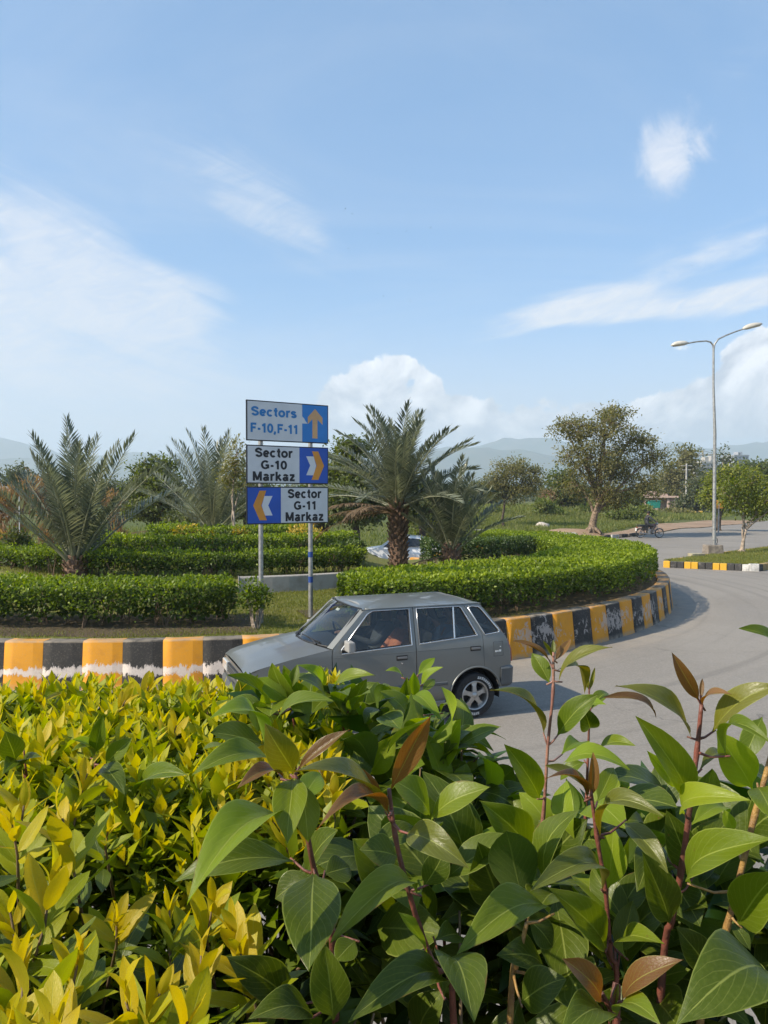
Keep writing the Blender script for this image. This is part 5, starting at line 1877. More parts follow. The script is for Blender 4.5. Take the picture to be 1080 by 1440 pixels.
def seated(name, label, loc, rz, shirt, trousers, arm_l, arm_r, group=None, lean=0.15, knee=0.42, hair=M_HAIR, hipw=0.10):
    """seated figure facing +X, hips at the origin. arms: lists of (elbow, wrist, hand tip)"""
    V, E, Rr = [], [], []

    def add(p, r, par=None):
        V.append(Vector(p)); Rr.append(r)
        if par is not None: E.append((par, len(V) - 1))
        return len(V) - 1
    pel = add((0, 0, 0), (0.13, 0.15))
    ab = add((-lean * 0.25, 0, 0.17), (0.115, 0.14), pel)
    ch = add((-lean * 0.55, 0, 0.34), (0.115, 0.165), ab)
    nk = add((-lean * 0.8, 0, 0.49), 0.062, ch)
    n2 = add((-lean * 0.8 + 0.01, 0, 0.55), 0.055, nk)
    hd = add((-lean * 0.8 + 0.03, 0, 0.64), (0.092, 0.078), n2)
    tp = add((-lean * 0.8 + 0.02, 0, 0.74), (0.075, 0.068), hd)
    ns = add((-lean * 0.8 + 0.135, 0, 0.63), 0.014, hd)
    hands = []
    for sg, arm in ((1, arm_l), (-1, arm_r)):
        sh = add((-lean * 0.7, sg * 0.185, 0.43), 0.065, ch)
        el = add(arm[0], 0.047, sh)
        wr = add(arm[1], 0.032, el)
        a = Vector(arm[1]); t = Vector(arm[2]); d = (t - a).normalized()
        pm = add(a + d * 0.06, (0.042, 0.026), wr)
        sd = d.cross(Vector((0, 0, 1)))
        sd = sd.normalized() if sd.length > 0.1 else Vector((0, 1, 0))
        for q in range(4):
            o = (q - 1.5) * 0.019
            k1 = add(a + d * 0.105 + sd * o, 0.0095, pm)
            k2 = add(a + d * (0.105 + 0.03) + sd * o * 1.05 + Vector((0, 0, -0.008)), 0.0088, k1)
            k3 = add(a + d * (0.105 + (0.055, 0.068, 0.062, 0.046)[q]) + sd * o * 1.05 + Vector((0, 0, -0.026)), 0.0075, k2)
        t1 = add(a + d * 0.05 + sd * sg * 0.045, 0.0105, pm)
        t2 = add(a + d * 0.085 + sd * sg * 0.06, 0.0085, t1)
        hands.append((a, t))
        hp = add((0.04, sg * hipw, -0.03), 0.095, pel)
        kn = add((knee, sg * (hipw + 0.06), 0.05), 0.068, hp)
        an = add((knee + 0.10, sg * (hipw + 0.05), -0.34), 0.044, kn)
        hl = add((knee + 0.09, sg * (hipw + 0.05), -0.40), 0.045, an)
        to = add((knee + 0.27, sg * (hipw + 0.05), -0.41), 0.036, hl)
    M_SHOE = mat('dark_shoes', (0.02, 0.018, 0.016), 0.5)
    nz = 0.50
    def is_hand(p): return any((p - a).dot((t - a).normalized()) > -0.02 and (p - a).length < 0.22 for a, t in hands)
    reg = [(M_SKIN, lambda p: p.z > nz - 0.01 and abs(p.y) < 0.12), (M_SKIN, is_hand), (M_SHOE, lambda p: p.z < -0.345),
           (trousers, lambda p: p.z < 0.03 or (p.x > 0.16 and p.z < 0.135 and p.x > 0.2)), (shirt, lambda p: True)]
    root = figure(name, label, V, E, Rr, reg, loc, rz, group=group)
    head_bits(root, V[hd] + Vector((0, 0, 0.015)), 0.095, (1, 0, 0), hair)
    return root


# ------------------------------------------------------------------ the grey hatchback
M_PAINT = mat('grey_car_paint', (0.185, 0.190, 0.180), 0.36, 0.42, 0.5, coat=0.45)
M_PAINTIN = mat('car_inner_shell', (0.06, 0.065, 0.066), 0.7)
M_CHROME = mat('window_trim', (0.62, 0.62, 0.62), 0.25, 0.9)
M_RUB = mat('tyre_rubber', (0.022, 0.022, 0.023), 0.8, var=0.25, scale=30, bump=0.2, bscale=60)
M_ALLOY = mat('alloy_wheel', (0.46, 0.45, 0.43), 0.4, 0.7, var=0.1, scale=10)
M_BUMPER = mat('grey_bumper', (0.085, 0.092, 0.094), 0.5, var=0.06, scale=5)
M_GLASS = glass_mat('car_glass', (0.66, 0.70, 0.69))
M_WSCREEN = glass_mat('windscreen_glass', (0.74, 0.79, 0.77))
M_RED = mat('tail_light_red', (0.22, 0.012, 0.012), 0.2, coat=0.5)
M_TAN = mat('tan_seat_fabric', (0.34, 0.25, 0.17), 0.85, var=0.15, scale=14)
M_DARKIN = mat('dark_interior', (0.022, 0.022, 0.024), 0.8)
M_LENS = mat('headlamp_lens', (0.55, 0.56, 0.55), 0.12, 0.2, coat=0.6)
M_PLATE = mat('number_plate', (0.55, 0.5, 0.2), 0.5)
M_ARCH = mat('wheel_well', (0.015, 0.015, 0.016), 0.9)


def half_w(x, z):
    """half width of the body at length x (0 rear) and height z"""
    w = 0.695
    if z > 0.90: w = 0.672 - (z - 0.90) * 0.245
    elif z > 0.6: w = 0.695 - 0.023 * ((z - 0.6) / 0.3) ** 2
    elif z < 0.35: w = 0.695 - 0.06 * ((0.35 - z) / 0.15) ** 1.5
    if x > 2.7: w -= 0.055 * ((x - 2.7) / 0.58) ** 2
    if x < 0.35: w -= 0.045 * ((0.35 - x) / 0.35) ** 2
    return w


def circ(cx, cz, r, a0, a1, n):
    return [(cx + r * math.cos(R(a0 + (a1 - a0) * i / n)), cz + r * math.sin(R(a0 + (a1 - a0) * i / n))) for i in range(n + 1)]


def side_panel(outline, sgn, hole=None, thick=0.022, inset_=0.0, step=0.06):
    """panel of the body side from a flat outline in (x, z), wrapped on the body, with a real thickness"""
    loops = [[Vector((x, z, 0)) for x, z in outline]]
    if hole: loops.append([Vector((x, z, 0)) for x, z in hole])
    flat = [p for l in loops for p in l]
    bm = bmesh.new()
    vs = [bm.verts.new(p) for p in flat]
    for tr in tessellate_polygon(loops):
        try: bm.faces.new([vs[i] for i in tr])
        except ValueError: pass
    for ax in (0, 1):
        vals = [p[ax] for p in flat]
        t = min(vals) + step
        while t < max(vals):
            co = [0, 0, 0]; no = [0, 0, 0]
            co[ax] = t; no[ax] = 1
            bmesh.ops.bisect_plane(bm, geom=bm.verts[:] + bm.edges[:] + bm.faces[:], plane_co=co, plane_no=no)
            t += step
    bmesh.ops.dissolve_degenerate(bm, dist=1e-5, edges=bm.edges[:])
    for v in bm.verts:
        x, z = v.co.x, v.co.y
        v.co = Vector((x, sgn * (half_w(x, z) - inset_), z))
    bmesh.ops.recalc_face_normals(bm, faces=bm.faces)
    # make them face outward
    s = sum(f.normal.y * f.calc_area() for f in bm.faces)
    if s * sgn < 0:
        for f in bm.faces: f.normal_flip()
    if thick:
        ret = bmesh.ops.extrude_face_region(bm, geom=bm.faces[:])
        nv = [g for g in ret['geom'] if isinstance(g, bmesh.types.BMVert)]
        # the extruded copy becomes the inside
        for v in nv: v.co.y -= sgn * thick
        bmesh.ops.recalc_face_normals(bm, faces=bm.faces)
    me = bpy.data.meshes.new('panel')
    bm.to_mesh(me); bm.free()
    return me


def grid_mesh(rows, name='sheet', thick=0.0):
    mb = MB()
    n = len(rows[0])
    vs = [p for r in rows for p in r]
    fs = [(i * n + k, i * n + k + 1, (i + 1) * n + k + 1, (i + 1) * n + k) for i in range(len(rows) - 1) for k in range(n - 1)]
    mb.add(vs, fs)
    me = mb.mesh(name)
    if thick:
        bm = bmesh.new(); bm.from_mesh(me)
        bmesh.ops.solidify(bm, geom=bm.faces[:], thickness=thick)
        bmesh.ops.recalc_face_normals(bm, faces=bm.faces)
        bm.to_mesh(me); bm.free()
    return me


def paint_part(name, me, mt, parent, deg=28):
    me.materials.clear(); me.materials.append(mt)
    o = link(name, me, parent)
    auto_smooth(o, deg)
    return o


def wheel(parent, x, y, sgn, z=0.262, steer=0.0):
    w = bpy.data.objects.new('wheel', None); COL.objects.link(w); w.parent = parent
    w.location = (x, y, z); w.rotation_euler = (0, 0, steer)
    ax = (0, sgn, 0)
    t = MB()
    t.lathe([(0.168, -0.075), (0.185, -0.085), (0.225, -0.088), (0.250, -0.078), (0.260, -0.055), (0.262, 0.0), (0.260, 0.055), (0.250, 0.078), (0.225, 0.088), (0.185, 0.085), (0.168, 0.075), (0.164, 0)], (0, 0, 0), ax, 44, True)
    to = t.obj('tyre', M_RUB, w); auto_smooth(to, 40)
    rim = MB()
    rim.lathe([(0.166, -0.07), (0.172, 0.080), (0.166, 0.086), (0.156, 0.080), (0.150, 0.03), (0.150, -0.07)], (0, 0, 0), ax, 40, True)
    rm = rim.obj('rim', M_ALLOY, w); auto_smooth(rm, 40)
    sp = MB()
    for k in range(5):
        a = 2 * math.pi * k / 5 + 0.3
        u = Vector((math.cos(a), 0, math.sin(a))); v = Vector((-math.sin(a), 0, math.cos(a)))
        Y = Vector((0, sgn, 0))
        # a spoke that splits towards the rim
        pts = [u * 0.035 - v * 0.030, u * 0.035 + v * 0.030, u * 0.10 + v * 0.022, u * 0.153 + v * 0.042, u * 0.153 - v * 0.042, u * 0.10 - v * 0.022]
        hgt = [0.066, 0.066, 0.060, 0.050, 0.050, 0.060]
        vs = [p + Y * h for p, h in zip(pts, hgt)] + [p + Y * (h - 0.03) for p, h in zip(pts, hgt)]
        sp.add(vs, [(0, 1, 2, 5), (5, 2, 3, 4), (6, 11, 8, 7), (11, 10, 9, 8)] + [(i, i + 6, (i + 1) % 6 + 6, (i + 1) % 6) for i in range(6)])
    sp.obj('spokes', M_ALLOY, w)
    hub = MB(); hub.lathe([(0, 0.078), (0.026, 0.076), (0.030, 0.066), (0.048, 0.062), (0.05, 0.03)], (0, 0, 0), ax, 20)
    hub.obj('hub_cap', M_ALLOY, w, True)
    for k in range(4):
        a = 2 * math.pi * k / 4 + 0.5
        c = Vector((math.cos(a) * 0.058, 0, math.sin(a) * 0.058))
        nb = MB(); nb.lathe([(0, 0.062), (0.009, 0.060), (0.009, 0.03)], c, ax, 8); nb.obj('wheel_nut', M_BLACK, w)
    br = MB(); br.lathe([(0, 0.0), (0.12, 0.0), (0.12, -0.05), (0, -0.05)], (0, 0, 0), ax, 20); br.obj('brake_drum', M_DARKIN, w)
    # raised white lettering strokes on the side wall, worn and unreadable at this distance
    lt = MB()
    for base, cnt in ((1.75, 9), (4.55, 7)):
        for k in range(cnt):
            a = base + k * 0.125
            for (da, r0, r1) in ((-0.028, 0.198, 0.226), (0.022, 0.198, 0.226)):
                u0 = Vector((math.cos(a + da), 0, math.sin(a + da))); v0 = Vector((-math.sin(a + da), 0, math.cos(a + da)))
                c = u0 * (r0 + r1) / 2 + Vector((0, sgn * 0.0895, 0))
                mm = Matrix((u0, Vector((0, sgn, 0)), v0)).transposed()
                lt.box(c, (r1 - r0, 0.004, 0.006), mm)
            if k % 2 == 0:
                u0 = Vector((math.cos(a), 0, math.sin(a))); v0 = Vector((-math.sin(a), 0, math.cos(a)))
                mm = Matrix((u0, Vector((0, sgn, 0)), v0)).transposed()
                lt.box(u0 * (0.2245 if k % 4 else 0.20) + Vector((0, sgn * 0.0895, 0)), (0.006, 0.004, 0.026), mm)
    lt.obj('tyre_lettering', mat('white_tyre_lettering', (0.66, 0.66, 0.64), 0.6), w)['kind'] = 'stuff'
    return w


def build_car():
    yaw = math.atan2(-math.sin(R(21)), -math.cos(R(21)))
    # rear near wheel touches the road where the photo shows it
    contact = Vector((gx(668, 9.0), 9.0, 0.0))
    off = Matrix.Rotation(yaw, 3, 'Z') @ Vector((0.53, 0.66, 0))
    loc = contact - off
    car = thing('car', 'small old grey five-door hatchback driving round the roundabout', 'car', loc, yaw)
    ax_r, ax_f = 0.53, 2.69
    zc = 0.265
    g = 0.004
    sill = 0.235
    # outlines in side view
    wr = [(0.355, 1.325), (0.30, 1.30)]
    q_out = [(0.10, 0.56), (0.045, 0.60), (0.055, 0.76), (0.115, 0.93), (0.335, 1.22), (0.415, 1.315), (0.45, 1.345),
             (0.62, 1.352), (0.60, 1.325), (0.37, 0.945), (0.405, 0.91), (0.405, 0.62)] 
    q_arch = circ(ax_r, zc, 0.325, 108, 176, 12)
    rear_q = [(0.10, 0.56), (0.045, 0.60), (0.05, 0.76), (0.105, 0.92), (0.345, 1.225), (0.425, 1.32), (0.46, 1.347), (0.655, 1.352), (0.632, 1.322), (0.425, 0.965), (0.418, 0.57)] + circ(ax_r, zc, 0.33, 111, 168, 10) + [(0.16, 0.36), (0.10, 0.40)]
    q_hole = [(0.205, 0.985), (0.395, 0.968), (0.405, 0.985), (0.575, 1.282), (0.525, 1.296), (0.445, 1.285), (0.41, 1.258), (0.20, 1.01)]
    rd = [(0.425 + g, 0.965), (0.632 + g, 1.322), (0.665, 1.345), (1.278, 1.352), (1.278, sill), (0.90, sill), (0.872, 0.262)] + circ(ax_r, zc, 0.33, 3, 108, 16) + [(0.418 + g, 0.60)]
    rd_hole = [(0.500, 0.968), (1.232, 0.918), (1.232, 1.308), (0.705, 1.303), (0.672, 1.282)]
    fd = [(1.286, sill), (1.286, 1.352), (1.80, 1.348), (1.868, 1.325), (2.262, 0.925), (2.275, 0.86), (2.275, sill)]
    fd_hole = [(1.340, 0.912), (2.165, 0.872), (2.160, 0.915), (1.838, 1.268), (1.775, 1.304), (1.340, 1.308)]
    fen = [(2.283, 0.27), (2.283, 0.86), (2.270, 0.918), (2.42, 0.893), (2.75, 0.835), (3.05, 0.765), (3.205, 0.705), (3.228, 0.65), (3.23, 0.46), (3.20, 0.44)] + circ(ax_f, zc, 0.33, 22, 178, 18)
    sgs = (1, -1)
    for sg in sgs:
        near = sg == 1
        b = paint_part('rear_quarter', side_panel(rear_q, sg, q_hole), M_PAINT, car)
        d1 = paint_part('door', side_panel(rd, sg, rd_hole), M_PAINT, car)
        d2 = paint_part('door', side_panel(fd, sg, fd_hole), M_PAINT, car)
        d1['label'] = 'rear door'; d2['label'] = 'front door'
        f = paint_part('front_fender', side_panel(fen, sg), M_PAINT, car)
        # glazing set back from the skin
        for hole, par in ((q_hole, b), (rd_hole, d1), (fd_hole, d2)):
            c = Vector((sum(p[0] for p in hole) / len(hole), sum(p[1] for p in hole) / len(hole)))
            big = [((x - c.x) * 1.015 + c.x, (z - c.y) * 1.02 + c.y) for x, z in hole]
            gl = side_panel(big, sg, None, 0.0, 0.014)
            paint_part('window', gl, M_GLASS, par)
            # black seal then bright trim round the opening
            def loop(r, ins, mt, nm, grow):
                pts = []
                n = len(hole)
                for i in range(n + 1):
                    x, z = hole[i % n]
                    x = (x - c.x) * grow + c.x; z = (z - c.y) * grow + c.y
                    pts.append((x, sg * (half_w(x, z) - ins), z))
                mbx = MB(); mbx.tube(pts, r, 6, False)
                return mbx.obj(nm, mt, par, smooth=True)
            loop(0.013, 0.012, M_BLACK, 'window_seal', 0.995)
            loop(0.0085, -0.002, M_CHROME, 'trim_strip', 1.022)
        # quarter light bar of the rear door
        mbx = MB(); xx = 0.775
        mbx.tube([(xx + 0.015, sg * (half_w(xx, 0.95) - 0.004), 0.950), (xx - 0.005, sg * (half_w(xx, 1.30) - 0.004), 1.305)], 0.011, 6); mbx.obj('window_bar', M_CHROME, d1)
        # handles
        for dd, xx, zz in ((d1, 0.53, 0.815), (d2, 1.46, 0.775)):
            y = sg * half_w(xx, zz)
            hb = MB(); hb.box((xx, y, zz), (0.135, 0.008, 0.058)); ho = hb.obj('handle', M_BLACK, dd, bevel=0.004)
            hb = MB(); hb.box((xx, y + sg * 0.010, zz + 0.004), (0.115, 0.016, 0.024)); hb.obj('handle_grip', mat('handle_grip', (0.25, 0.25, 0.25), 0.35, 0.6), dd, bevel=0.005)
        lk = MB(); lk.lathe([(0, 0.006), (0.009, 0.005), (0.011, 0)], (1.46, sg * half_w(1.46, 0.70), 0.715), (0, sg, 0), 10); lk.obj('door_lock', M_CHROME, d2)
        # protective moulding and crease
        for (x0, x1, par) in ((0.895, 1.272, d1), (1.292, 2.268, d2), (2.29, 2.34, f)):
            mo = MB()
            n = 8
            vs, fs = [], []
            for i in range(n + 1):
                x = x0 + (x1 - x0) * i / n
                z = 0.445
                y = half_w(x, z)
                vs += [(x, sg * (y + 0.001), z - 0.022), (x, sg * (y + 0.013), z - 0.012), (x, sg * (y + 0.013), z + 0.012), (x, sg * (y + 0.001), z + 0.022)]
            for i in range(n):
                for k in range(3):
                    fs.append((i * 4 + k, (i + 1) * 4 + k, (i + 1) * 4 + k + 1, i * 4 + k + 1))
            fs += [(0, 1, 2, 3), (n * 4 + 3, n * 4 + 2, n * 4 + 1, n * 4)]
            mo.add(vs, fs)
            mo.obj('moulding', M_BUMPER, par)
        # crease that runs along the flank
        cr = MB()
        pts = [(x, sg * (half_w(x, 0.84) - 0.0015), 0.842 - 0.012 * (x - 0.4) / 1.9) for x in np.linspace(0.44, 1.27, 8)]
        cr.tube(pts, 0.005, 5, False); cr.obj('crease', M_PAINT, d1, True)
        cr = MB()
        pts = [(x, sg * (half_w(x, 0.84) - 0.0015), 0.842 - 0.012 * (x - 0.4) / 1.9) for x in np.linspace(1.295, 2.265, 8)]
        cr.tube(pts, 0.005, 5, False); cr.obj('crease', M_PAINT, d2, True)
        # flared lip round the wheel openings
        for cxw, a0, a1, par in ((ax_r, 4, 166, b), (ax_f, 4, 176, f)):
            li = MB()
            pts = [(x, sg * (half_w(x, z) + 0.004), z) for x, z in circ(cxw, zc, 0.338, a0, a1, 22)]
            li.tube(pts, 0.012, 6, False); li.obj('arch_lip', M_PAINT, par, True)
        # rocker
        rk = MB(); rk.box((1.575, sg * 0.638, 0.205), (1.34, 0.05, 0.07)); rk.obj('sill', M_PAINT, car, bevel=0.012)
        # wheel wells
        for cxw in (ax_r, ax_f):
            ww = MB()
            vs, fs = [], []
            P = circ(cxw, zc, 0.328, -10, 190, 18)
            for x, z in P: vs += [(x, sg * 0.665, z), (x, sg * 0.40, z)]
            for i in range(len(P) - 1): fs.append((2 * i, 2 * i + 1, 2 * i + 3, 2 * i + 2))
            fs.append(tuple(2 * i + 1 for i in range(len(P))))
            ww.add(vs, fs); ww.obj('wheel_well', M_ARCH, car)
        # A pillar filler
        pa = MB()
        vs = []
        for x, z, w_ in ((2.27, 0.925, 0.05), (1.872, 1.327, 0.045)):
            y = half_w(x, z)
            vs += [(x + 0.002, sg * (y - 0.002), z), (x + 0.045, sg * (y - 0.06), z + 0.012), (x + 0.02, sg * (y - 0.085), z - 0.02), (x - 0.03, sg * (y - 0.03), z - 0.03)]
        pa.add(vs, [(0, 1, 5, 4), (1, 2, 6, 5), (2, 3, 7, 6), (3, 0, 4, 7), (0, 3, 2, 1), (4, 5, 6, 7)]); pa.obj('windscreen_pillar', M_PAINT, car)
        # mirror
        mr = MB(); x, z = 2.115, 0.965
        y = half_w(x, z)
        mr.box((x - 0.005, sg * (y + 0.115), z), (0.075, 0.165, 0.115)); mo_ = mr.obj('mirror', mat('mirror_shell', (0.30, 0.29, 0.27), 0.6), car, bevel=0.018)
        ar = MB(); ar.tube([(2.16, sg * (y - 0.01), 0.905), (2.13, sg * (y + 0.03), 0.915), (2.115, sg * (y + 0.07), 0.935)], 0.018, 8); ar.obj('mirror_arm', M_BLACK, mo_)
        mg = MB(); mg.box((x - 0.045, sg * (y + 0.115), z), (0.004, 0.14, 0.09)); mg.obj('mirror_glass', M_CHROME, mo_)
        # tail lamp, head lamp
        tl = MB()
        vs = []
        for x, z in ((0.020, 0.62), (0.028, 0.76), (0.075, 0.885)):
            y = half_w(max(0, x), z)
            vs += [(x + 0.045, sg * (y + 0.003), z), (x - 0.012, sg * (y - 0.03), z), (x - 0.014, sg * (y - 0.20), z), (x + 0.05, sg * (y - 0.20), z)]
        tl.add(vs, [(0, 1, 5, 4), (1, 2, 6, 5), (2, 3, 7, 6), (3, 0, 4, 7), (4, 5, 9, 8), (5, 6, 10, 9), (6, 7, 11, 10), (7, 4, 8, 11), (0, 3, 2, 1), (8, 9, 10, 11)])
        tl.obj('tail_light', M_RED, car)
        hl = MB(); hl.box((3.225, sg * 0.47, 0.605), (0.06, 0.27, 0.12)); hl.obj('headlight', M_LENS, car, bevel=0.015)
        # wheels
        wheel(car, ax_r, sg * 0.60, sg)
        wheel(car, ax_f, sg * 0.60, sg, steer=R(-6))
    # fuel flap and its print on the near side
    fl = side_panel([(0.165, 0.715), (0.165, 0.865), (0.285, 0.865), (0.285, 0.715)], 1, None, 0.004, -0.003)
    ff = paint_part('fuel_flap', fl, M_PAINT, car)
    fm = MB()
    for q in (((0.16, 0.708), (0.29, 0.708)), ((0.29, 0.708), (0.29, 0.872)), ((0.29, 0.872), (0.16, 0.872)), ((0.16, 0.872), (0.16, 0.708))):
        fm.tube([(x, half_w(x, z) - 0.001, z) for x, z in q], 0.0035, 4)
    fm.obj('flap_gap', M_BLACK, ff)
    st = MB()
    for x, z, w_, h_ in ((0.262, 0.765, 0.018, 0.02), (0.236, 0.765, 0.016, 0.018), (0.205, 0.768, 0.026, 0.024), (0.198, 0.815, 0.012, 0.01)):
        st.box((x, half_w(x, z) + 0.0045, z), (w_, 0.003, h_))
    st.obj('sticker', M_WHITE, ff)['kind'] = 'stuff'
    # small side marker slit behind the rear door
    # roof
    rows = []
    xs = np.linspace(0.40, 1.90, 16)
    for x in xs:
        u = (x - 0.40) / 1.5
        zr = 1.345 + 0.052 * math.sin(math.pi * (0.12 + 0.80 * u)) - 0.012 * max(0, (u - 0.8) / 0.2) ** 2 - 0.03 * max(0, (0.12 - u) / 0.12) ** 2
        row = []
        e = half_w(x, 1.345)
        for k in range(13):
            v = -1 + 2 * k / 12
            a = abs(v)
            z = 1.347 + (zr - 1.347) * (1 - a ** 3.0)
            row.append((x, -v * e, z))
        rows.append(row)
    paint_part('roof', grid_mesh(rows, 'roof', 0.02), M_PAINT, car)
    # drip rails
    for sg in sgs:
        dr = MB(); dr.tube([(x, sg * (half_w(x, 1.35) + 0.002), 1.350) for x in np.linspace(0.44, 1.86, 10)], 0.009, 6); dr.obj('drip_rail', M_PAINT, car, True)
    # bonnet
    rows = []
    for x in np.linspace(2.285, 3.215, 14):
        cx_ = 1 - (x - 2.285) / 0.93
        zt = np.interp(x, [2.285, 2.42, 2.75, 3.05, 3.17, 3.215], [0.918, 0.897, 0.842, 0.775, 0.738, 0.700])
        e = half_w(x, zt) - 0.004
        rows.append([(x + 0.19 * cx_ * (1 - v * v), -v * e, zt + 0.026 * (1 - abs(v) ** 2.2) + (0.006 if abs(abs(v) - 0.62) < 0.05 else 0) + 0.002) for v in np.linspace(-1, 1, 15)])
    bo = paint_part('bonnet', grid_mesh(rows, 'bonnet', 0.012), M_PAINT, car)
    for sg in sgs:
        sq = MB(); sq.lathe([(0, 0.014), (0.014, 0.010), (0.016, 0)], (2.66, sg * 0.28, 0.868), (0, 0, 1), 10); sq.obj('washer_jet', M_BLACK, bo)
    # cowl and wipers
    rows = [[(2.27 + (0.20 if q else 0.17) * (1 - v * v) + 0.03 * q, v * 0.60, 0.926 + 0.012 * (1 - v * v)) for v in np.linspace(-1, 1, 11)] for q in (0, 1)]
    paint_part('cowl', grid_mesh(rows, 'cowl', 0.012), M_BLACK, car)
    for y0 in (0.42, -0.14):
        wp = MB(); q_ = lambda y: 0.20 * (1 - (y / 0.62) ** 2)
        wp.tube([(2.275 + q_(y0), y0, 0.945), (2.225 + q_(y0 - .18), y0 - 0.18, 0.985), (2.215 + q_(y0 - .36), y0 - 0.36, 0.985)], [0.012, 0.009, 0.006], 6)
        wp.tube([(2.24 + q_(y0), y0 + 0.02, 0.968), (2.225 + q_(y0 - .23), y0 - 0.23, 0.985), (2.217 + q_(y0 - .46), y0 - 0.46, 0.982)], 0.008, 5)
        wp.obj('wiper', M_BLACK, car)
    # windscreen and rear window
    rows = []
    for u in np.linspace(0, 1, 7):
        x = 2.262 + (1.885 - 2.262) * u; z = 0.935 + (1.352 - 0.935) * u
        e = half_w(x, z) - 0.052
        rows.append([(x + (0.20 - 0.13 * u) * (1 - v * v), v * e, z + 0.012 * (1 - v * v)) for v in np.linspace(-1, 1, 11)])
    paint_part('windscreen', grid_mesh(rows, 'windscreen'), M_WSCREEN, car)
    sl = MB(); P = [rows[0][k] for k in range(11)] + [rows[k][10] for k in range(7)] + [rows[6][k] for k in range(10, -1, -1)] + [rows[k][0] for k in range(6, -1, -1)]
    sl.tube(P, 0.012, 6, False); sl.obj('windscreen_seal', M_BLACK, car, True)
    stk = MB(); stk.box((2.03, 0.10, 1.275), (0.004, 0.10, 0.035), Matrix.Rotation(R(-48), 3, 'Y')); stk.obj('windscreen_sticker', M_WHITE, car)
    # tailgate with window
    def tg(z):
        return float(np.interp(z, [0.56, 0.60, 0.76, 0.92, 1.225, 1.32, 1.35], [0.06, 0.045, 0.05, 0.105, 0.345, 0.425, 0.46]))
    rows = []
    for z in np.linspace(0.57, 0.955, 7):
        e = half_w(tg(z), z) - 0.205 * (1 if z < 0.89 else 0.3)
        rows.append([(tg(z) - 0.035 * (1 - v * v), v * e, z) for v in np.linspace(-1, 1, 9)])
    tgo = paint_part('tailgate', grid_mesh(rows, 'tailgate', 0.02), M_PAINT, car)
    rows = []
    for z in np.linspace(0.955, 1.30, 6):
        e = half_w(tg(z), z) - 0.07
        rows.append([(tg(z) - 0.035 * (1 - v * v), v * e, z) for v in np.linspace(-1, 1, 9)])
    paint_part('rear_window', grid_mesh(rows, 'rear_window'), M_GLASS, tgo)
    for sg in sgs:
        rows = []
        for z in np.linspace(0.88, 1.345, 6):
            e = half_w(tg(z), z)
            rows.append([(tg(z) - 0.012 * k, sg * (e - 0.08 * k / 3), z) for k in range(4)])
        paint_part('tailgate_frame', grid_mesh(rows, 'tailgate_frame', 0.015), M_PAINT, tgo)
    rows = [[(x, v * (half_w(x, 1.33) - 0.01), z + 0.03 * (1 - v * v)) for v in np.linspace(-1, 1, 7)] for x, z in ((0.385, 1.295), (0.425, 1.335), (0.47, 1.350))]
    paint_part('tailgate_frame', grid_mesh(rows, 'tailgate_frame', 0.015), M_PAINT, tgo)
    # bumpers wrap the corners
    def bumper(name, xs_end, z0, z1, x_side, front):
        mb = MB()
        prof = []
        hw = 0.70
        path = []
        sgn_ = 1 if front else -1
        x_e = xs_end
        for sgq in (1,):
            path = [(x_side, hw), (x_e - sgn_ * 0.10, hw), (x_e - sgn_ * 0.03, hw - 0.045), (x_e, hw - 0.14), (x_e + sgn_ * 0.03, 0), (x_e, -hw + 0.14), (x_e - sgn_ * 0.03, -hw + 0.045), (x_e - sgn_ * 0.10, -hw), (x_side, -hw)]
        zz = [(z0, -0.03), (z0 + 0.03, 0.0), (z1 - 0.03, 0.008), (z1, -0.025)]
        vs, fs = [], []
        for i, (x, y) in enumerate(path):
            a = Vector(path[max(0, i - 1)]); b_ = Vector(path[min(len(path) - 1, i + 1)])
            t_ = (b_ - a).normalized(); nn = Vector((-t_.y, t_.x))
            if nn.dot(Vector((x - 1.6, y))) < 0: nn = -nn
            for z, o_ in zz:
                vs.append((x + nn.x * o_, y + nn.y * o_, z))
            vs.append((x - nn.x * 0.06, y - nn.y * 0.06, z1)); vs.append((x - nn.x * 0.06, y - nn.y * 0.06, z0))
        m = 6
        for i in range(len(path) - 1):
            for k in range(m):
                fs.append((i * m + k, i * m + (k + 1) % m, (i + 1) * m + (k + 1) % m, (i + 1) * m + k))
        fs += [tuple(range(m)), tuple((len(path) - 1) * m + k for k in range(m))]
        mb.add(vs, fs)
        o = mb.obj(name, M_BUMPER, car); auto_smooth(o, 40)
        return o
    bumper('rear_bumper', -0.01, 0.335, 0.585, 0.20, False)
    bumper('front_bumper', 3.26, 0.26, 0.49, 3.02, True)
    gr = MB(); gr.box((3.225, 0, 0.605), (0.03, 0.66, 0.11)); go = gr.obj('grille', M_BLACK, car, bevel=0.008)
    for k in range(4):
        gb = MB(); gb.box((3.243, 0, 0.567 + 0.026 * k), (0.01, 0.62, 0.008)); gb.obj('grille_bar', M_BUMPER, go)
    fp = MB(); fp.box((3.21, 0, 0.56), (0.02, 1.18, 0.27)); fp.obj('front_panel', M_PAINT, car, bevel=0.01)
    for x, z in ((3.29, 0.37), (-0.045, 0.50)):
        npl = MB(); npl.box((x, 0, z), (0.012, 0.42, 0.11)); npl.obj('number_plate', M_PLATE, car)
    # floor and cabin
    fl = MB(); fl.box((1.62, 0, 0.25), (2.9, 1.14, 0.06)); fl.box((0.45, 0, 0.42), (0.75, 0.74, 0.3)); fl.box((2.75, 0, 0.45), (0.9, 0.74, 0.34)); fl.obj('floor_pan', M_DARKIN, car)
    db = MB(); db.box((2.08, 0, 0.80), (0.30, 1.22, 0.20)); db.obj('dashboard', M_DARKIN, car, bevel=0.03)
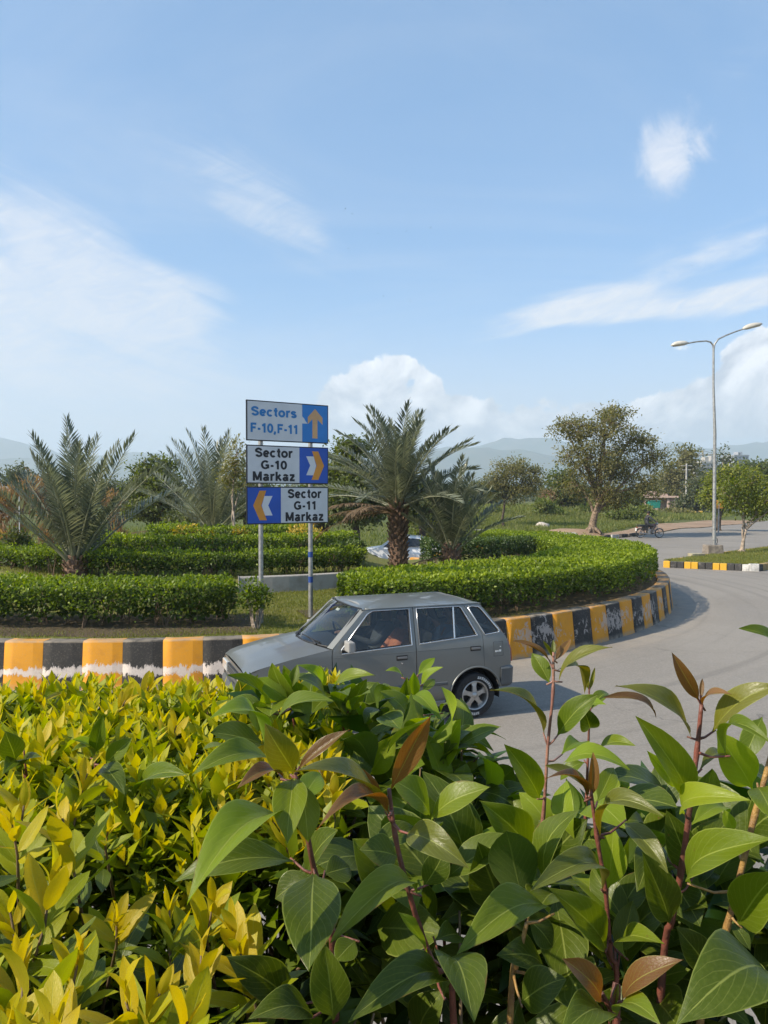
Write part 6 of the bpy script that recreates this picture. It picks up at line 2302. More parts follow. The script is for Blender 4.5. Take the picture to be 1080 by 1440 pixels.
    for z in (0,):
        fw = MB(); fw.box((2.255, 0, 0.66), (0.03, 1.24, 0.5)); fw.obj('bulkhead', M_DARKIN, car)
    sw = MB()
    c = Vector((1.86, -0.33, 0.90)); n_ = Vector((-0.9, 0, 0.45)).normalized(); u = Vector((0, 1, 0)); v = n_.cross(u)
    sw.tube([c + (u * math.cos(2 * math.pi * k / 20) + v * math.sin(2 * math.pi * k / 20)) * 0.175 for k in range(21)], 0.013, 6, False)
    sw.tube([c - u * 0.17, c + u * 0.17], 0.012, 5); sw.tube([c, c - n_ * 0.25 - Vector((0, 0, 0.02))], 0.022, 6)
    sw.obj('steering_wheel', M_BLACK, car)
    for sg in sgs:
        s_ = bpy.data.objects.new('seat', None); COL.objects.link(s_); s_.parent = car; s_.location = (1.40, sg * 0.32, 0.30)
        a = MB(); a.box((0.05, 0, 0.12), (0.50, 0.46, 0.16)); a.obj('cushion', M_TAN, s_, bevel=0.04)
        a = MB(); a.box((-0.27, 0, 0.44), (0.12, 0.46, 0.58), Matrix.Rotation(R(-14), 3, 'Y')); a.obj('backrest', M_TAN, s_, bevel=0.045)
        a = MB(); a.box((-0.365, 0, 0.80), (0.08, 0.26, 0.16), Matrix.Rotation(R(-14), 3, 'Y')); a.obj('headrest', M_DARKIN, s_, bevel=0.03)
    rb = MB(); rb.box((0.80, 0, 0.42), (0.45, 1.12, 0.16)); rb.box((0.55, 0, 0.70), (0.12, 1.12, 0.46), Matrix.Rotation(R(-16), 3, 'Y')); rb.obj('rear_seat', M_DARKIN, car, bevel=0.03)
    ps = MB(); ps.box((0.34, 0, 0.885), (0.36, 1.10, 0.015)); ps.obj('parcel_shelf', M_DARKIN, car)
    rm_ = MB(); rm_.box((1.80, 0, 1.255), (0.02, 0.20, 0.06)); rm_.obj('rear_view_mirror', M_BLACK, car, bevel=0.01)
    hl_ = grid_mesh([[(x, v * (half_w(x, 1.33) - 0.05), 1.335 + 0.03 * (1 - v * v)) for v in np.linspace(-1, 1, 7)] for x in np.linspace(0.5, 1.82, 5)], 'headlining')
    paint_part('headlining', hl_, mat('headlining', (0.32, 0.31, 0.28), 0.9), car)
    ex = MB(); ex.tube([(0.25, 0.30, 0.22), (0.02, 0.30, 0.21)], 0.022, 8); ex.obj('exhaust', M_GALV, car)

    # the roof sits low over the window tops
    for o in list(car.children) + [c for p in car.children for c in p.children]:
        if o.type == 'MESH' and o.name.split('.')[0] not in ('hub_cap', 'wheel_nut', 'spokes', 'rim', 'tyre', 'tyre_lettering', 'brake_drum') and (o.parent == car or o.parent.type == 'MESH'):
            for v in o.data.vertices:
                if v.co.z > 1.30: v.co.z = 1.30 + (v.co.z - 1.30) * 0.55
    # people inside
    Mw = Matrix.Translation(loc) @ Matrix.Rotation(yaw, 4, 'Z')
    M_SH1 = mat('rust_shirt', (0.40, 0.13, 0.06), 0.8, var=0.15, scale=12)
    M_SH2 = mat('blue_grey_kameez', (0.16, 0.20, 0.25), 0.8, var=0.15, scale=12)
    M_TR = mat('dark_trousers', (0.03, 0.03, 0.035), 0.85)
    M_SH3 = mat('dull_dark_shirt', (0.05, 0.055, 0.065), 0.85)
    seated('person', 'driver in a dark shirt with both hands on the wheel of the grey car', Mw @ Vector((1.40, -0.33, 0.55)), yaw, M_SH3, M_TR,
           ((0.10, 0.22, 0.24), (0.36, 0.12, 0.34), (0.44, 0.08, 0.36)), ((0.10, -0.24, 0.24), (0.36, -0.14, 0.34), (0.44, -0.10, 0.36)), knee=0.38, lean=0.2)
    seated('person', 'front passenger in a rust-red shirt at the near front window of the grey car', Mw @ Vector((1.42, 0.31, 0.55)), yaw, M_SH1, M_TR,
           ((0.06, 0.24, 0.17), (0.28, 0.16, 0.10), (0.36, 0.12, 0.09)), ((0.06, -0.24, 0.17), (0.28, -0.16, 0.10), (0.36, -0.12, 0.09)), knee=0.38, lean=0.22)
    seated('person', 'rear passenger in blue-grey clothes raising a hand inside the grey car', Mw @ Vector((0.80, 0.20, 0.55)), yaw, M_SH2, M_TR,
           ((0.16, 0.26, 0.26), (0.08, 0.20, 0.52), (0.13, 0.10, 0.58)), ((0.10, -0.24, 0.20), (0.28, -0.06, 0.28), (0.36, 0.02, 0.30)), knee=0.30, lean=0.25)
    return car


build_car()


# ------------------------------------------------------------------ motorcycle and rider
def build_motorcycle():
    d = 47.5
    c = at(914, 757, d)
    z = terrain(c.x, c.y)
    yaw = R(8)
    loc = Vector((c.x, c.y, z))
    mc = thing('motorcycle', 'small dark motorcycle on the far carriageway heading right', 'motorcycle', loc, yaw)
    S = 1.0
    M_BODY = mat('motorcycle_black', (0.02, 0.02, 0.022), 0.35, coat=0.4)
    M_MET = mat('motorcycle_metal', (0.35, 0.35, 0.35), 0.4, 0.8)
    for x in (-0.62, 0.62):
        w = bpy.data.objects.new('wheel', None); COL.objects.link(w); w.parent = mc; w.location = (x, 0, 0.29)
        t = MB(); t.lathe([(0.25, -0.03), (0.275, -0.038), (0.292, -0.02), (0.295, 0), (0.292, 0.02), (0.275, 0.038), (0.25, 0.03)], (0, 0, 0), (0, 1, 0), 28, True); t.obj('tyre', M_RUB, w, True)
        t = MB(); t.lathe([(0.235, -0.02), (0.252, -0.022), (0.252, 0.022), (0.235, 0.02)], (0, 0, 0), (0, 1, 0), 28, True)
        for k in range(12):
            a = 2 * math.pi * k / 12
            t.tube([(0.03 * math.cos(a), 0.015 * (-1) ** k, 0.03 * math.sin(a)), (0.24 * math.cos(a), 0, 0.24 * math.sin(a))], 0.004, 4)
        t.lathe([(0, -0.05), (0.045, -0.05), (0.045, 0.05), (0, 0.05)], (0, 0, 0), (0, 1, 0), 12)
        t.obj('rim', M_MET, w)
        fe = MB()
        a0, a1 = (30, 165) if x > 0 else (25, 150)
        vs, fs = [], []
        P = circ(0, 0, 0.33, a0, a1, 12)
        for px, pz in P: vs += [(px, -0.05, pz - 0.02), (px, 0, pz), (px, 0.05, pz - 0.02)]
        for i in range(12): fs += [(3 * i, 3 * i + 1, 3 * i + 4, 3 * i + 3), (3 * i + 1, 3 * i + 2, 3 * i + 5, 3 * i + 4)]
        fe.add(vs, fs); fo = fe.obj('mudguard', M_BODY if x < 0 else M_MET, mc, True); fo.location = (x, 0, 0.29)
    f = MB()
    f.tube([(0.42, 0, 0.78), (0.1, 0, 0.66), (-0.55, 0, 0.66)], 0.02, 6)
    f.tube([(0.42, 0, 0.74), (0.25, 0, 0.35), (-0.2, 0, 0.26), (-0.3, 0, 0.64)], 0.018, 6)
    for sy in (-0.09, 0.09):
        f.tube([(-0.2, sy, 0.30), (-0.62, sy, 0.29)], 0.018, 6)
        f.tube([(-0.45, sy, 0.62), (-0.60, sy, 0.30)], 0.022, 6)
    f.obj('frame', M_BODY, mc)
    fk = MB()
    for sy in (-0.07, 0.07): fk.tube([(0.40, sy, 0.86), (0.62, sy, 0.29)], 0.018, 6)
    fk.obj('fork', M_MET, mc)
    hb = MB(); hb.tube([(0.30, 0.33, 0.98), (0.38, 0.2, 0.98), (0.42, 0, 0.90), (0.38, -0.2, 0.98), (0.30, -0.33, 0.98)], 0.013, 6); hb.obj('handlebar', M_MET, mc)
    tk = MB(); tk.lathe([(0, -0.23), (0.07, -0.2), (0.115, -0.05), (0.125, 0.08), (0.08, 0.2), (0, 0.23)], (0.17, 0, 0.74), (1, 0, 0.18), 12); tk.obj('fuel_tank', mat('tank_red_black', (0.06, 0.012, 0.012), 0.3, coat=0.5), mc, True)
    sc_ = MB(); sc_.box((-0.28, 0, 0.58), (0.34, 0.2, 0.22)); sc_.obj('side_cover', M_BODY, mc, bevel=0.02)
    se = MB(); se.box((-0.34, 0, 0.755), (0.74, 0.26, 0.13)); se.obj('seat', M_BLACK, mc, bevel=0.03)
    en = MB(); en.box((0.02, 0, 0.40), (0.36, 0.28, 0.30)); en.tube([(0.05, 0, 0.48), (0.22, 0, 0.56)], 0.075, 8); en.obj('engine', M_MET, mc, bevel=0.0)
    ex = MB(); ex.tube([(0.18, -0.12, 0.42), (0.1, -0.14, 0.24), (-0.3, -0.15, 0.25), (-0.75, -0.16, 0.33)], [0.02, 0.02, 0.035, 0.04], 8); ex.obj('exhaust', M_MET, mc)
    hl = MB(); hl.lathe([(0, -0.10), (0.06, -0.09), (0.085, 0), (0.08, 0.03), (0, 0.05)], (0.48, 0, 0.86), (1, 0, 0), 12); hl.obj('headlight', M_MET, mc, True)
    tl = MB(); tl.box((-0.84, 0, 0.66), (0.06, 0.11, 0.07)); tl.obj('tail_light', M_RED, mc)
    np_ = MB(); np_.box((-0.90, 0, 0.52), (0.015, 0.16, 0.17)); np_.obj('number_plate', M_WHITE, mc)
    rk = MB()
    for sy in (-0.1, 0.1): rk.tube([(-0.5, sy, 0.76), (-0.86, sy, 0.80)], 0.012, 6)
    rk.tube([(-0.86, -0.1, 0.80), (-0.86, 0.1, 0.80)], 0.012, 6); rk.obj('rear_rack', M_MET, mc)
    for sy in (-0.28, 0.28):
        mi = MB(); mi.tube([(0.33, sy, 0.98), (0.33, sy * 1.1, 1.12)], 0.006, 5); mi.box((0.33, sy * 1.15, 1.14), (0.015, 0.10, 0.06)); mi.obj('mirror', M_BLACK, mc)
    # rider
    V, E, Rr = [], [], []

    def add(p, r, par=None):
        V.append(Vector(p)); Rr.append(r)
        if par is not None: E.append((par, len(V) - 1))
        return len(V) - 1
    pel = add((-0.22, 0, 0.87), (0.13, 0.15)); ab = add((-0.22, 0, 1.05), (0.12, 0.145), pel); ch = add((-0.18, 0, 1.24), (0.12, 0.17), ab)
    nk = add((-0.13, 0, 1.39), 0.06, ch); n2 = add((-0.11, 0, 1.45), 0.055, nk); hd = add((-0.08, 0, 1.54), (0.095, 0.08), n2); tp = add((-0.08, 0, 1.64), (0.075, 0.068), hd); ns = add((0.025, 0, 1.53), 0.014, hd)
    hands = []
    for sg in (1, -1):
        sh = add((-0.14, sg * 0.19, 1.33), 0.068, ch); el = add((0.06, sg * 0.30, 1.12), 0.05, sh); wr = add((0.25, sg * 0.31, 1.02), 0.034, el)
        pm = add((0.30, sg * 0.31, 1.00), (0.04, 0.03), wr); hands.append(Vector((0.28, sg * 0.31, 1.0)))
        for q in range(4):
            k1 = add((0.335, sg * (0.275 + 0.02 * q), 1.005), 0.010, pm); k2 = add((0.35, sg * (0.275 + 0.02 * q), 0.975), 0.009, k1); add((0.325, sg * (0.275 + 0.02 * q), 0.955), 0.008, k2)
        t1 = add((0.30, sg * 0.265, 0.975), 0.011, pm); add((0.325, sg * 0.25, 0.965), 0.009, t1)
        hp = add((-0.16, sg * 0.11, 0.84), 0.10, pel); kn = add((0.22, sg * 0.20, 0.72), 0.07, hp); an = add((0.02, sg * 0.20, 0.36), 0.046, kn); hl_ = add((0.00, sg * 0.20, 0.30), 0.046, an); add((0.18, sg * 0.20, 0.27), 0.036, hl_)
    M_JK = mat('dark_grey_jacket', (0.045, 0.047, 0.055), 0.8, var=0.2, scale=10)
    M_TR = mat('dark_trousers', (0.03, 0.03, 0.035), 0.85)
    reg = [(M_SKIN, lambda p: p.z > 1.41 and abs(p.y) < 0.12), (M_SKIN, lambda p: any((p - h).length < 0.10 and p.x > 0.24 for h in hands)), (mat('dark_shoes', (0.02, 0.018, 0.016), 0.5), lambda p: p.z < 0.33), (M_TR, lambda p: p.z < 0.90), (M_JK, lambda p: True)]
    rd = figure('person', 'rider in a dark jacket and dark trousers sitting on the motorcycle', V, E, Rr, reg, loc, yaw)
    head_bits(rd, V[hd] + Vector((0, 0, 0.015)), 0.097, (1, 0, 0))


build_motorcycle()


# ------------------------------------------------------------------ white car behind the palms
def build_white_car():
    d = 36.2
    c = at(566, 780, d)
    z = terrain(c.x, c.y)
    car = thing('car', 'white saloon car passing behind the palms, mostly hidden by hedges', 'car', (c.x, c.y, z + 0.0), R(176))
    prof = [(2.1, 0.35), (2.12, 0.62), (1.95, 0.78), (1.05, 0.92), (0.45, 1.36), (-0.15, 1.45), (-0.85, 1.40), (-1.5, 1.0), (-2.0, 0.96), (-2.12, 0.72), (-2.1, 0.38), (-2.0, 0.25), (1.95, 0.25)]
    mb = MB()
    n = len(prof)
    vs = []
    for sy, k in ((-0.86, 0), (-0.80, 1), (0.80, 1), (0.86, 0)):
        for x, zz in prof:
            y = sy * (1 - 0.22 * max(0, (zz - 0.95)) / 0.5)
            if abs(sy) > 0.82: vs.append((x * 0.985, y, 0.26 + (zz - 0.26) * 0.97))
            else: vs.append((x, y, zz))
    fs = []
    for j in range(3):
        for i in range(n):
            fs.append((j * n + i, j * n + (i + 1) % n, (j + 1) * n + (i + 1) % n, (j + 1) * n + i))
    fs += [tuple(range(n - 1, -1, -1)), tuple(3 * n + i for i in range(n))]
    mb.add(vs, fs)
    mb.obj('body', mat('white_car_paint', (0.70, 0.71, 0.72), 0.3, coat=0.4), car)
    for sy in (-1, 1):
        for pts in ([(0.85, 0.95), (0.36, 1.31), (0.0, 1.36), (0.0, 0.95)], [(-0.06, 0.95), (-0.06, 1.36), (-0.8, 1.32), (-1.28, 1.0)]):
            w = MB()
            P = [(x, sy * (0.862 * (1 - 0.22 * max(0, zz - 0.95) / 0.5) + 0.004), zz) for x, zz in pts]
            w.add(P + [(a, b - sy * 0.02, c_) for a, b, c_ in P], [(0, 1, 2, 3), (7, 6, 5, 4), (0, 4, 5, 1), (1, 5, 6, 2), (2, 6, 7, 3), (3, 7, 4, 0)])
            w.obj('window', mat('dark_car_glass', (0.02, 0.025, 0.03), 0.08), car)
        for x in (-1.28, 1.3):
            t = MB(); t.lathe([(0, 0.09), (0.19, 0.09), (0.2, 0.1), (0.29, 0.09), (0.3, 0), (0.29, -0.09), (0, -0.09)], (x, sy * 0.79, 0.30), (0, sy, 0), 20); t.obj('wheel', M_RUB, car, True)
            h = MB(); h.lathe([(0, 0.105), (0.18, 0.10), (0.19, 0.08)], (x, sy * 0.79, 0.30), (0, sy, 0), 16); h.obj('hub_cap', M_ALLOY, car, True)
        m = MB(); m.box((1.98, sy * 0.62, 0.70), (0.12, 0.3, 0.12)); m.obj('headlight', M_LENS, car, bevel=0.02)
        m = MB(); m.box((-2.05, sy * 0.64, 0.80), (0.08, 0.28, 0.14)); m.obj('tail_light', M_RED, car, bevel=0.02)
    for x in (2.08, -2.08):
        m = MB(); m.box((x, 0, 0.42), (0.12, 1.66, 0.18)); m.obj('bumper', mat('white_car_paint', (0.7, 0.7, 0.7), 0.3), car, bevel=0.03)


build_white_car()

# ------------------------------------------------------------------ far buildings, walls, posts
M_PINK = mat('pale_pink_plaster', (0.52, 0.38, 0.32), 0.85, var=0.15, scale=2)
M_ROOF = mat('brick_red_roof', (0.34, 0.24, 0.20), 0.9, var=0.2, scale=2)
M_TEAL = mat('teal_sheet', (0.02, 0.25, 0.19), 0.6, var=0.15, scale=3)
d = 112
c = at(929, 722, d); g = terrain(c.x, c.y)
sh = thing('shelter', 'pale pink low shelter with a brick red slab roof across the meadow', 'building', (c.x, c.y, g), R(-8))
mb = MB(); mb.box((0, 3.0, 1.3), (6.6, 0.25, 2.7)); mb.obj('back_wall', M_PINK, sh)
for x in (-3.2, -0.9, 1.7, 3.2):
    mb = MB(); mb.box((x, 0, 1.3), (0.55 if abs(x) > 2 else 0.5, 0.5, 2.7)); mb.obj('pillar', M_PINK, sh, bevel=0.02)
mb = MB(); mb.box((2.5, 0.4, 1.3), (1.0, 0.2, 2.6)); mb.obj('wall', M_PINK, sh)
mb = MB(); mb.box((0, 1.5, 2.85), (7.8, 4.4, 0.35)); mb.obj('roof', M_PINK, sh, bevel=0.03)
mb = MB(); mb.box((-0.9, 1.5, 3.2), (5.4, 3.6, 0.45), taper=0.86); mb.box((-1.8, 1.5, 3.6), (2.6, 2.4, 0.5), taper=0.7); mb.obj('roof_tiles', M_ROOF, sh)
sh.scale = (0.62, 0.62, 0.80)
p = at(919, 720, d - 3)
o = MB(); o.box((0, 0, 0.75), (2.0, 1.4, 1.3), taper=1.12); o.box((0, 0, 1.46), (2.35, 1.7, 0.14)); ob = o.obj('skip', M_TEAL, bevel=0.04); ob.scale = (0.75, 0.75, 0.75)
ob.location = (p.x, p.y, terrain(p.x, p.y) + 0.55); tag(ob, 'teal green metal skip in front of the pink shelter', 'skip')

M_TOWER = mat('tower_block_plaster', (0.38, 0.36, 0.33), 0.85, var=0.12, scale=0.2)
M_TOWER2 = mat('tower_block_grey', (0.30, 0.31, 0.33), 0.85, var=0.12, scale=0.2)
M_WIN = mat('dark_far_windows', (0.06, 0.07, 0.08), 0.3)


def block(label, px, top, d, w, dep, floors, bays, mt, group='tower blocks beyond the trees', rz=0.2):
    c = at(px, top, d)
    h = c.z
    b = thing('apartment_tower', label, 'building', (c.x, c.y, 0), rz, group)
    mb = MB(); mb.box((0, 0, h / 2), (w, dep, h)); mb.obj('walls', mt, b)
    mb = MB(); mb.box((0, 0, h + 0.5), (w + 0.6, dep + 0.6, 1.0)); mb.box((w * 0.15, 0, h + 2.2), (w * 0.3, dep * 0.4, 2.6)); mb.obj('parapet', mt, b)
    fh = h / floors
    wm = MB(); ww = w / bays * 0.5
    wm.box((0, 0, 0), (ww, 0.25, fh * 0.5)); me = wm.mesh('window', M_WIN)
    for f in range(max(0, floors - 6), floors):
        for k in range(bays):
            o = link('window', me, b)
            o.location = (-w / 2 + w * (k + 0.5) / bays, -dep / 2 - 0.02, fh * (f + 0.5))
    sl = MB(); sl.box((0, 0, 0), (w + 0.5, 0.9, 0.25)); me = sl.mesh('balcony_slab', mt)
    for f in range(max(1, floors - 6), floors):
        o = link('balcony_slab', me, b); o.location = (0, -dep / 2 - 0.45, fh * f)


block('pale tower block just left of the lamp post, widest of the far towers', 988, 652, 420, 7.5, 9, 9, 3, M_TOWER)
block('pale tower block immediately right of the widest one, touching the lamp post', 997, 650, 435, 4.5, 9, 9, 2, M_TOWER)
block('low pale block left of the widest tower', 978, 660, 410, 5.5, 8, 8, 2, M_TOWER)
block('blue-grey unfinished tower far right of the lamp post', 1034, 642, 620, 13, 14, 13, 4, M_TOWER2)
block('small pale far block seen low between the trees left of the lamp post', 940, 672, 330, 4.0, 6, 6, 2, M_TOWER)

# tower crane over the blocks
c = at(988, 640, 520)
cr = thing('tower_crane', 'thin tower crane standing over the pale tower blocks', 'crane', (c.x, c.y, 0))
M_CR = mat('crane_steel', (0.25, 0.22, 0.18), 0.6, 0.3)
mb = MB(); mb.tube([(0, 0, 0), (0, 0, c.z + 3)], 0.55, 4); mb.obj('mast', M_CR, cr)
mb = MB(); mb.tube([(-4, 0, c.z), (12, 0, c.z + 0.3)], 0.45, 4); mb.obj('jib', M_CR, cr)
mb = MB(); mb.tube([(-4, 0, c.z), (0, 0, c.z + 3), (9, 0, c.z + 0.4)], 0.16, 4); mb.box((-3.6, 0, c.z - 0.9), (1.6, 1.2, 1.5)); mb.obj('counterweight', M_CR, cr)

# concrete barriers and low walls along the far right
def far_box(name, label, cat, px0, px1, top, bot, d, dep, mt, group=None):
    a = at(px0, bot, d); b = at(px1, top, d)
    g = min(a.z, terrain((a.x + b.x) / 2, d) + 0.02)
    mb = MB(); mb.box((0, 0, (b.z - g) / 2), (b.x - a.x, dep, b.z - g))
    o = mb.obj(name, mt, bevel=0.04)
    o.location = ((a.x + b.x) / 2, d, g)
    return tag(o, label, cat, group)


M_BYEL = mat('barrier_yellow', (0.58, 0.38, 0.08), 0.8, var=0.2, scale=3)
M_BGRN = mat('boundary_wall_grey_green', (0.23, 0.27, 0.23), 0.85, var=0.2, scale=1.5)
far_box('barrier', 'yellow painted concrete barrier left end of the far row', 'barrier', 968, 978, 719, 723.5, 98, 0.6, M_BYEL, 'far roadside barriers')
far_box('barrier', 'dark barrier block between the two yellow ones of the far row', 'barrier', 978.5, 983, 719, 723.5, 98, 0.6, M_MBLK, 'far roadside barriers')
far_box('barrier', 'yellow painted barrier just left of the lamp post in the far row', 'barrier', 983.5, 987, 718.5, 723.5, 98, 0.6, M_BYEL, 'far roadside barriers')
far_box('boundary_wall', 'grey-green boundary wall running behind the lamp post', 'wall', 988, 1060, 717, 726, 104, 0.3, M_BGRN)
far_box('boundary_wall', 'pale broken wall left of the far barriers', 'wall', 952, 967, 718, 723, 100, 0.3, M_CONC)
far_box('boundary_wall', 'far left pale wall glimpsed among the trees behind the dry reeds', 'wall', -6, 12, 684, 690, 90, 0.3, M_CONC)


def pole(name, label, cat, px, top, bot, d, r, mt, arms=None, group=None):
    b = at(px, bot, d)
    t = at(px, top, d)
    g = terrain(b.x, b.y)
    s = thing(name, label, cat, (b.x, b.y, g), 0, group)
    mb = MB(); mb.tube([(0, 0, -0.1), (0, 0, t.z - g)], [r, r * 0.75], 8); mb.obj('pole', mt, s)
    if arms:
        mb = MB()
        for h, w in arms: mb.box((0, 0, t.z - g - h), (w, 0.1, 0.1))
        mb.obj('crossarm', mt, s)
    return s


pole('utility_pole', 'pale concrete utility pole in front of the tall grey-olive tree', 'utility pole', 965, 652, 722, 112, 0.16, M_CONC, [(0.3, 1.6), (0.9, 1.2)])
pole('utility_pole', 'short pale pole standing left of the dark tree', 'utility pole', 962, 694, 722, 108, 0.12, M_CONC)
pole('marker_post', 'thin white post among the dry reeds at the left', 'post', 27, 698, 765, 33, 0.022, M_WHITE)
# orange warning board on a post beyond the lamp
b = at(1011, 748, 52)
g = terrain(b.x, b.y)
sg_ = thing('warning_sign', 'orange square board on a grey post behind the lamp post', 'road sign', (b.x, b.y, g), R(6))
hz = CAMZ + (HOR - 704) / F * 52 - g
mb = MB(); mb.tube([(0, 0.03, -0.1), (0, 0.03, hz - 0.02)], 0.05, 10); mb.obj('post', M_GALV, sg_)
mb = MB(); mb.box((0.02, 0, hz - 0.25), (0.56, 0.02, 0.56)); mb.obj('board', mat('faded_orange_board', (0.55, 0.25, 0.03), 0.6, var=0.2, scale=6), sg_, bevel=0.004)

# stones, slabs and broken kerb pieces round the earth mound and the meadow
M_STONE = mat('pale_stone', (0.50, 0.45, 0.39), 0.9, var=0.2, scale=5, bump=0.6)


def rock(label, px, py, d, w, h, mt=M_STONE, name='rock', cat='rock', group=None, zf=None):
    c = at(px, py, d)
    rnd = random.Random(int(px * 7 + py))
    bm = bmesh.new(); bmesh.ops.create_icosphere(bm, subdivisions=2, radius=0.5)
    for v in bm.verts:
        k = 1 + 0.28 * noise.noise(v.co * 2.2 + Vector((px, py, 0)))
        v.co = Vector((v.co.x * w * k, v.co.y * w * 0.8 * k, v.co.z * h * k))
    me = bpy.data.meshes.new(name); bm.to_mesh(me); bm.free()
    o = link(name, me, None, mt)
    zz = (zf or terrain)(c.x, c.y)
    o.location = (c.x, c.y, zz + h * 0.32)
    return tag(o, label, cat, group)


rock('pale boulder lying beside the short left palm trunk', 80, 803, 16.2, 0.62, 0.36, M_CONC, zf=island_h)
rock('white stone in the meadow grass left of the earth mound', 763, 735, 62, 1.1, 0.7)
rock('small white stone at the left tip of the earth mound', 757, 757, 46.8, 0.4, 0.3)
rock('pale stone on the earth mound beside the slab', 773, 754, 47.2, 0.7, 0.4, zf=earth_h)
for lab, px, py, d, l, zf in (('flat broken slab lying on the left of the earth mound', 788, 754.5, 47.3, 2.0, earth_h), ('long stone slab lying by the small feathery tree', 690, 741, 61, 2.4, terrain),
                              ('pale slab edge at the left of the meadow road edge', 665, 758, 47.0, 2.6, terrain), ('broken pale kerb piece half sunk in grass left of the mound', 735, 757, 47.0, 2.4, terrain)):
    c = at(px, py, d)
    mb = MB(); mb.box((0, 0, 0.09), (l, 0.5, 0.22))
    o = mb.obj('slab', M_CONC, bevel=0.03); o.location = (c.x, c.y, zf(c.x, c.y) + 0.02); o.rotation_euler = (0.05, -0.04, R(4)); tag(o, lab, 'slab')

bk = thing('kerb', 'broken dark and pale kerb stones along the far edge of the road', 'kerb')
bk['kind'] = 'structure'; del bk['category']
A = Vector((9.6, 45.9)); B = Vector((12.4, 45.35)); C_ = Vector((15.3, 48.4))
for k, (p, q, t, mt) in enumerate([(A, B, 0.1, M_CONC), (A, B, 0.38, M_MBLK), (A, B, 0.66, M_CONC), (A, B, 0.92, M_MBLK), (B, C_, 0.12, M_MYELDIM), (B, C_, 0.36, M_MBLK), (B, C_, 0.62, M_CONC), (B, C_, 0.9, M_MBLK), (B, C_, 1.25, M_MBLK)]):
    c = p.lerp(q, t) + Vector((0.0, 0.25))
    dd = (q - p).normalized()
    mb = MB(); mb.box((0, 0, 0.08), (0.9, 0.2, 0.28)); o = mb.obj('kerb_stone', mt, bk, bevel=0.03)
    o.location = (c.x, c.y, terrain(c.x, c.y) - 0.02); o.rotation_euler = (random.uniform(-.1, .1), random.uniform(-.06, .06), math.atan2(dd.y, dd.x) + random.uniform(-.12, .12))

# birds high over the roundabout
M_BIRD = mat('dark_bird', (0.03, 0.028, 0.026), 0.8)
for k, (px, py) in enumerate([(486, 297), (496, 304), (532, 331), (571, 328), (605, 323), (490, 352), (539, 418), (577, 425), (692, 475), (970, 376), (484, 300)]):
    d = 210 + 11 * k
    c = at(px, py, d)
    bm_ = MB()
    s = 0.42
    bm_.lathe([(0, -0.42 * s), (0.06 * s, -0.35 * s), (0.11 * s, -0.1 * s), (0.09 * s, 0.2 * s), (0.06 * s, 0.34 * s), (0, 0.42 * s)], (0, 0, 0), (1, 0, 0), 6)
    for sg in (-1, 1):
        up = random.uniform(0.1, 0.5)
        bm_.add([(0.18 * s, sg * 0.05 * s, 0.03 * s), (-0.12 * s, sg * 0.05 * s, 0.03 * s), (-0.10 * s, sg * 0.7 * s, up * s * 0.7), (0.12 * s, sg * 0.65 * s, up * s * 0.7), (-0.15 * s, sg * 1.3 * s, up * s)], [(0, 1, 2, 3), (3, 2, 4)])
    bm_.add([(-0.35 * s, 0.04 * s, 0), (-0.35 * s, -0.04 * s, 0), (-0.65 * s, -0.14 * s, 0.02), (-0.65 * s, 0.14 * s, 0.02)], [(0, 1, 2, 3)])
    o = bm_.obj('bird', M_BIRD)
    o.location = c; o.rotation_euler = (random.uniform(-.4, .4), random.uniform(-.2, .2), random.uniform(0, 6.28))
    tag(o, 'tiny dark bird gliding high in the blue sky', 'bird', 'birds gliding in the sky')


# ------------------------------------------------------------------ the shrubs right in front of the camera
M_LG = leaf_mat('broad_leaf_green', [(0.075, 0.115, 0.007), (0.11, 0.152, 0.009), (0.15, 0.19, 0.011)], 0.32, 0.36, 'object', True, spec=0.27, under=(0.12, 0.18, 0.045))
M_LL = leaf_mat('broad_leaf_light', [(0.16, 0.235, 0.016), (0.205, 0.275, 0.019), (0.25, 0.30, 0.022)], 0.42, 0.36, 'object', True, spec=0.27, under=(0.19, 0.25, 0.06))
M_LD = leaf_mat('broad_leaf_dark', [(0.047, 0.072, 0.007), (0.065, 0.095, 0.008), (0.088, 0.122, 0.010)], 0.30, 0.34, 'object', True, spec=0.27, under=(0.07, 0.11, 0.035))
M_LO = leaf_mat('broad_leaf_olive', [(0.10, 0.12, 0.014), (0.13, 0.135, 0.016), (0.17, 0.165, 0.022)], 0.34, 0.34, 'object', True, (1.0, 0.85, 0.35), under=(0.19, 0.15, 0.04))
M_LB = leaf_mat('broad_leaf_bronze', [(0.13, 0.060, 0.020), (0.17, 0.080, 0.026), (0.21, 0.105, 0.035)], 0.34, 0.33, 'object', True, (1.0, 0.72, 0.4), under=(0.17, 0.085, 0.035))
M_GO = leaf_mat('golden_leaf', [(0.42, 0.32, 0.004), (0.50, 0.37, 0.005), (0.37, 0.35, 0.005)], 0.40, 0.42, 'object', True, spec=0.28, tcol=(1.0, 0.95, 0.3), under=(0.36, 0.31, 0.03))
M_GY = leaf_mat('lime_leaf', [(0.19, 0.24, 0.005), (0.26, 0.29, 0.006), (0.33, 0.33, 0.006)], 0.40, 0.44, 'object', True, spec=0.28, under=(0.2, 0.24, 0.04))
M_GG = leaf_mat('inner_green_leaf', [(0.055, 0.09, 0.008), (0.08, 0.12, 0.010), (0.115, 0.15, 0.012)], 0.28, 0.40, 'object', True, under=(0.10, 0.14, 0.04))
M_GSTUFF = leaf_mat('golden_hedge_leaf', [(0.024, 0.046, 0.008), (0.065, 0.105, 0.010), (0.17, 0.22, 0.006), (0.31, 0.33, 0.006), (0.48, 0.38, 0.005)], 0.38, 0.44, spec=0.28)
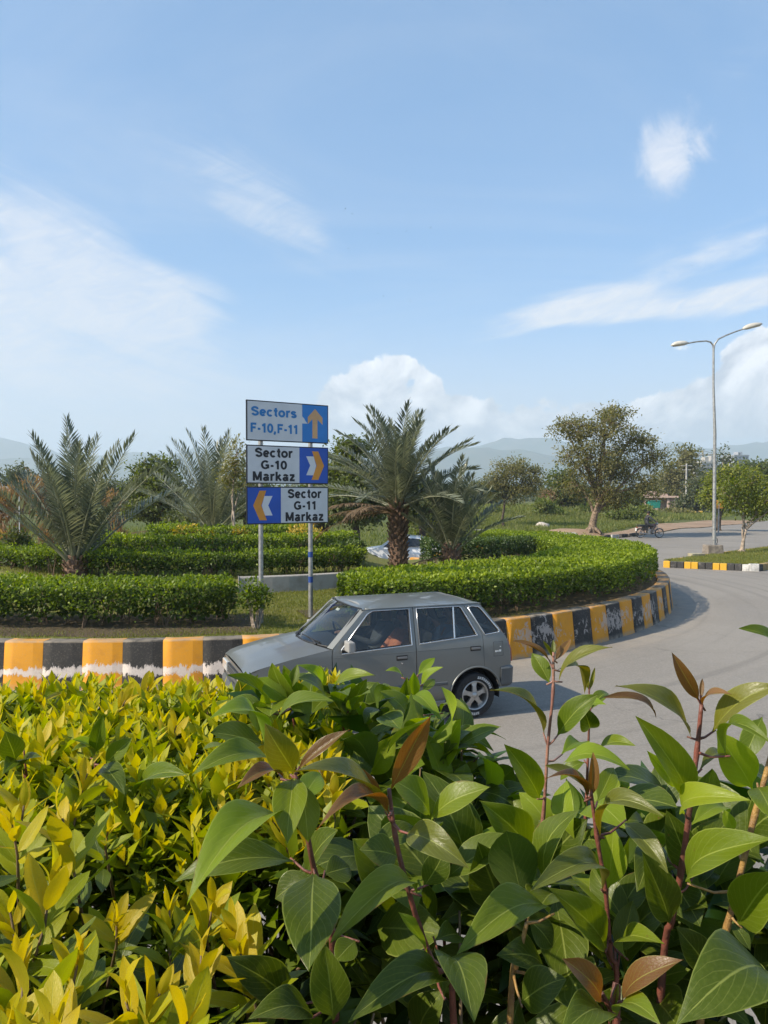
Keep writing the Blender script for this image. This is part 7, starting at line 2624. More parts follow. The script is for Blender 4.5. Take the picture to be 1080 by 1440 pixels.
M_BSTUFF = leaf_mat('broad_shrub_leaf', [(0.018, 0.042, 0.008), (0.028, 0.066, 0.010), (0.045, 0.10, 0.012), (0.08, 0.15, 0.016)], 0.24, 0.32)
M_REDST = mat('red_shoot_bark', (0.20, 0.062, 0.042), 0.5, rgb2=(0.11, 0.045, 0.03), scale=40, bump=0.2, bscale=200)
M_PINKST = mat('pink_shoot_bark', (0.34, 0.17, 0.12), 0.5, rgb2=(0.22, 0.095, 0.07), scale=40, bump=0.2, bscale=200)
M_GOLDST = mat('golden_brown_shoot_bark', (0.36, 0.21, 0.06), 0.5, rgb2=(0.22, 0.12, 0.05), scale=50, bump=0.3, bscale=200)
M_TWIG = mat('twig_bark', (0.15, 0.10, 0.05), 0.7, var=0.3, scale=60)


def leaf_mesh(name, mt, width=0.42, arch=0.1, fold=0.22, rows=11, cols=6, curl=0.0, wav=0.012, twist=0.0, seed=0, tipk=1.0, pet=0.06, oval=True):
    """unit leaf along +Y, face +Z; bows between base and tip, folded on the midrib, drip tip"""
    rnd = random.Random(seed)
    bm = bmesh.new()
    uvl = bm.loops.layers.uv.new('UVMap')
    grid = []
    ph = rnd.uniform(0, 6)
    for i in range(rows + 1):
        t = i / rows
        s = max(0.0, (t - pet) / (1 - pet))
        w = (s ** 0.62) * ((1 - s) ** (0.86 * tipk)) * 1.78 * width * 0.5
        if oval: w = (max(0.0, math.sin(math.pi * s ** 0.90)) ** 0.80) * width * 0.5 * (1.0 if s < 0.9 else 0.86)
        w = max(w, 0.006 if i not in (rows,) else 0.0015)
        zc = arch * 4 * t * (1 - t) * (1 + curl * (t - 0.5))
        sx = 0.03 * math.sin(3.0 * t + ph) * (t * (1 - t)) * 4 * 0.35
        tw = twist * (t - 0.3)
        row = []
        for k in range(cols + 1):
            v = -1 + 2 * k / cols
            x = v * w
            z = fold * abs(x) * (1.0 - 0.28 * abs(v)) + wav * math.sin(9 * t + ph + v * 2) * abs(v) * (1 if s > 0 else 0)
            x2 = x * math.cos(tw) - z * math.sin(tw)
            z2 = x * math.sin(tw) + z * math.cos(tw)
            row.append((bm.verts.new((x2 * (1 - 0.10 * fold) + sx, t, zc + z2)), (0.5 + v / 2, t)))
        grid.append(row)
    for i in range(rows):
        for k in range(cols):
            q = (grid[i][k], grid[i][k + 1], grid[i + 1][k + 1], grid[i + 1][k])
            f = bm.faces.new([a for a, b in q])
            f.smooth = True
            for lp, (a, b) in zip(f.loops, q): lp[uvl].uv = b
    me = bpy.data.meshes.new(name)
    bm.to_mesh(me); bm.free()
    me.materials.append(mt)
    return me


LEAFM = {'g': M_LG, 'l': M_LL, 'd': M_LD, 'o': M_LO, 'b': M_LB}
HERO = {}


def hero_mesh(kind, arch, fold, var):
    key = (kind, round(arch, 2), round(fold, 2), var)
    if key not in HERO:
        HERO[key] = leaf_mesh('leaf', LEAFM[kind], 0.5, arch, fold, 12, 6, curl=(-0.5, 0.4, 0.0)[var % 3], twist=(0.15, -0.2, 0.35)[var % 3], seed=var * 13 + 5, wav=0.014)
    return HERO[key]


def frame(B, T, nh, width):
    Y = (T - B); L = Y.length; Y = Y.normalized()
    Z = nh - Y * nh.dot(Y)
    Z = Z.normalized() if Z.length > 1e-4 else Y.orthogonal().normalized()
    X = Y.cross(Z)
    m = Matrix((X * (L * width), Y * L, Z * L)).transposed().to_4x4()
    m.translation = B
    return m


STEMPATH = {}


def petiole(stem, B, mt=None):
    """the leaf stalk from the shoot to the leaf base"""
    path = STEMPATH[stem.name]
    best = min(path, key=lambda q: (q - B).length + 0.8 * max(0.0, q.z - B.z))
    L = (best - B).length
    if L < 0.002 or L > 0.07: return
    mid = best.lerp(B, 0.5) - Vector((0, 0, 0.10 * L))
    mb = MB(); mb.tube([best, mid, B + (B - mid).normalized() * 0.004], [0.0015, 0.0011, 0.0009], 6)
    mb.obj('leaf_stalk', stem.data.materials[0], stem, True)


def hero_leaf(parent, kind, b, t, d0, d1, w, face=0.4, roll=0.0, arch=0.12, fold=0.24):
    """w: broad side in photo pixels; face 0 = faces the sky, 1 = faces the camera"""
    B = at(b[0], b[1], d0); T = at(t[0], t[1], d1)
    L = (T - B).length
    wm = w / F * (d0 + d1) / 2
    cam_dir = (Vector((0, 0, CAMZ)) - (B + T) / 2).normalized()
    nh = (Vector((0, 0, 1)) * (1 - face) + cam_dir * face).normalized()
    if roll:
        nh = Quaternion((T - B).normalized(), R(roll)) @ nh
    o = link('leaf', hero_mesh(kind, arch, fold + 0.13, random.randrange(3)), parent)
    o.matrix_world = frame(B, T, nh, max(0.25, min(1.9, wm / L / 0.50)))
    petiole(parent, B, mt=None)
    return o


def stem_obj(parent, pts, mt, r0, r1, down=True):
    P = [at(*p) for p in pts]
    if down:
        e = P[-1]
        k = max(0.0, min(1, (e.z - 1.15) / 1.2))
        P.append(Vector((e.x * 1.02 + random.uniform(-.02, .02), e.y + 0.05, e.z - (e.z - 1.15) * 0.5)))
        P.append(Vector((e.x * 1.02 + random.uniform(-.03, .03), e.y + 0.10, 1.12)))
    n = len(P)
    # smooth the run
    Q = []
    for i in range(n - 1):
        p0 = P[max(0, i - 1)]; p1 = P[i]; p2 = P[i + 1]; p3 = P[min(n - 1, i + 2)]
        for s in range(4):
            t = s / 4
            Q.append(0.5 * ((2 * p1) + (p2 - p0) * t + (2 * p0 - 5 * p1 + 4 * p2 - p3) * t * t + (3 * p1 - p0 - 3 * p2 + p3) * t ** 3))
    Q.append(P[-1])
    m = len(Q)
    rad = [r0 + (r1 - r0) * (i / (m - 1)) + (0.0006 if i % 8 == 4 else 0) for i in range(m)]
    mb = MB(); mb.tube(Q, rad, 8)
    o = mb.obj('stem', mt, parent, True)
    STEMPATH[o.name] = [q for q in Q if q.z > 1.9]
    return o


sh_mid = thing('broadleaf_shrub', 'dense dark green broad-leaved shrub in the middle, hiding the front of the grey car', 'shrub', (0, 0, 0), 0, 'broad-leaved shrubs in front')
sh_ctr = thing('broadleaf_shrub', 'broad-leaved shrub with bronze shoot tips at the bottom centre, right of the golden hedge', 'shrub', (0, 0, 0), 0, 'broad-leaved shrubs in front')
sh_rgt = thing('broadleaf_shrub', 'broad-leaved shrub whose tall pink-stemmed shoot rises beside the rear wheel of the grey car', 'shrub', (0, 0, 0), 0, 'broad-leaved shrubs in front')
sh_far = thing('broadleaf_shrub', 'tall broad-leaved shrub at the right edge with a thick red stem and brown top leaves', 'shrub', (0, 0, 0), 0, 'broad-leaved shrubs in front')

S1 = stem_obj(sh_rgt, [(779, 918, .85), (779, 975, .85), (772, 1050, .85), (766, 1150, .86), (752, 1250, .87), (735, 1340, .88), (722, 1440, .89)], M_PINKST, 0.0014, 0.0028)
S2 = stem_obj(sh_far, [(989, 992, .70), (983, 1060, .70), (975, 1130, .70), (962, 1230, .71), (950, 1300, .72), (935, 1400, .74)], M_REDST, 0.0020, 0.0040)
S3 = stem_obj(sh_rgt, [(833, 1112, .72), (842, 1180, .72), (855, 1260, .72), (862, 1350, .73), (870, 1440, .74)], M_REDST, 0.0016, 0.0032)
S4 = stem_obj(sh_ctr, [(547, 1112, .62), (556, 1180, .62), (570, 1240, .62), (590, 1310, .63), (612, 1370, .64), (640, 1460, .66)], M_REDST, 0.0016, 0.0032)
S5 = stem_obj(sh_ctr, [(414, 1092, .60), (425, 1140, .60), (435, 1200, .60), (442, 1235, .61), (455, 1300, .62), (470, 1400, .64)], M_REDST, 0.0016, 0.0034)
S6 = stem_obj(sh_mid, [(588, 950, 1.12), (578, 985, 1.13), (570, 1020, 1.14), (560, 1080, 1.15), (555, 1180, 1.17)], M_REDST, 0.0013, 0.004)
S7 = stem_obj(sh_far, [(1092, 1050, .68), (1066, 1150, .68), (1045, 1240, .68), (1028, 1310, .69), (1010, 1380, .70), (990, 1460, .72)], M_GOLDST, 0.0024, 0.0036)
S8 = stem_obj(sh_rgt, [(830, 962, 1.0), (830, 1020, 1.0), (829, 1060, 1.0), (826, 1150, 1.0), (820, 1300, 1.01)], M_REDST, 0.0010, 0.0030)
S9 = stem_obj(sh_ctr, [(743, 1305, .66), (735, 1340, .66), (728, 1370, .66), (720, 1440, .67)], M_GOLDST, 0.0018, 0.0030)
S10 = stem_obj(sh_mid, [(478, 985, 1.05), (485, 1040, 1.07), (500, 1120, 1.1)], M_REDST, 0.0012, 0.0035)
S11 = stem_obj(sh_mid, [(408, 975, 1.06), (415, 1030, 1.07), (440, 1110, 1.1)], M_REDST, 0.0012, 0.0035)
S12 = stem_obj(sh_mid, [(640, 1090, 1.10), (630, 1140, 1.10), (620, 1200, 1.12)], M_REDST, 0.0012, 0.0035)
S13 = stem_obj(sh_ctr, [(850, 1405, .55), (862, 1430, .55), (872, 1470, .56)], M_REDST, 0.0016, 0.0030)

HL = [
    # stem, kind, base, tip, depth base, depth tip, width px, face, roll, arch, fold
    # tall pink stemmed shoot
    (S1, 'b', (775, 933), (722, 902), .85, .84, 12, .3, 0, .10, .3), (S1, 'b', (781, 930), (804, 899), .85, .87, 13, .6, 0, -.06, .3),
    (S1, 'o', (778, 925), (764, 901), .85, .84, 6, .7, 0, .04, .3), (S1, 'o', (780, 925), (779, 900), .85, .86, 6, .7, 0, .04, .3),
    (S1, 'o', (787, 960), (862, 911), .85, .82, 32, .45, -15, .16, .22), (S1, 'g', (774, 962), (749, 919), .85, .87, 25, .8, 10, .05, .2),
    (S1, 'o', (784, 944), (823, 978), .85, .90, 16, .35, 0, .26, .2),
    (S1, 'o', (767, 1037), (690, 972), .85, .80, 34, .5, 15, .16, .2), (S1, 'g', (785, 1037), (843, 978), .85, .83, 38, .7, -15, .12, .25),
    (S1, 'g', (760, 1127), (711, 1049), .85, .81, 42, .8, 15, .08, .22), (S1, 'l', (790, 1065), (823, 1060), .87, .93, 26, .5, 0, .2, .2),
    (S1, 'g', (750, 1213), (676, 1130), .86, .80, 58, .7, 0, .10, .2), (S1, 'd', (760, 1222), (828, 1156), .86, .82, 66, .85, 0, .06, .2),
    (S1, 'd', (705, 1285), (673, 1189), .80, .76, 72, .9, 0, .04, .2), (S1, 'l', (672, 1180), (724, 1194), .9, .9, 24, .3, 0, .22, .2),
    # short shoot in the middle right
    (S8, 'o', (829, 972), (825, 944), 1.0, 1.0, 6, .8, 0, .03, .3), (S8, 'o', (831, 972), (838, 939), 1.0, 1.0, 6, .8, 0, -.03, .3),
    (S8, 'd', (830, 1026), (820, 992), 1.0, .96, 30, .8, 0, .15, .3), (S8, 'l', (832, 1022), (854, 992), 1.0, .95, 24, .5, 0, .25, .3), (S8, 'g', (832, 1000), (858, 978), 1.0, 1.03, 20, .4, 0, .2, .2),
    (S8, 'g', (842, 1062), (896, 1051), 1.0, .95, 24, .45, 0, .18, .25), (S8, 'g', (826, 1075), (790, 1100), 1.0, 1.0, 22, .4, 0, .2, .2),
    # red shoot with the brown tip at 834
    (S3, 'b', (834, 1124), (836, 1060), .72, .72, 17, .75, 25, .04, .28), (S3, 'o', (831, 1124), (769, 1079), .72, .70, 25, .5, 10, .12, .2), (S3, 'b', (829, 1128), (769, 1098), .72, .67, 20, .45, 0, .16, .2),
    (S3, 'l', (792, 1078), (888, 1085), .80, .76, 40, .35, 0, .24, .15), (S3, 'g', (842, 1132), (866, 1083), .74, .78, 28, .8, 0, .06, .2),
    (S3, 'o', (847, 1182), (937, 1152), .72, .66, 42, .35, 0, .32, .25), (S3, 'o', (880, 1160), (944, 1234), .74, .68, 32, .55, 0, .14, .3),
    (S3, 'l', (858, 1256), (866, 1168), .74, .74, 46, .9, 0, .04, .15), (S3, 'o', (850, 1258), (749, 1257), .71, .64, 46, .45, 0, .26, .22),
    (S3, 'g', (857, 1342), (772, 1254), .72, .66, 54, .75, 0, .08, .22), (S3, 'd', (875, 1350), (894, 1272), .75, .76, 38, .9, 0, .04, .25), (S3, 'd', (850, 1330), (800, 1270), .78, .74, 40, .7, 0, .1, .2),
    (S3, 'd', (868, 1300), (915, 1232), .78, .8, 42, .6, 0, .15, .2), (S3, 'g', (884, 1355), (940, 1336), .70, .64, 38, .55, 0, .22, .2),
    # right hand shoot with the thick red stem
    (S2, 'b', (986, 988), (946, 918), .70, .69, 21, .75, -15, .05, .22), (S2, 'b', (991, 996), (1032, 978), .70, .67, 20, .4, 0, .20, .3), (S2, 'b', (988, 985), (990, 955), .70, .71, 7, .8, 0, .02, .3),
    (S2, 'o', (975, 1040), (867, 966), .70, .66, 42, .6, 10, .14, .16), (S2, 'o', (1004, 1032), (1100, 965), .70, .66, 44, .55, -10, .14, .2), (S2, 'b', (925, 1012), (851, 982), .82, .80, 18, .4, 0, .18, .2),
    (S2, 'g', (970, 1128), (897, 1009), .70, .66, 48, .85, 20, .10, .34), (S2, 'l', (956, 1112), (912, 1058), .72, .70, 22, .8, 0, .06, .2), (S2, 'o', (986, 1088), (1028, 1071), .70, .74, 22, .4, 0, .2, .2),
    (S2, 'l', (968, 1150), (1058, 1128), .69, .62, 44, .55, 20, .28, .2), (S2, 'l', (1062, 1112), (1010, 1030), .74, .72, 54, .85, 0, .05, .25), (S2, 'g', (1024, 1066), (1092, 1050), .68, .62, 30, .4, 0, .36, .3),
    (S2, 'd', (947, 1306), (906, 1202), .72, .68, 54, .85, 10, .04, .28), (S2, 'd', (980, 1238), (941, 1143), .74, .72, 48, .8, 0, .05, .25), (S2, 'l', (975, 1165), (1027, 1150), .75, .8, 30, .5, 0, .2, .2), (S2, 'd', (950, 1240), (990, 1310), .76, .72, 52, .75, 0, .1, .2),
    (S2, 'd', (930, 1190), (900, 1260), .76, .70, 44, .7, 0, .12, .2),
    # golden brown stem at the edge
    (S7, 'g', (977, 1250), (1094, 1184), .68, .60, 62, .55, 10, .18, .24), (S7, 'g', (1044, 1307), (1104, 1230), .68, .62, 68, .75, 0, .08, .18), (S7, 'l', (1036, 1175), (1022, 1142), .72, .72, 18, .9, 0, .03, .2),
    (S7, 'g', (1070, 1110), (1094, 1160), .68, .62, 40, .7, 0, .1, .2), (S7, 'd', (1030, 1300), (1062, 1345), .70, .68, 20, .5, 0, .15, .2), (S7, 'd', (1000, 1370), (955, 1310), .74, .72, 46, .8, 0, .06, .2), (S7, 'g', (1092, 920), (1041, 884), .70, .68, 26, .5, 0, .18, .25),
    (S7, 'g', (1075, 1010), (1048, 1075), .78, .76, 34, .7, 0, .08, .2), (S7, 'd', (1095, 1410), (958, 1452), .52, .46, 110, .5, 0, .30, .12), (S7, 'd', (1035, 1360), (1085, 1420), .64, .60, 60, .7, 0, .1, .2), (S7, 'l', (1010, 1380), (1060, 1400), .7, .7, 26, .4, 0, .2, .2),
    # brown shoot low on the right
    (S13, 'b', (880, 1418), (967, 1358), .55, .52, 42, .5, 0, .13, .2), (S13, 'b', (849, 1416), (795, 1356), .55, .53, 44, .6, 0, .10, .2), (S13, 'o', (868, 1425), (874, 1392), .55, .55, 8, .8, 0, .02, .3), (S13, 'g', (872, 1440), (935, 1452), .55, .50, 42, .4, 0, .2, .2), (S13, 'd', (862, 1450), (790, 1470), .55, .50, 56, .4, 0, .2, .2),
    # bottom centre
    (S4, 'b', (549, 1114), (606, 1008), .62, .60, 34, .8, 25, -.04, .12), (S4, 'b', (537, 1122), (493, 1077), .62, .61, 14, .6, 0, .03, .3), (S4, 'o', (545, 1150), (410, 1089), .62, .55, 56, .5, 15, .13, .22), (S4, 'b', (548, 1150), (444, 1172), .60, .52, 34, .35, 0, .20, .26),
    (S4, 'g', (607, 1157), (691, 1110), .70, .68, 48, .6, -10, .12, .2), (S4, 'g', (605, 1150), (548, 1098), .70, .68, 50, .6, 10, .12, .2), (S4, 'o', (573, 1176), (661, 1226), .60, .55, 48, .45, 20, .24, .34), (S4, 'd', (597, 1252), (629, 1196), .62, .62, 42, .85, 20, .04, .4),
    (S4, 'l', (602, 1350), (560, 1289), .63, .62, 22, .75, 40, .06, .2), (S4, 'g', (587, 1264), (464, 1332), .62, .53, 52, .4, 0, .22, .25), (S4, 'g', (480, 1300), (592, 1258), .66, .68, 34, .4, 0, .2, .2),
    (S4, 'd', (622, 1366), (668, 1450), .60, .52, 76, .6, -20, .22, .34), (S4, 'd', (625, 1412), (490, 1446), .60, .52, 62, .45, 0, .26, .2), (S4, 'd', (612, 1330), (650, 1330), .68, .72, 40, .6, 0, .15, .2), (S4, 'd', (520, 1200), (590, 1175), .68, .7, 40, .5, 0, .2, .2),
    (S4, 'd', (560, 1210), (505, 1200), .66, .64, 50, .7, 0, .1, .2),
    (S9, 'g', (777, 1294), (643, 1352), .66, .58, 58, .45, 0, .22, .24), (S9, 'd', (745, 1300), (780, 1340), .68, .68, 40, .6, 0, .1, .2), (S9, 'd', (767, 1372), (700, 1352), .68, .64, 50, .6, 0, .15, .2), (S9, 'd', (735, 1420), (800, 1385), .64, .62, 62, .6, 0, .12, .2),
    # centre-left shoot
    (S5, 'o', (412, 1089), (371, 1019), .60, .57, 46, .75, -20, .08, .26), (S5, 'b', (417, 1087), (491, 1028), .60, .60, 22, .5, 0, .06, .26), (S5, 'b', (400, 1100), (331, 1113), .60, .56, 24, .3, 0, .22, .26), (S5, 'g', (412, 1097), (402, 1190), .60, .53, 52, .85, 10, .06, .34),
    (S5, 'g', (416, 1100), (432, 1190), .60, .58, 44, .7, -20, .1, .2), (S5, 'l', (420, 1130), (450, 1090), .62, .66, 36, .7, 0, .05, .2), (S5, 'g', (381, 1073), (266, 1095), .66, .60, 44, .5, 0, .20, .26), (S5, 'l', (371, 1052), (291, 1014), .74, .68, 50, .5, 20, .28, .24),
    (S5, 'l', (404, 1158), (260, 1278), .60, .48, 74, .55, 12, .20, .28), (S5, 'd', (412, 1216), (240, 1248), .62, .58, 54, .55, 0, .18, .22), (S5, 'd', (441, 1232), (433, 1374), .60, .50, 86, .88, 0, .07, .12), (S5, 'd', (455, 1235), (492, 1225), .64, .66, 44, .7, 0, .1, .2),
    (S5, 'd', (468, 1445), (455, 1335), .56, .55, 60, .9, 0, .02, .3), (S5, 'd', (414, 1424), (316, 1354), .62, .58, 58, .75, 0, .08, .15), (S5, 'd', (440, 1440), (345, 1445), .58, .54, 56, .5, 0, .2, .2), (S5, 'g', (500, 1330), (470, 1360), .6, .58, 36, .8, 0, .05, .2),
    (S5, 'd', (440, 1240), (385, 1270), .64, .64, 44, .6, 0, .12, .2),
    # middle shrub, upper leaves
    (S6, 'g', (560, 1010), (573, 953), 1.12, 1.08, 23, .8, 20, .08, .3), (S6, 'l', (582, 982), (582, 946), 1.12, 1.10, 18, .85, 0, .03, .2), (S6, 'l', (568, 955), (541, 945), 1.12, 1.10, 14, .4, 0, .18, .2), (S6, 'l', (588, 950), (612, 926), 1.12, 1.14, 16, .6, 0, .06, .3), (S6, 'l', (592, 965), (623, 939), 1.12, 1.10, 18, .5, 0, .12, .3), (S6, 'g', (594, 975), (612, 957), 1.12, 1.15, 14, .6, 0, .06, .2),
    (S6, 'l', (576, 1001), (622, 1017), 1.10, 1.02, 28, .4, 0, .32, .15), (S6, 'g', (620, 1005), (663, 1006), 1.12, 1.06, 18, .4, 0, .22, .2),
    (S12, 'g', (635, 1053), (695, 1058), 1.10, 1.03, 32, .45, 0, .28, .25), (S12, 'l', (642, 1075), (696, 1066), 1.10, 1.02, 20, .4, 0, .18, .3), (S12, 'l', (675, 1066), (711, 1122), 1.08, 1.02, 30, .55, 10, .16, .25), (S12, 'l', (625, 1120), (678, 1090), 1.10, 1.05, 24, .5, 0, .14, .2), (S12, 'l', (620, 1120), (582, 1057), 1.10, 1.08, 16, .7, 10, .06, .3), (S12, 'g', (640, 1090), (700, 1100), 1.1, 1.06, 26, .4, 0, .2, .2),
    (S10, 'g', (387, 1016), (468, 987), .94, .90, 40, .5, -10, .16, .22), (S10, 'g', (470, 978), (528, 951), 1.05, 1.0, 26, .5, 0, .18, .22), (S10, 'g', (490, 1002), (516, 955), 1.05, 1.03, 24, .7, 10, .08, .3), (S10, 'l', (517, 1093), (556, 1034), 1.0, .98, 40, .75, 15, .1, .35), (S10, 'g', (480, 1010), (440, 1000), 1.06, 1.02, 24, .4, 0, .2, .2),
    (S11, 'l', (452, 974), (416, 936), 1.04, 1.0, 24, .6, 10, .18, .3), (S11, 'g', (408, 975), (418, 935), 1.05, 1.06, 16, .8, 0, .05, .35), (S11, 'l', (404, 979), (401, 944), 1.05, 1.03, 14, .85, 0, .03, .2), (S11, 'g', (412, 978), (398, 936), 1.07, 1.06, 18, .8, 0, .05, .3), (S11, 'g', (366, 1000), (319, 950), 1.04, .98, 26, .55, 10, .18, .3), (S11, 'l', (375, 1005), (369, 972), 1.02, 1.0, 16, .8, 0, .05, .2), (S11, 'g', (400, 985), (372, 968), 1.06, 1.05, 20, .5, 0, .15, .2),
]
for (st, kind, b, t, d0, d1, w, face, roll, arch, fold) in HL:
    hero_leaf(st, kind, b, t, d0, d1, w, face, roll, arch, fold)
# leaf stalks joining hero leaves are the first part of each leaf

# ---- filling leaves of the broad-leaved shrubs
FILL = {}
for kind in 'gdlo':
    FILL[kind] = [leaf_mesh('leaf', LEAFM[kind], 0.56, a, f, 8, 4, seed=q * 7 + 3, twist=tw, wav=0.01) for q, (a, f, tw) in enumerate(((0.10, .25, .1), (0.18, .2, -.2), (0.05, .35, .2), (0.24, .22, 0.0)))]


def fill_leaves(parent, n_obj, n_stuff, sampler, length, seed, kinds='ggdddl', spread=1.0):
    rnd = random.Random(seed); rng = np.random.default_rng(seed)
    for i in range(n_obj):
        p, out = sampler(rnd, True)
        D = (out * 0.9 + Vector((rnd.gauss(0, .6), rnd.gauss(0, .6), rnd.gauss(0.25, .5)))).normalized()
        Nn = (Vector((0, 0, 1)) * 0.8 + out * 0.5 + Vector((rnd.gauss(0, .4), rnd.gauss(0, .4), 0))).normalized()
        L = length * rnd.uniform(0.7, 1.25)
        o = link('leaf', rnd.choice(FILL[rnd.choice(kinds)]), parent)
        o.matrix_world = frame(p, p + D * L, Nn, rnd.uniform(0.8, 1.15))
    P, D = [], []
    for i in range(n_stuff):
        p, out = sampler(rnd, False)
        P.append(p); D.append(out * 0.8 + Vector((rnd.gauss(0, .7), rnd.gauss(0, .7), rnd.gauss(0.1, .6))))
    P = np.array([tuple(p) for p in P]); D = np.array([tuple(p) for p in D])
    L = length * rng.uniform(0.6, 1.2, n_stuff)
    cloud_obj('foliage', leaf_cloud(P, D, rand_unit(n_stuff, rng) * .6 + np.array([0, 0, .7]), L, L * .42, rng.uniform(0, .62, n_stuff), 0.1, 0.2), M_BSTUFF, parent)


def top_mid(px):
    return float(np.interp(px, [300, 340, 380, 450, 520, 560, 620, 660, 700, 722], [1030, 990, 975, 972, 980, 992, 1028, 1062, 1098, 1140]))


def samp_mid(rnd, front):
    px = rnd.uniform(330, 715)
    y0 = top_mid(px)
    q = rnd.random() ** 1.25
    py = y0 + 12 + q * (1230 - y0)
    d = 1.10 + rnd.uniform(-0.10, 0.22) - 0.12 * q + (0 if front else rnd.uniform(0.02, 0.25))
    p = at(px, py, d)
    out = Vector(((px - 520) / 260, -0.45, 0.35))
    return p, out


def samp_ctr(rnd, front):
    px = rnd.uniform(430, 800)
    y0 = float(np.interp(px, [430, 520, 600, 700, 800], [1230, 1190, 1180, 1230, 1270]))
    py = rnd.uniform(y0, 1500)
    d = rnd.uniform(0.72, 1.0) if front else rnd.uniform(0.85, 1.25)
    return at(px, py, d), Vector((rnd.uniform(-.6, .6), -0.4, 0.3))


def samp_rgt(rnd, front):
    px = rnd.uniform(690, 930)
    y0 = float(np.interp(px, [690, 740, 800, 870, 930], [1250, 1190, 1140, 1130, 1180]))
    py = rnd.uniform(y0, 1500)
    d = rnd.uniform(0.82, 1.05) if front else rnd.uniform(0.9, 1.3)
    return at(px, py, d), Vector((rnd.uniform(-.7, .7), -0.3, 0.35))


def samp_far(rnd, front):
    px = rnd.uniform(880, 1130)
    y0 = float(np.interp(px, [880, 940, 1000, 1060, 1130], [1170, 1140, 1170, 1130, 1090]))
    py = rnd.uniform(y0, 1500)
    d = rnd.uniform(0.76, 1.0) if front else rnd.uniform(0.85, 1.25)
    return at(px, py, d), Vector((rnd.uniform(-.7, .7), -0.3, 0.35))


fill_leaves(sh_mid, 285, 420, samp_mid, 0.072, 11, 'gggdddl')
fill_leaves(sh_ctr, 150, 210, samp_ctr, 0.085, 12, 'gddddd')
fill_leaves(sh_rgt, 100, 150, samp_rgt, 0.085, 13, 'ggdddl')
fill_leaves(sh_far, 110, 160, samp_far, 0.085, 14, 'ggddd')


def woody(parent, pts, seed, n, top, mt=M_TWIG):
    """bare stems from the verge up into a shrub"""
    rnd = random.Random(seed)
    for i in range(n):
        px, d = rnd.uniform(*pts[0]), rnd.uniform(*pts[1])
        b = Vector((gx(px, d), d + rnd.uniform(0, .1), 1.12))
        e = at(px + rnd.uniform(-60, 60), top + rnd.uniform(-40, 90), d + rnd.uniform(-.1, .1))
        m = b.lerp(e, 0.55) + Vector((rnd.uniform(-.05, .05), rnd.uniform(-.05, .05), 0))
        mb = MB(); mb.tube([b, b.lerp(m, .5) + Vector((rnd.uniform(-.03, .03), 0.02, 0)), m, m.lerp(e, .5) + Vector((rnd.uniform(-.03, .03), rnd.uniform(-.03, .03), 0)), e], [0.0055, 0.005, 0.004, 0.0028, 0.0014], 6)
        mb.obj('stem', mt, parent, True)


woody(sh_mid, ((380, 680), (1.1, 1.35)), 1, 14, 1060)
woody(sh_ctr, ((450, 780), (.85, 1.1)), 2, 10, 1240)
woody(sh_rgt, ((700, 920), (.9, 1.15)), 3, 8, 1220)
woody(sh_far, ((900, 1100), (.85, 1.1)), 4, 8, 1220)

# ---- the golden hedge at the left
GOLD_BIG = {k: [leaf_mesh('leaf', m, 0.46, a, f, 6, 4, seed=q * 5 + 1, twist=tw, wav=0.012, tipk=0.85, pet=0.03, oval=False) for q, (a, f, tw) in enumerate(((-0.04, .28, .2), (0.06, .22, -.2), (0.12, .3, 0.0)))] for k, m in (('G', M_GO), ('Y', M_GY), ('N', M_GG))}


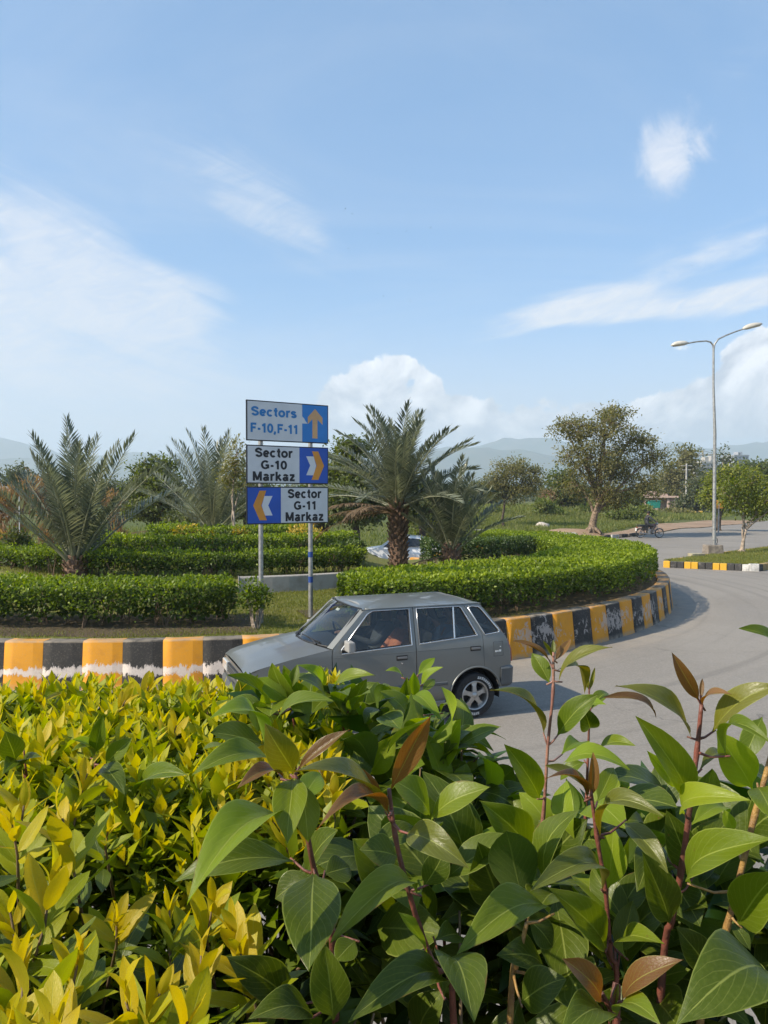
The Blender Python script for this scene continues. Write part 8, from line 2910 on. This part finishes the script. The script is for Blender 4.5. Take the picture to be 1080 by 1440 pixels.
def build_golden():
    rnd = random.Random(31)
    rng = np.random.default_rng(31)
    labels = ['golden-leaved hedge shrub at the left edge, its largest yellow leaves nearest the camera', 'middle shrub of the golden hedge with a dark hollow below its yellow top', 'right end of the golden hedge, mingling with the dark broad-leaved shrub']
    shr = [thing('golden_shrub', l, 'shrub', (0, 0, 0), 0, 'golden-leaved hedge in front') for l in labels]

    def owner(px):
        return 0 if px < 150 else (1 if px < 330 else 2)
    shoots = []
    # hand placed showy shoots: photo point of the tip, depth, size
    for (px, py, d, s) in [(165, 1390, .50, 1.25), (60, 1420, .47, 1.15), (265, 1425, .48, 1.15), (25, 1340, .55, 1.0), (230, 1385, .52, .9), (70, 1215, .62, 1.0), (80, 1135, .70, 1.05), (150, 1160, .74, .7), (160, 1285, .66, .85), (235, 1270, .66, .75),
                           (300, 1260, .66, 1.0), (330, 1330, .60, .95), (60, 1030, .95, 1.05), (125, 1075, .85, .95), (210, 955, 1.25, 1.1), (60, 965, 1.2, 1.0), (180, 975, 1.15, 1.1), (250, 1010, 1.05, 1.0), (290, 960, 1.25, 1.0), (340, 965, 1.25, 0.9),
                           (10, 1150, .66, .9), (5, 1270, .6, .9), (310, 1130, .84, .9), (350, 1115, .86, .8), (370, 1140, .84, .8), (280, 1330, .58, .9), (320, 1290, .62, 1.0), (110, 1330, .56, .9), (35, 1100, .78, .9), (390, 945, 1.25, .9), (425, 960, 1.22, .8), (455, 950, 1.25, .8), (470, 960, 1.25, .7)]:
        shoots.append((at(px, py, d), s, px, True))
    tries = 0
    while len(shoots) < 620 and tries < 26000:
        tries += 1
        y = rnd.uniform(0.40, 1.32); x = rnd.uniform(-0.56 * y - 0.12, 0.10)
        px = 540 + x / y * F
        if px > 470 or px < -120: continue
        if px > 330 and (y < 0.8 or rnd.random() < 0.45) : continue
        z = 2.285 + 0.030 * noise.noise((x * 7, y * 7, 1.0)) + 0.018 * noise.noise((x * 19, y * 19, 4.0))
        hol = math.exp(-((px - 240) / 200) ** 2 - ((y - 0.635) / 0.115) ** 2)
        z -= 0.32 * hol
        if hol > 0.22 and rnd.random() < 0.88: continue
        p = Vector((x, y, z))
        if any((p - q[0]).length < 0.028 for q in shoots): continue
        shoots.append((p, rnd.uniform(0.62, 0.98), px, False))
    shoots.sort(key=lambda s: (not s[3], s[0].y))
    cnt = [0, 0, 0]
    stuff = [[], [], []]
    for (tip, s, px, hand) in shoots:
        w = owner(px)
        use_obj = cnt[w] < 288
        ax = Vector((rnd.gauss(0, .22), rnd.gauss(-0.05, .22), 1)).normalized()
        if use_obj:
            mb = MB(); mb.tube([tip - ax * 0.012 * s, tip - ax * 0.05 * s, tip - ax * 0.13 * s + Vector((rnd.uniform(-.02, .02), rnd.uniform(-.02, .02), -0.02))], [0.0009, 0.0013, 0.0018], 5)
            tw = mb.obj('twig', M_TWIG, shr[w], True)
        n = rnd.randint(10, 13)
        u = ax.orthogonal().normalized(); v = ax.cross(u)
        rot0 = rnd.uniform(0, 6.28)
        for k in range(n):
            q = k / (n - 1)                       # 0 at the tip
            a = rot0 + (k // 2) * (math.pi / 2) + (k % 2) * math.pi + rnd.uniform(-.3, .3)
            rad = u * math.cos(a) + v * math.sin(a)
            el = R(74 - 58 * q + rnd.uniform(-12, 12))
            D = (rad * math.cos(el) + ax * math.sin(el)).normalized()
            Nn = (ax * math.cos(el) - rad * math.sin(el))
            Nn = (Nn + Vector((rnd.gauss(0, .2), rnd.gauss(0, .2), 0))).normalized()
            L = s * 0.050 * (0.55 + 0.6 * min(1, q * 1.8)) * rnd.uniform(0.85, 1.15)
            B = tip - ax * (0.014 + 0.075 * q) * s
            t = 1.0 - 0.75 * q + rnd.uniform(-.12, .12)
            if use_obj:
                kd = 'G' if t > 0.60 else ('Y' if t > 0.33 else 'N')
                o = link('leaf', rnd.choice(GOLD_BIG[kd]), tw)
                o.matrix_world = frame(B, B + D * L, Nn, rnd.uniform(.85, 1.2))
                cnt[w] += 1
            else:
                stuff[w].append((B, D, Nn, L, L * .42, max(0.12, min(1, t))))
    # inner leaves, mostly old and green; shade of the hollow put into their tone
    for w in range(3):
        k = (3000, 3600, 2500)[w]
        for i in range(k):
            y = rnd.uniform(0.44, 1.34)
            pxr = ((-140, 160), (130, 340), (310, 480))[w]
            px = rnd.uniform(*pxr)
            if w == 2 and y < 0.62: continue
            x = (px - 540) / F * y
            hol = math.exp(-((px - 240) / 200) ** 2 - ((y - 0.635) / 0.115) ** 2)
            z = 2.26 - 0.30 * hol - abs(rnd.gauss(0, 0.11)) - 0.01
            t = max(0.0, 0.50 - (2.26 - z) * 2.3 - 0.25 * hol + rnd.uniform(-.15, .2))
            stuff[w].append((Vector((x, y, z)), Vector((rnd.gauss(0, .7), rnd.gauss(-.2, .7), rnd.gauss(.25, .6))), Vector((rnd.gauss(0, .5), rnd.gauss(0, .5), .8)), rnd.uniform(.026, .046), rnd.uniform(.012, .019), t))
        S = stuff[w]
        A = lambda i: np.array([tuple(q[i]) for q in S])
        Fv = lambda i: np.array([q[i] for q in S])
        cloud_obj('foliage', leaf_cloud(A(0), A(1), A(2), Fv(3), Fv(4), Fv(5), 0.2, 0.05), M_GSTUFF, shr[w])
        pxr = ((-140, 160), (130, 340), (310, 480))[w]
        tw_ = MB()
        for _ in range(26):
            px_, y_ = rnd.uniform(*pxr), rnd.uniform(.62, 1.25)
            b_ = Vector(((px_ - 540) / F * y_, y_, rnd.uniform(1.9, 2.1)))
            e_ = b_ + Vector((rnd.uniform(-.12, .12), rnd.uniform(-.12, .08), rnd.uniform(.08, .2)))
            tw_.tube([b_, b_.lerp(e_, .5) + Vector((rnd.uniform(-.02, .02), 0, .01)), e_], [0.003, 0.0022, 0.0012], 5, False)
        tw_.obj('inner_twigs', M_TWIG, shr[w])['kind'] = 'stuff'
        woody(shr[w], (((-80, 150), (150, 330), (330, 440))[w], (0.8, 1.3)), 50 + w, 12, 1230)
    return shr


gold = build_golden()
# a few broad leaves growing through the golden hedge
S14 = stem_obj(sh_mid, [(130, 1065, .88), (132, 1100, .88), (140, 1180, .90)], M_REDST, 0.001, 0.003)
S15 = stem_obj(sh_mid, [(30, 1055, .92), (34, 1100, .92), (40, 1180, .94)], M_REDST, 0.001, 0.003)
for (st, kind, b, t, d0, d1, w, face, roll, arch, fold) in [
        (S14, 'g', (130, 1062), (143, 1006), .88, .86, 24, .8, 0, .05, .3), (S14, 'l', (128, 1062), (100, 1042), .88, .85, 18, .5, 0, .15, .3), (S14, 'g', (146, 1078), (184, 1040), .88, .87, 28, .75, 0, .06, .25), (S14, 'd', (140, 1080), (172, 1120), .88, .82, 34, .6, 0, .12, .2),
        (S14, 'g', (186, 1124), (260, 1092), .88, .82, 36, .5, 0, .14, .22), (S14, 'g', (128, 1070), (96, 1060), .88, .84, 18, .4, 0, .22, .25), (S15, 'd', (18, 1072), (4, 1030), .90, .88, 36, .85, 0, .08, .2), (S15, 'd', (30, 1092), (54, 1066), .92, .88, 24, .6, 0, .14, .3),
        (S15, 'g', (26, 1085), (0, 1092), .92, .86, 24, .4, 0, .2, .2), (S14, 'd', (150, 1120), (110, 1160), .88, .84, 30, .5, 0, .15, .2)]:
    hero_leaf(st, kind, b, t, d0, d1, w, face, roll, arch, fold)


# both shrub rows run on past the edges of the view
def run_on():
    rng = np.random.default_rng(71); rnd = random.Random(71)
    k = 7000
    y = rng.uniform(0.42, 1.34, k)
    x = -0.56 * y - 0.10 - rng.random(k) * 1.1
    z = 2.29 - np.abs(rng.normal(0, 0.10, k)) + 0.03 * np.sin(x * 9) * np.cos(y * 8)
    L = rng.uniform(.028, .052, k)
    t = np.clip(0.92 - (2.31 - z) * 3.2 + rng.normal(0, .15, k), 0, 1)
    cloud_obj('foliage', leaf_cloud(np.stack([x, y, z], 1), rng.normal(0, .6, (k, 3)) + np.array([0, 0, .8]), rng.normal(0, .5, (k, 3)) + np.array([0, -.2, .7]), L, L * .42, t, 0.2, 0.05), M_GSTUFF, gold[0])
    k = 1500
    y = rng.uniform(0.62, 1.25, k)
    x = 0.53 * y + 0.04 + rng.random(k) * 1.0
    z = 2.30 - np.abs(rng.normal(0, 0.20, k)) - 0.06
    L = rng.uniform(.06, .10, k)
    cloud_obj('foliage', leaf_cloud(np.stack([x, y, z], 1), rng.normal(0, .7, (k, 3)) + np.array([0, -.2, .4]), rng.normal(0, .5, (k, 3)) + np.array([0, -.2, .7]), L, L * .45, np.clip(rng.normal(.5, .25, k) - (2.3 - z), 0, 1), 0.15, 0.15), M_BSTUFF, sh_far)
    woody(gold[0], ((-700, -150), (.7, 1.2)), 91, 10, 1240)
    woody(sh_far, ((1180, 1900), (.8, 1.1)), 92, 10, 1200)


run_on()
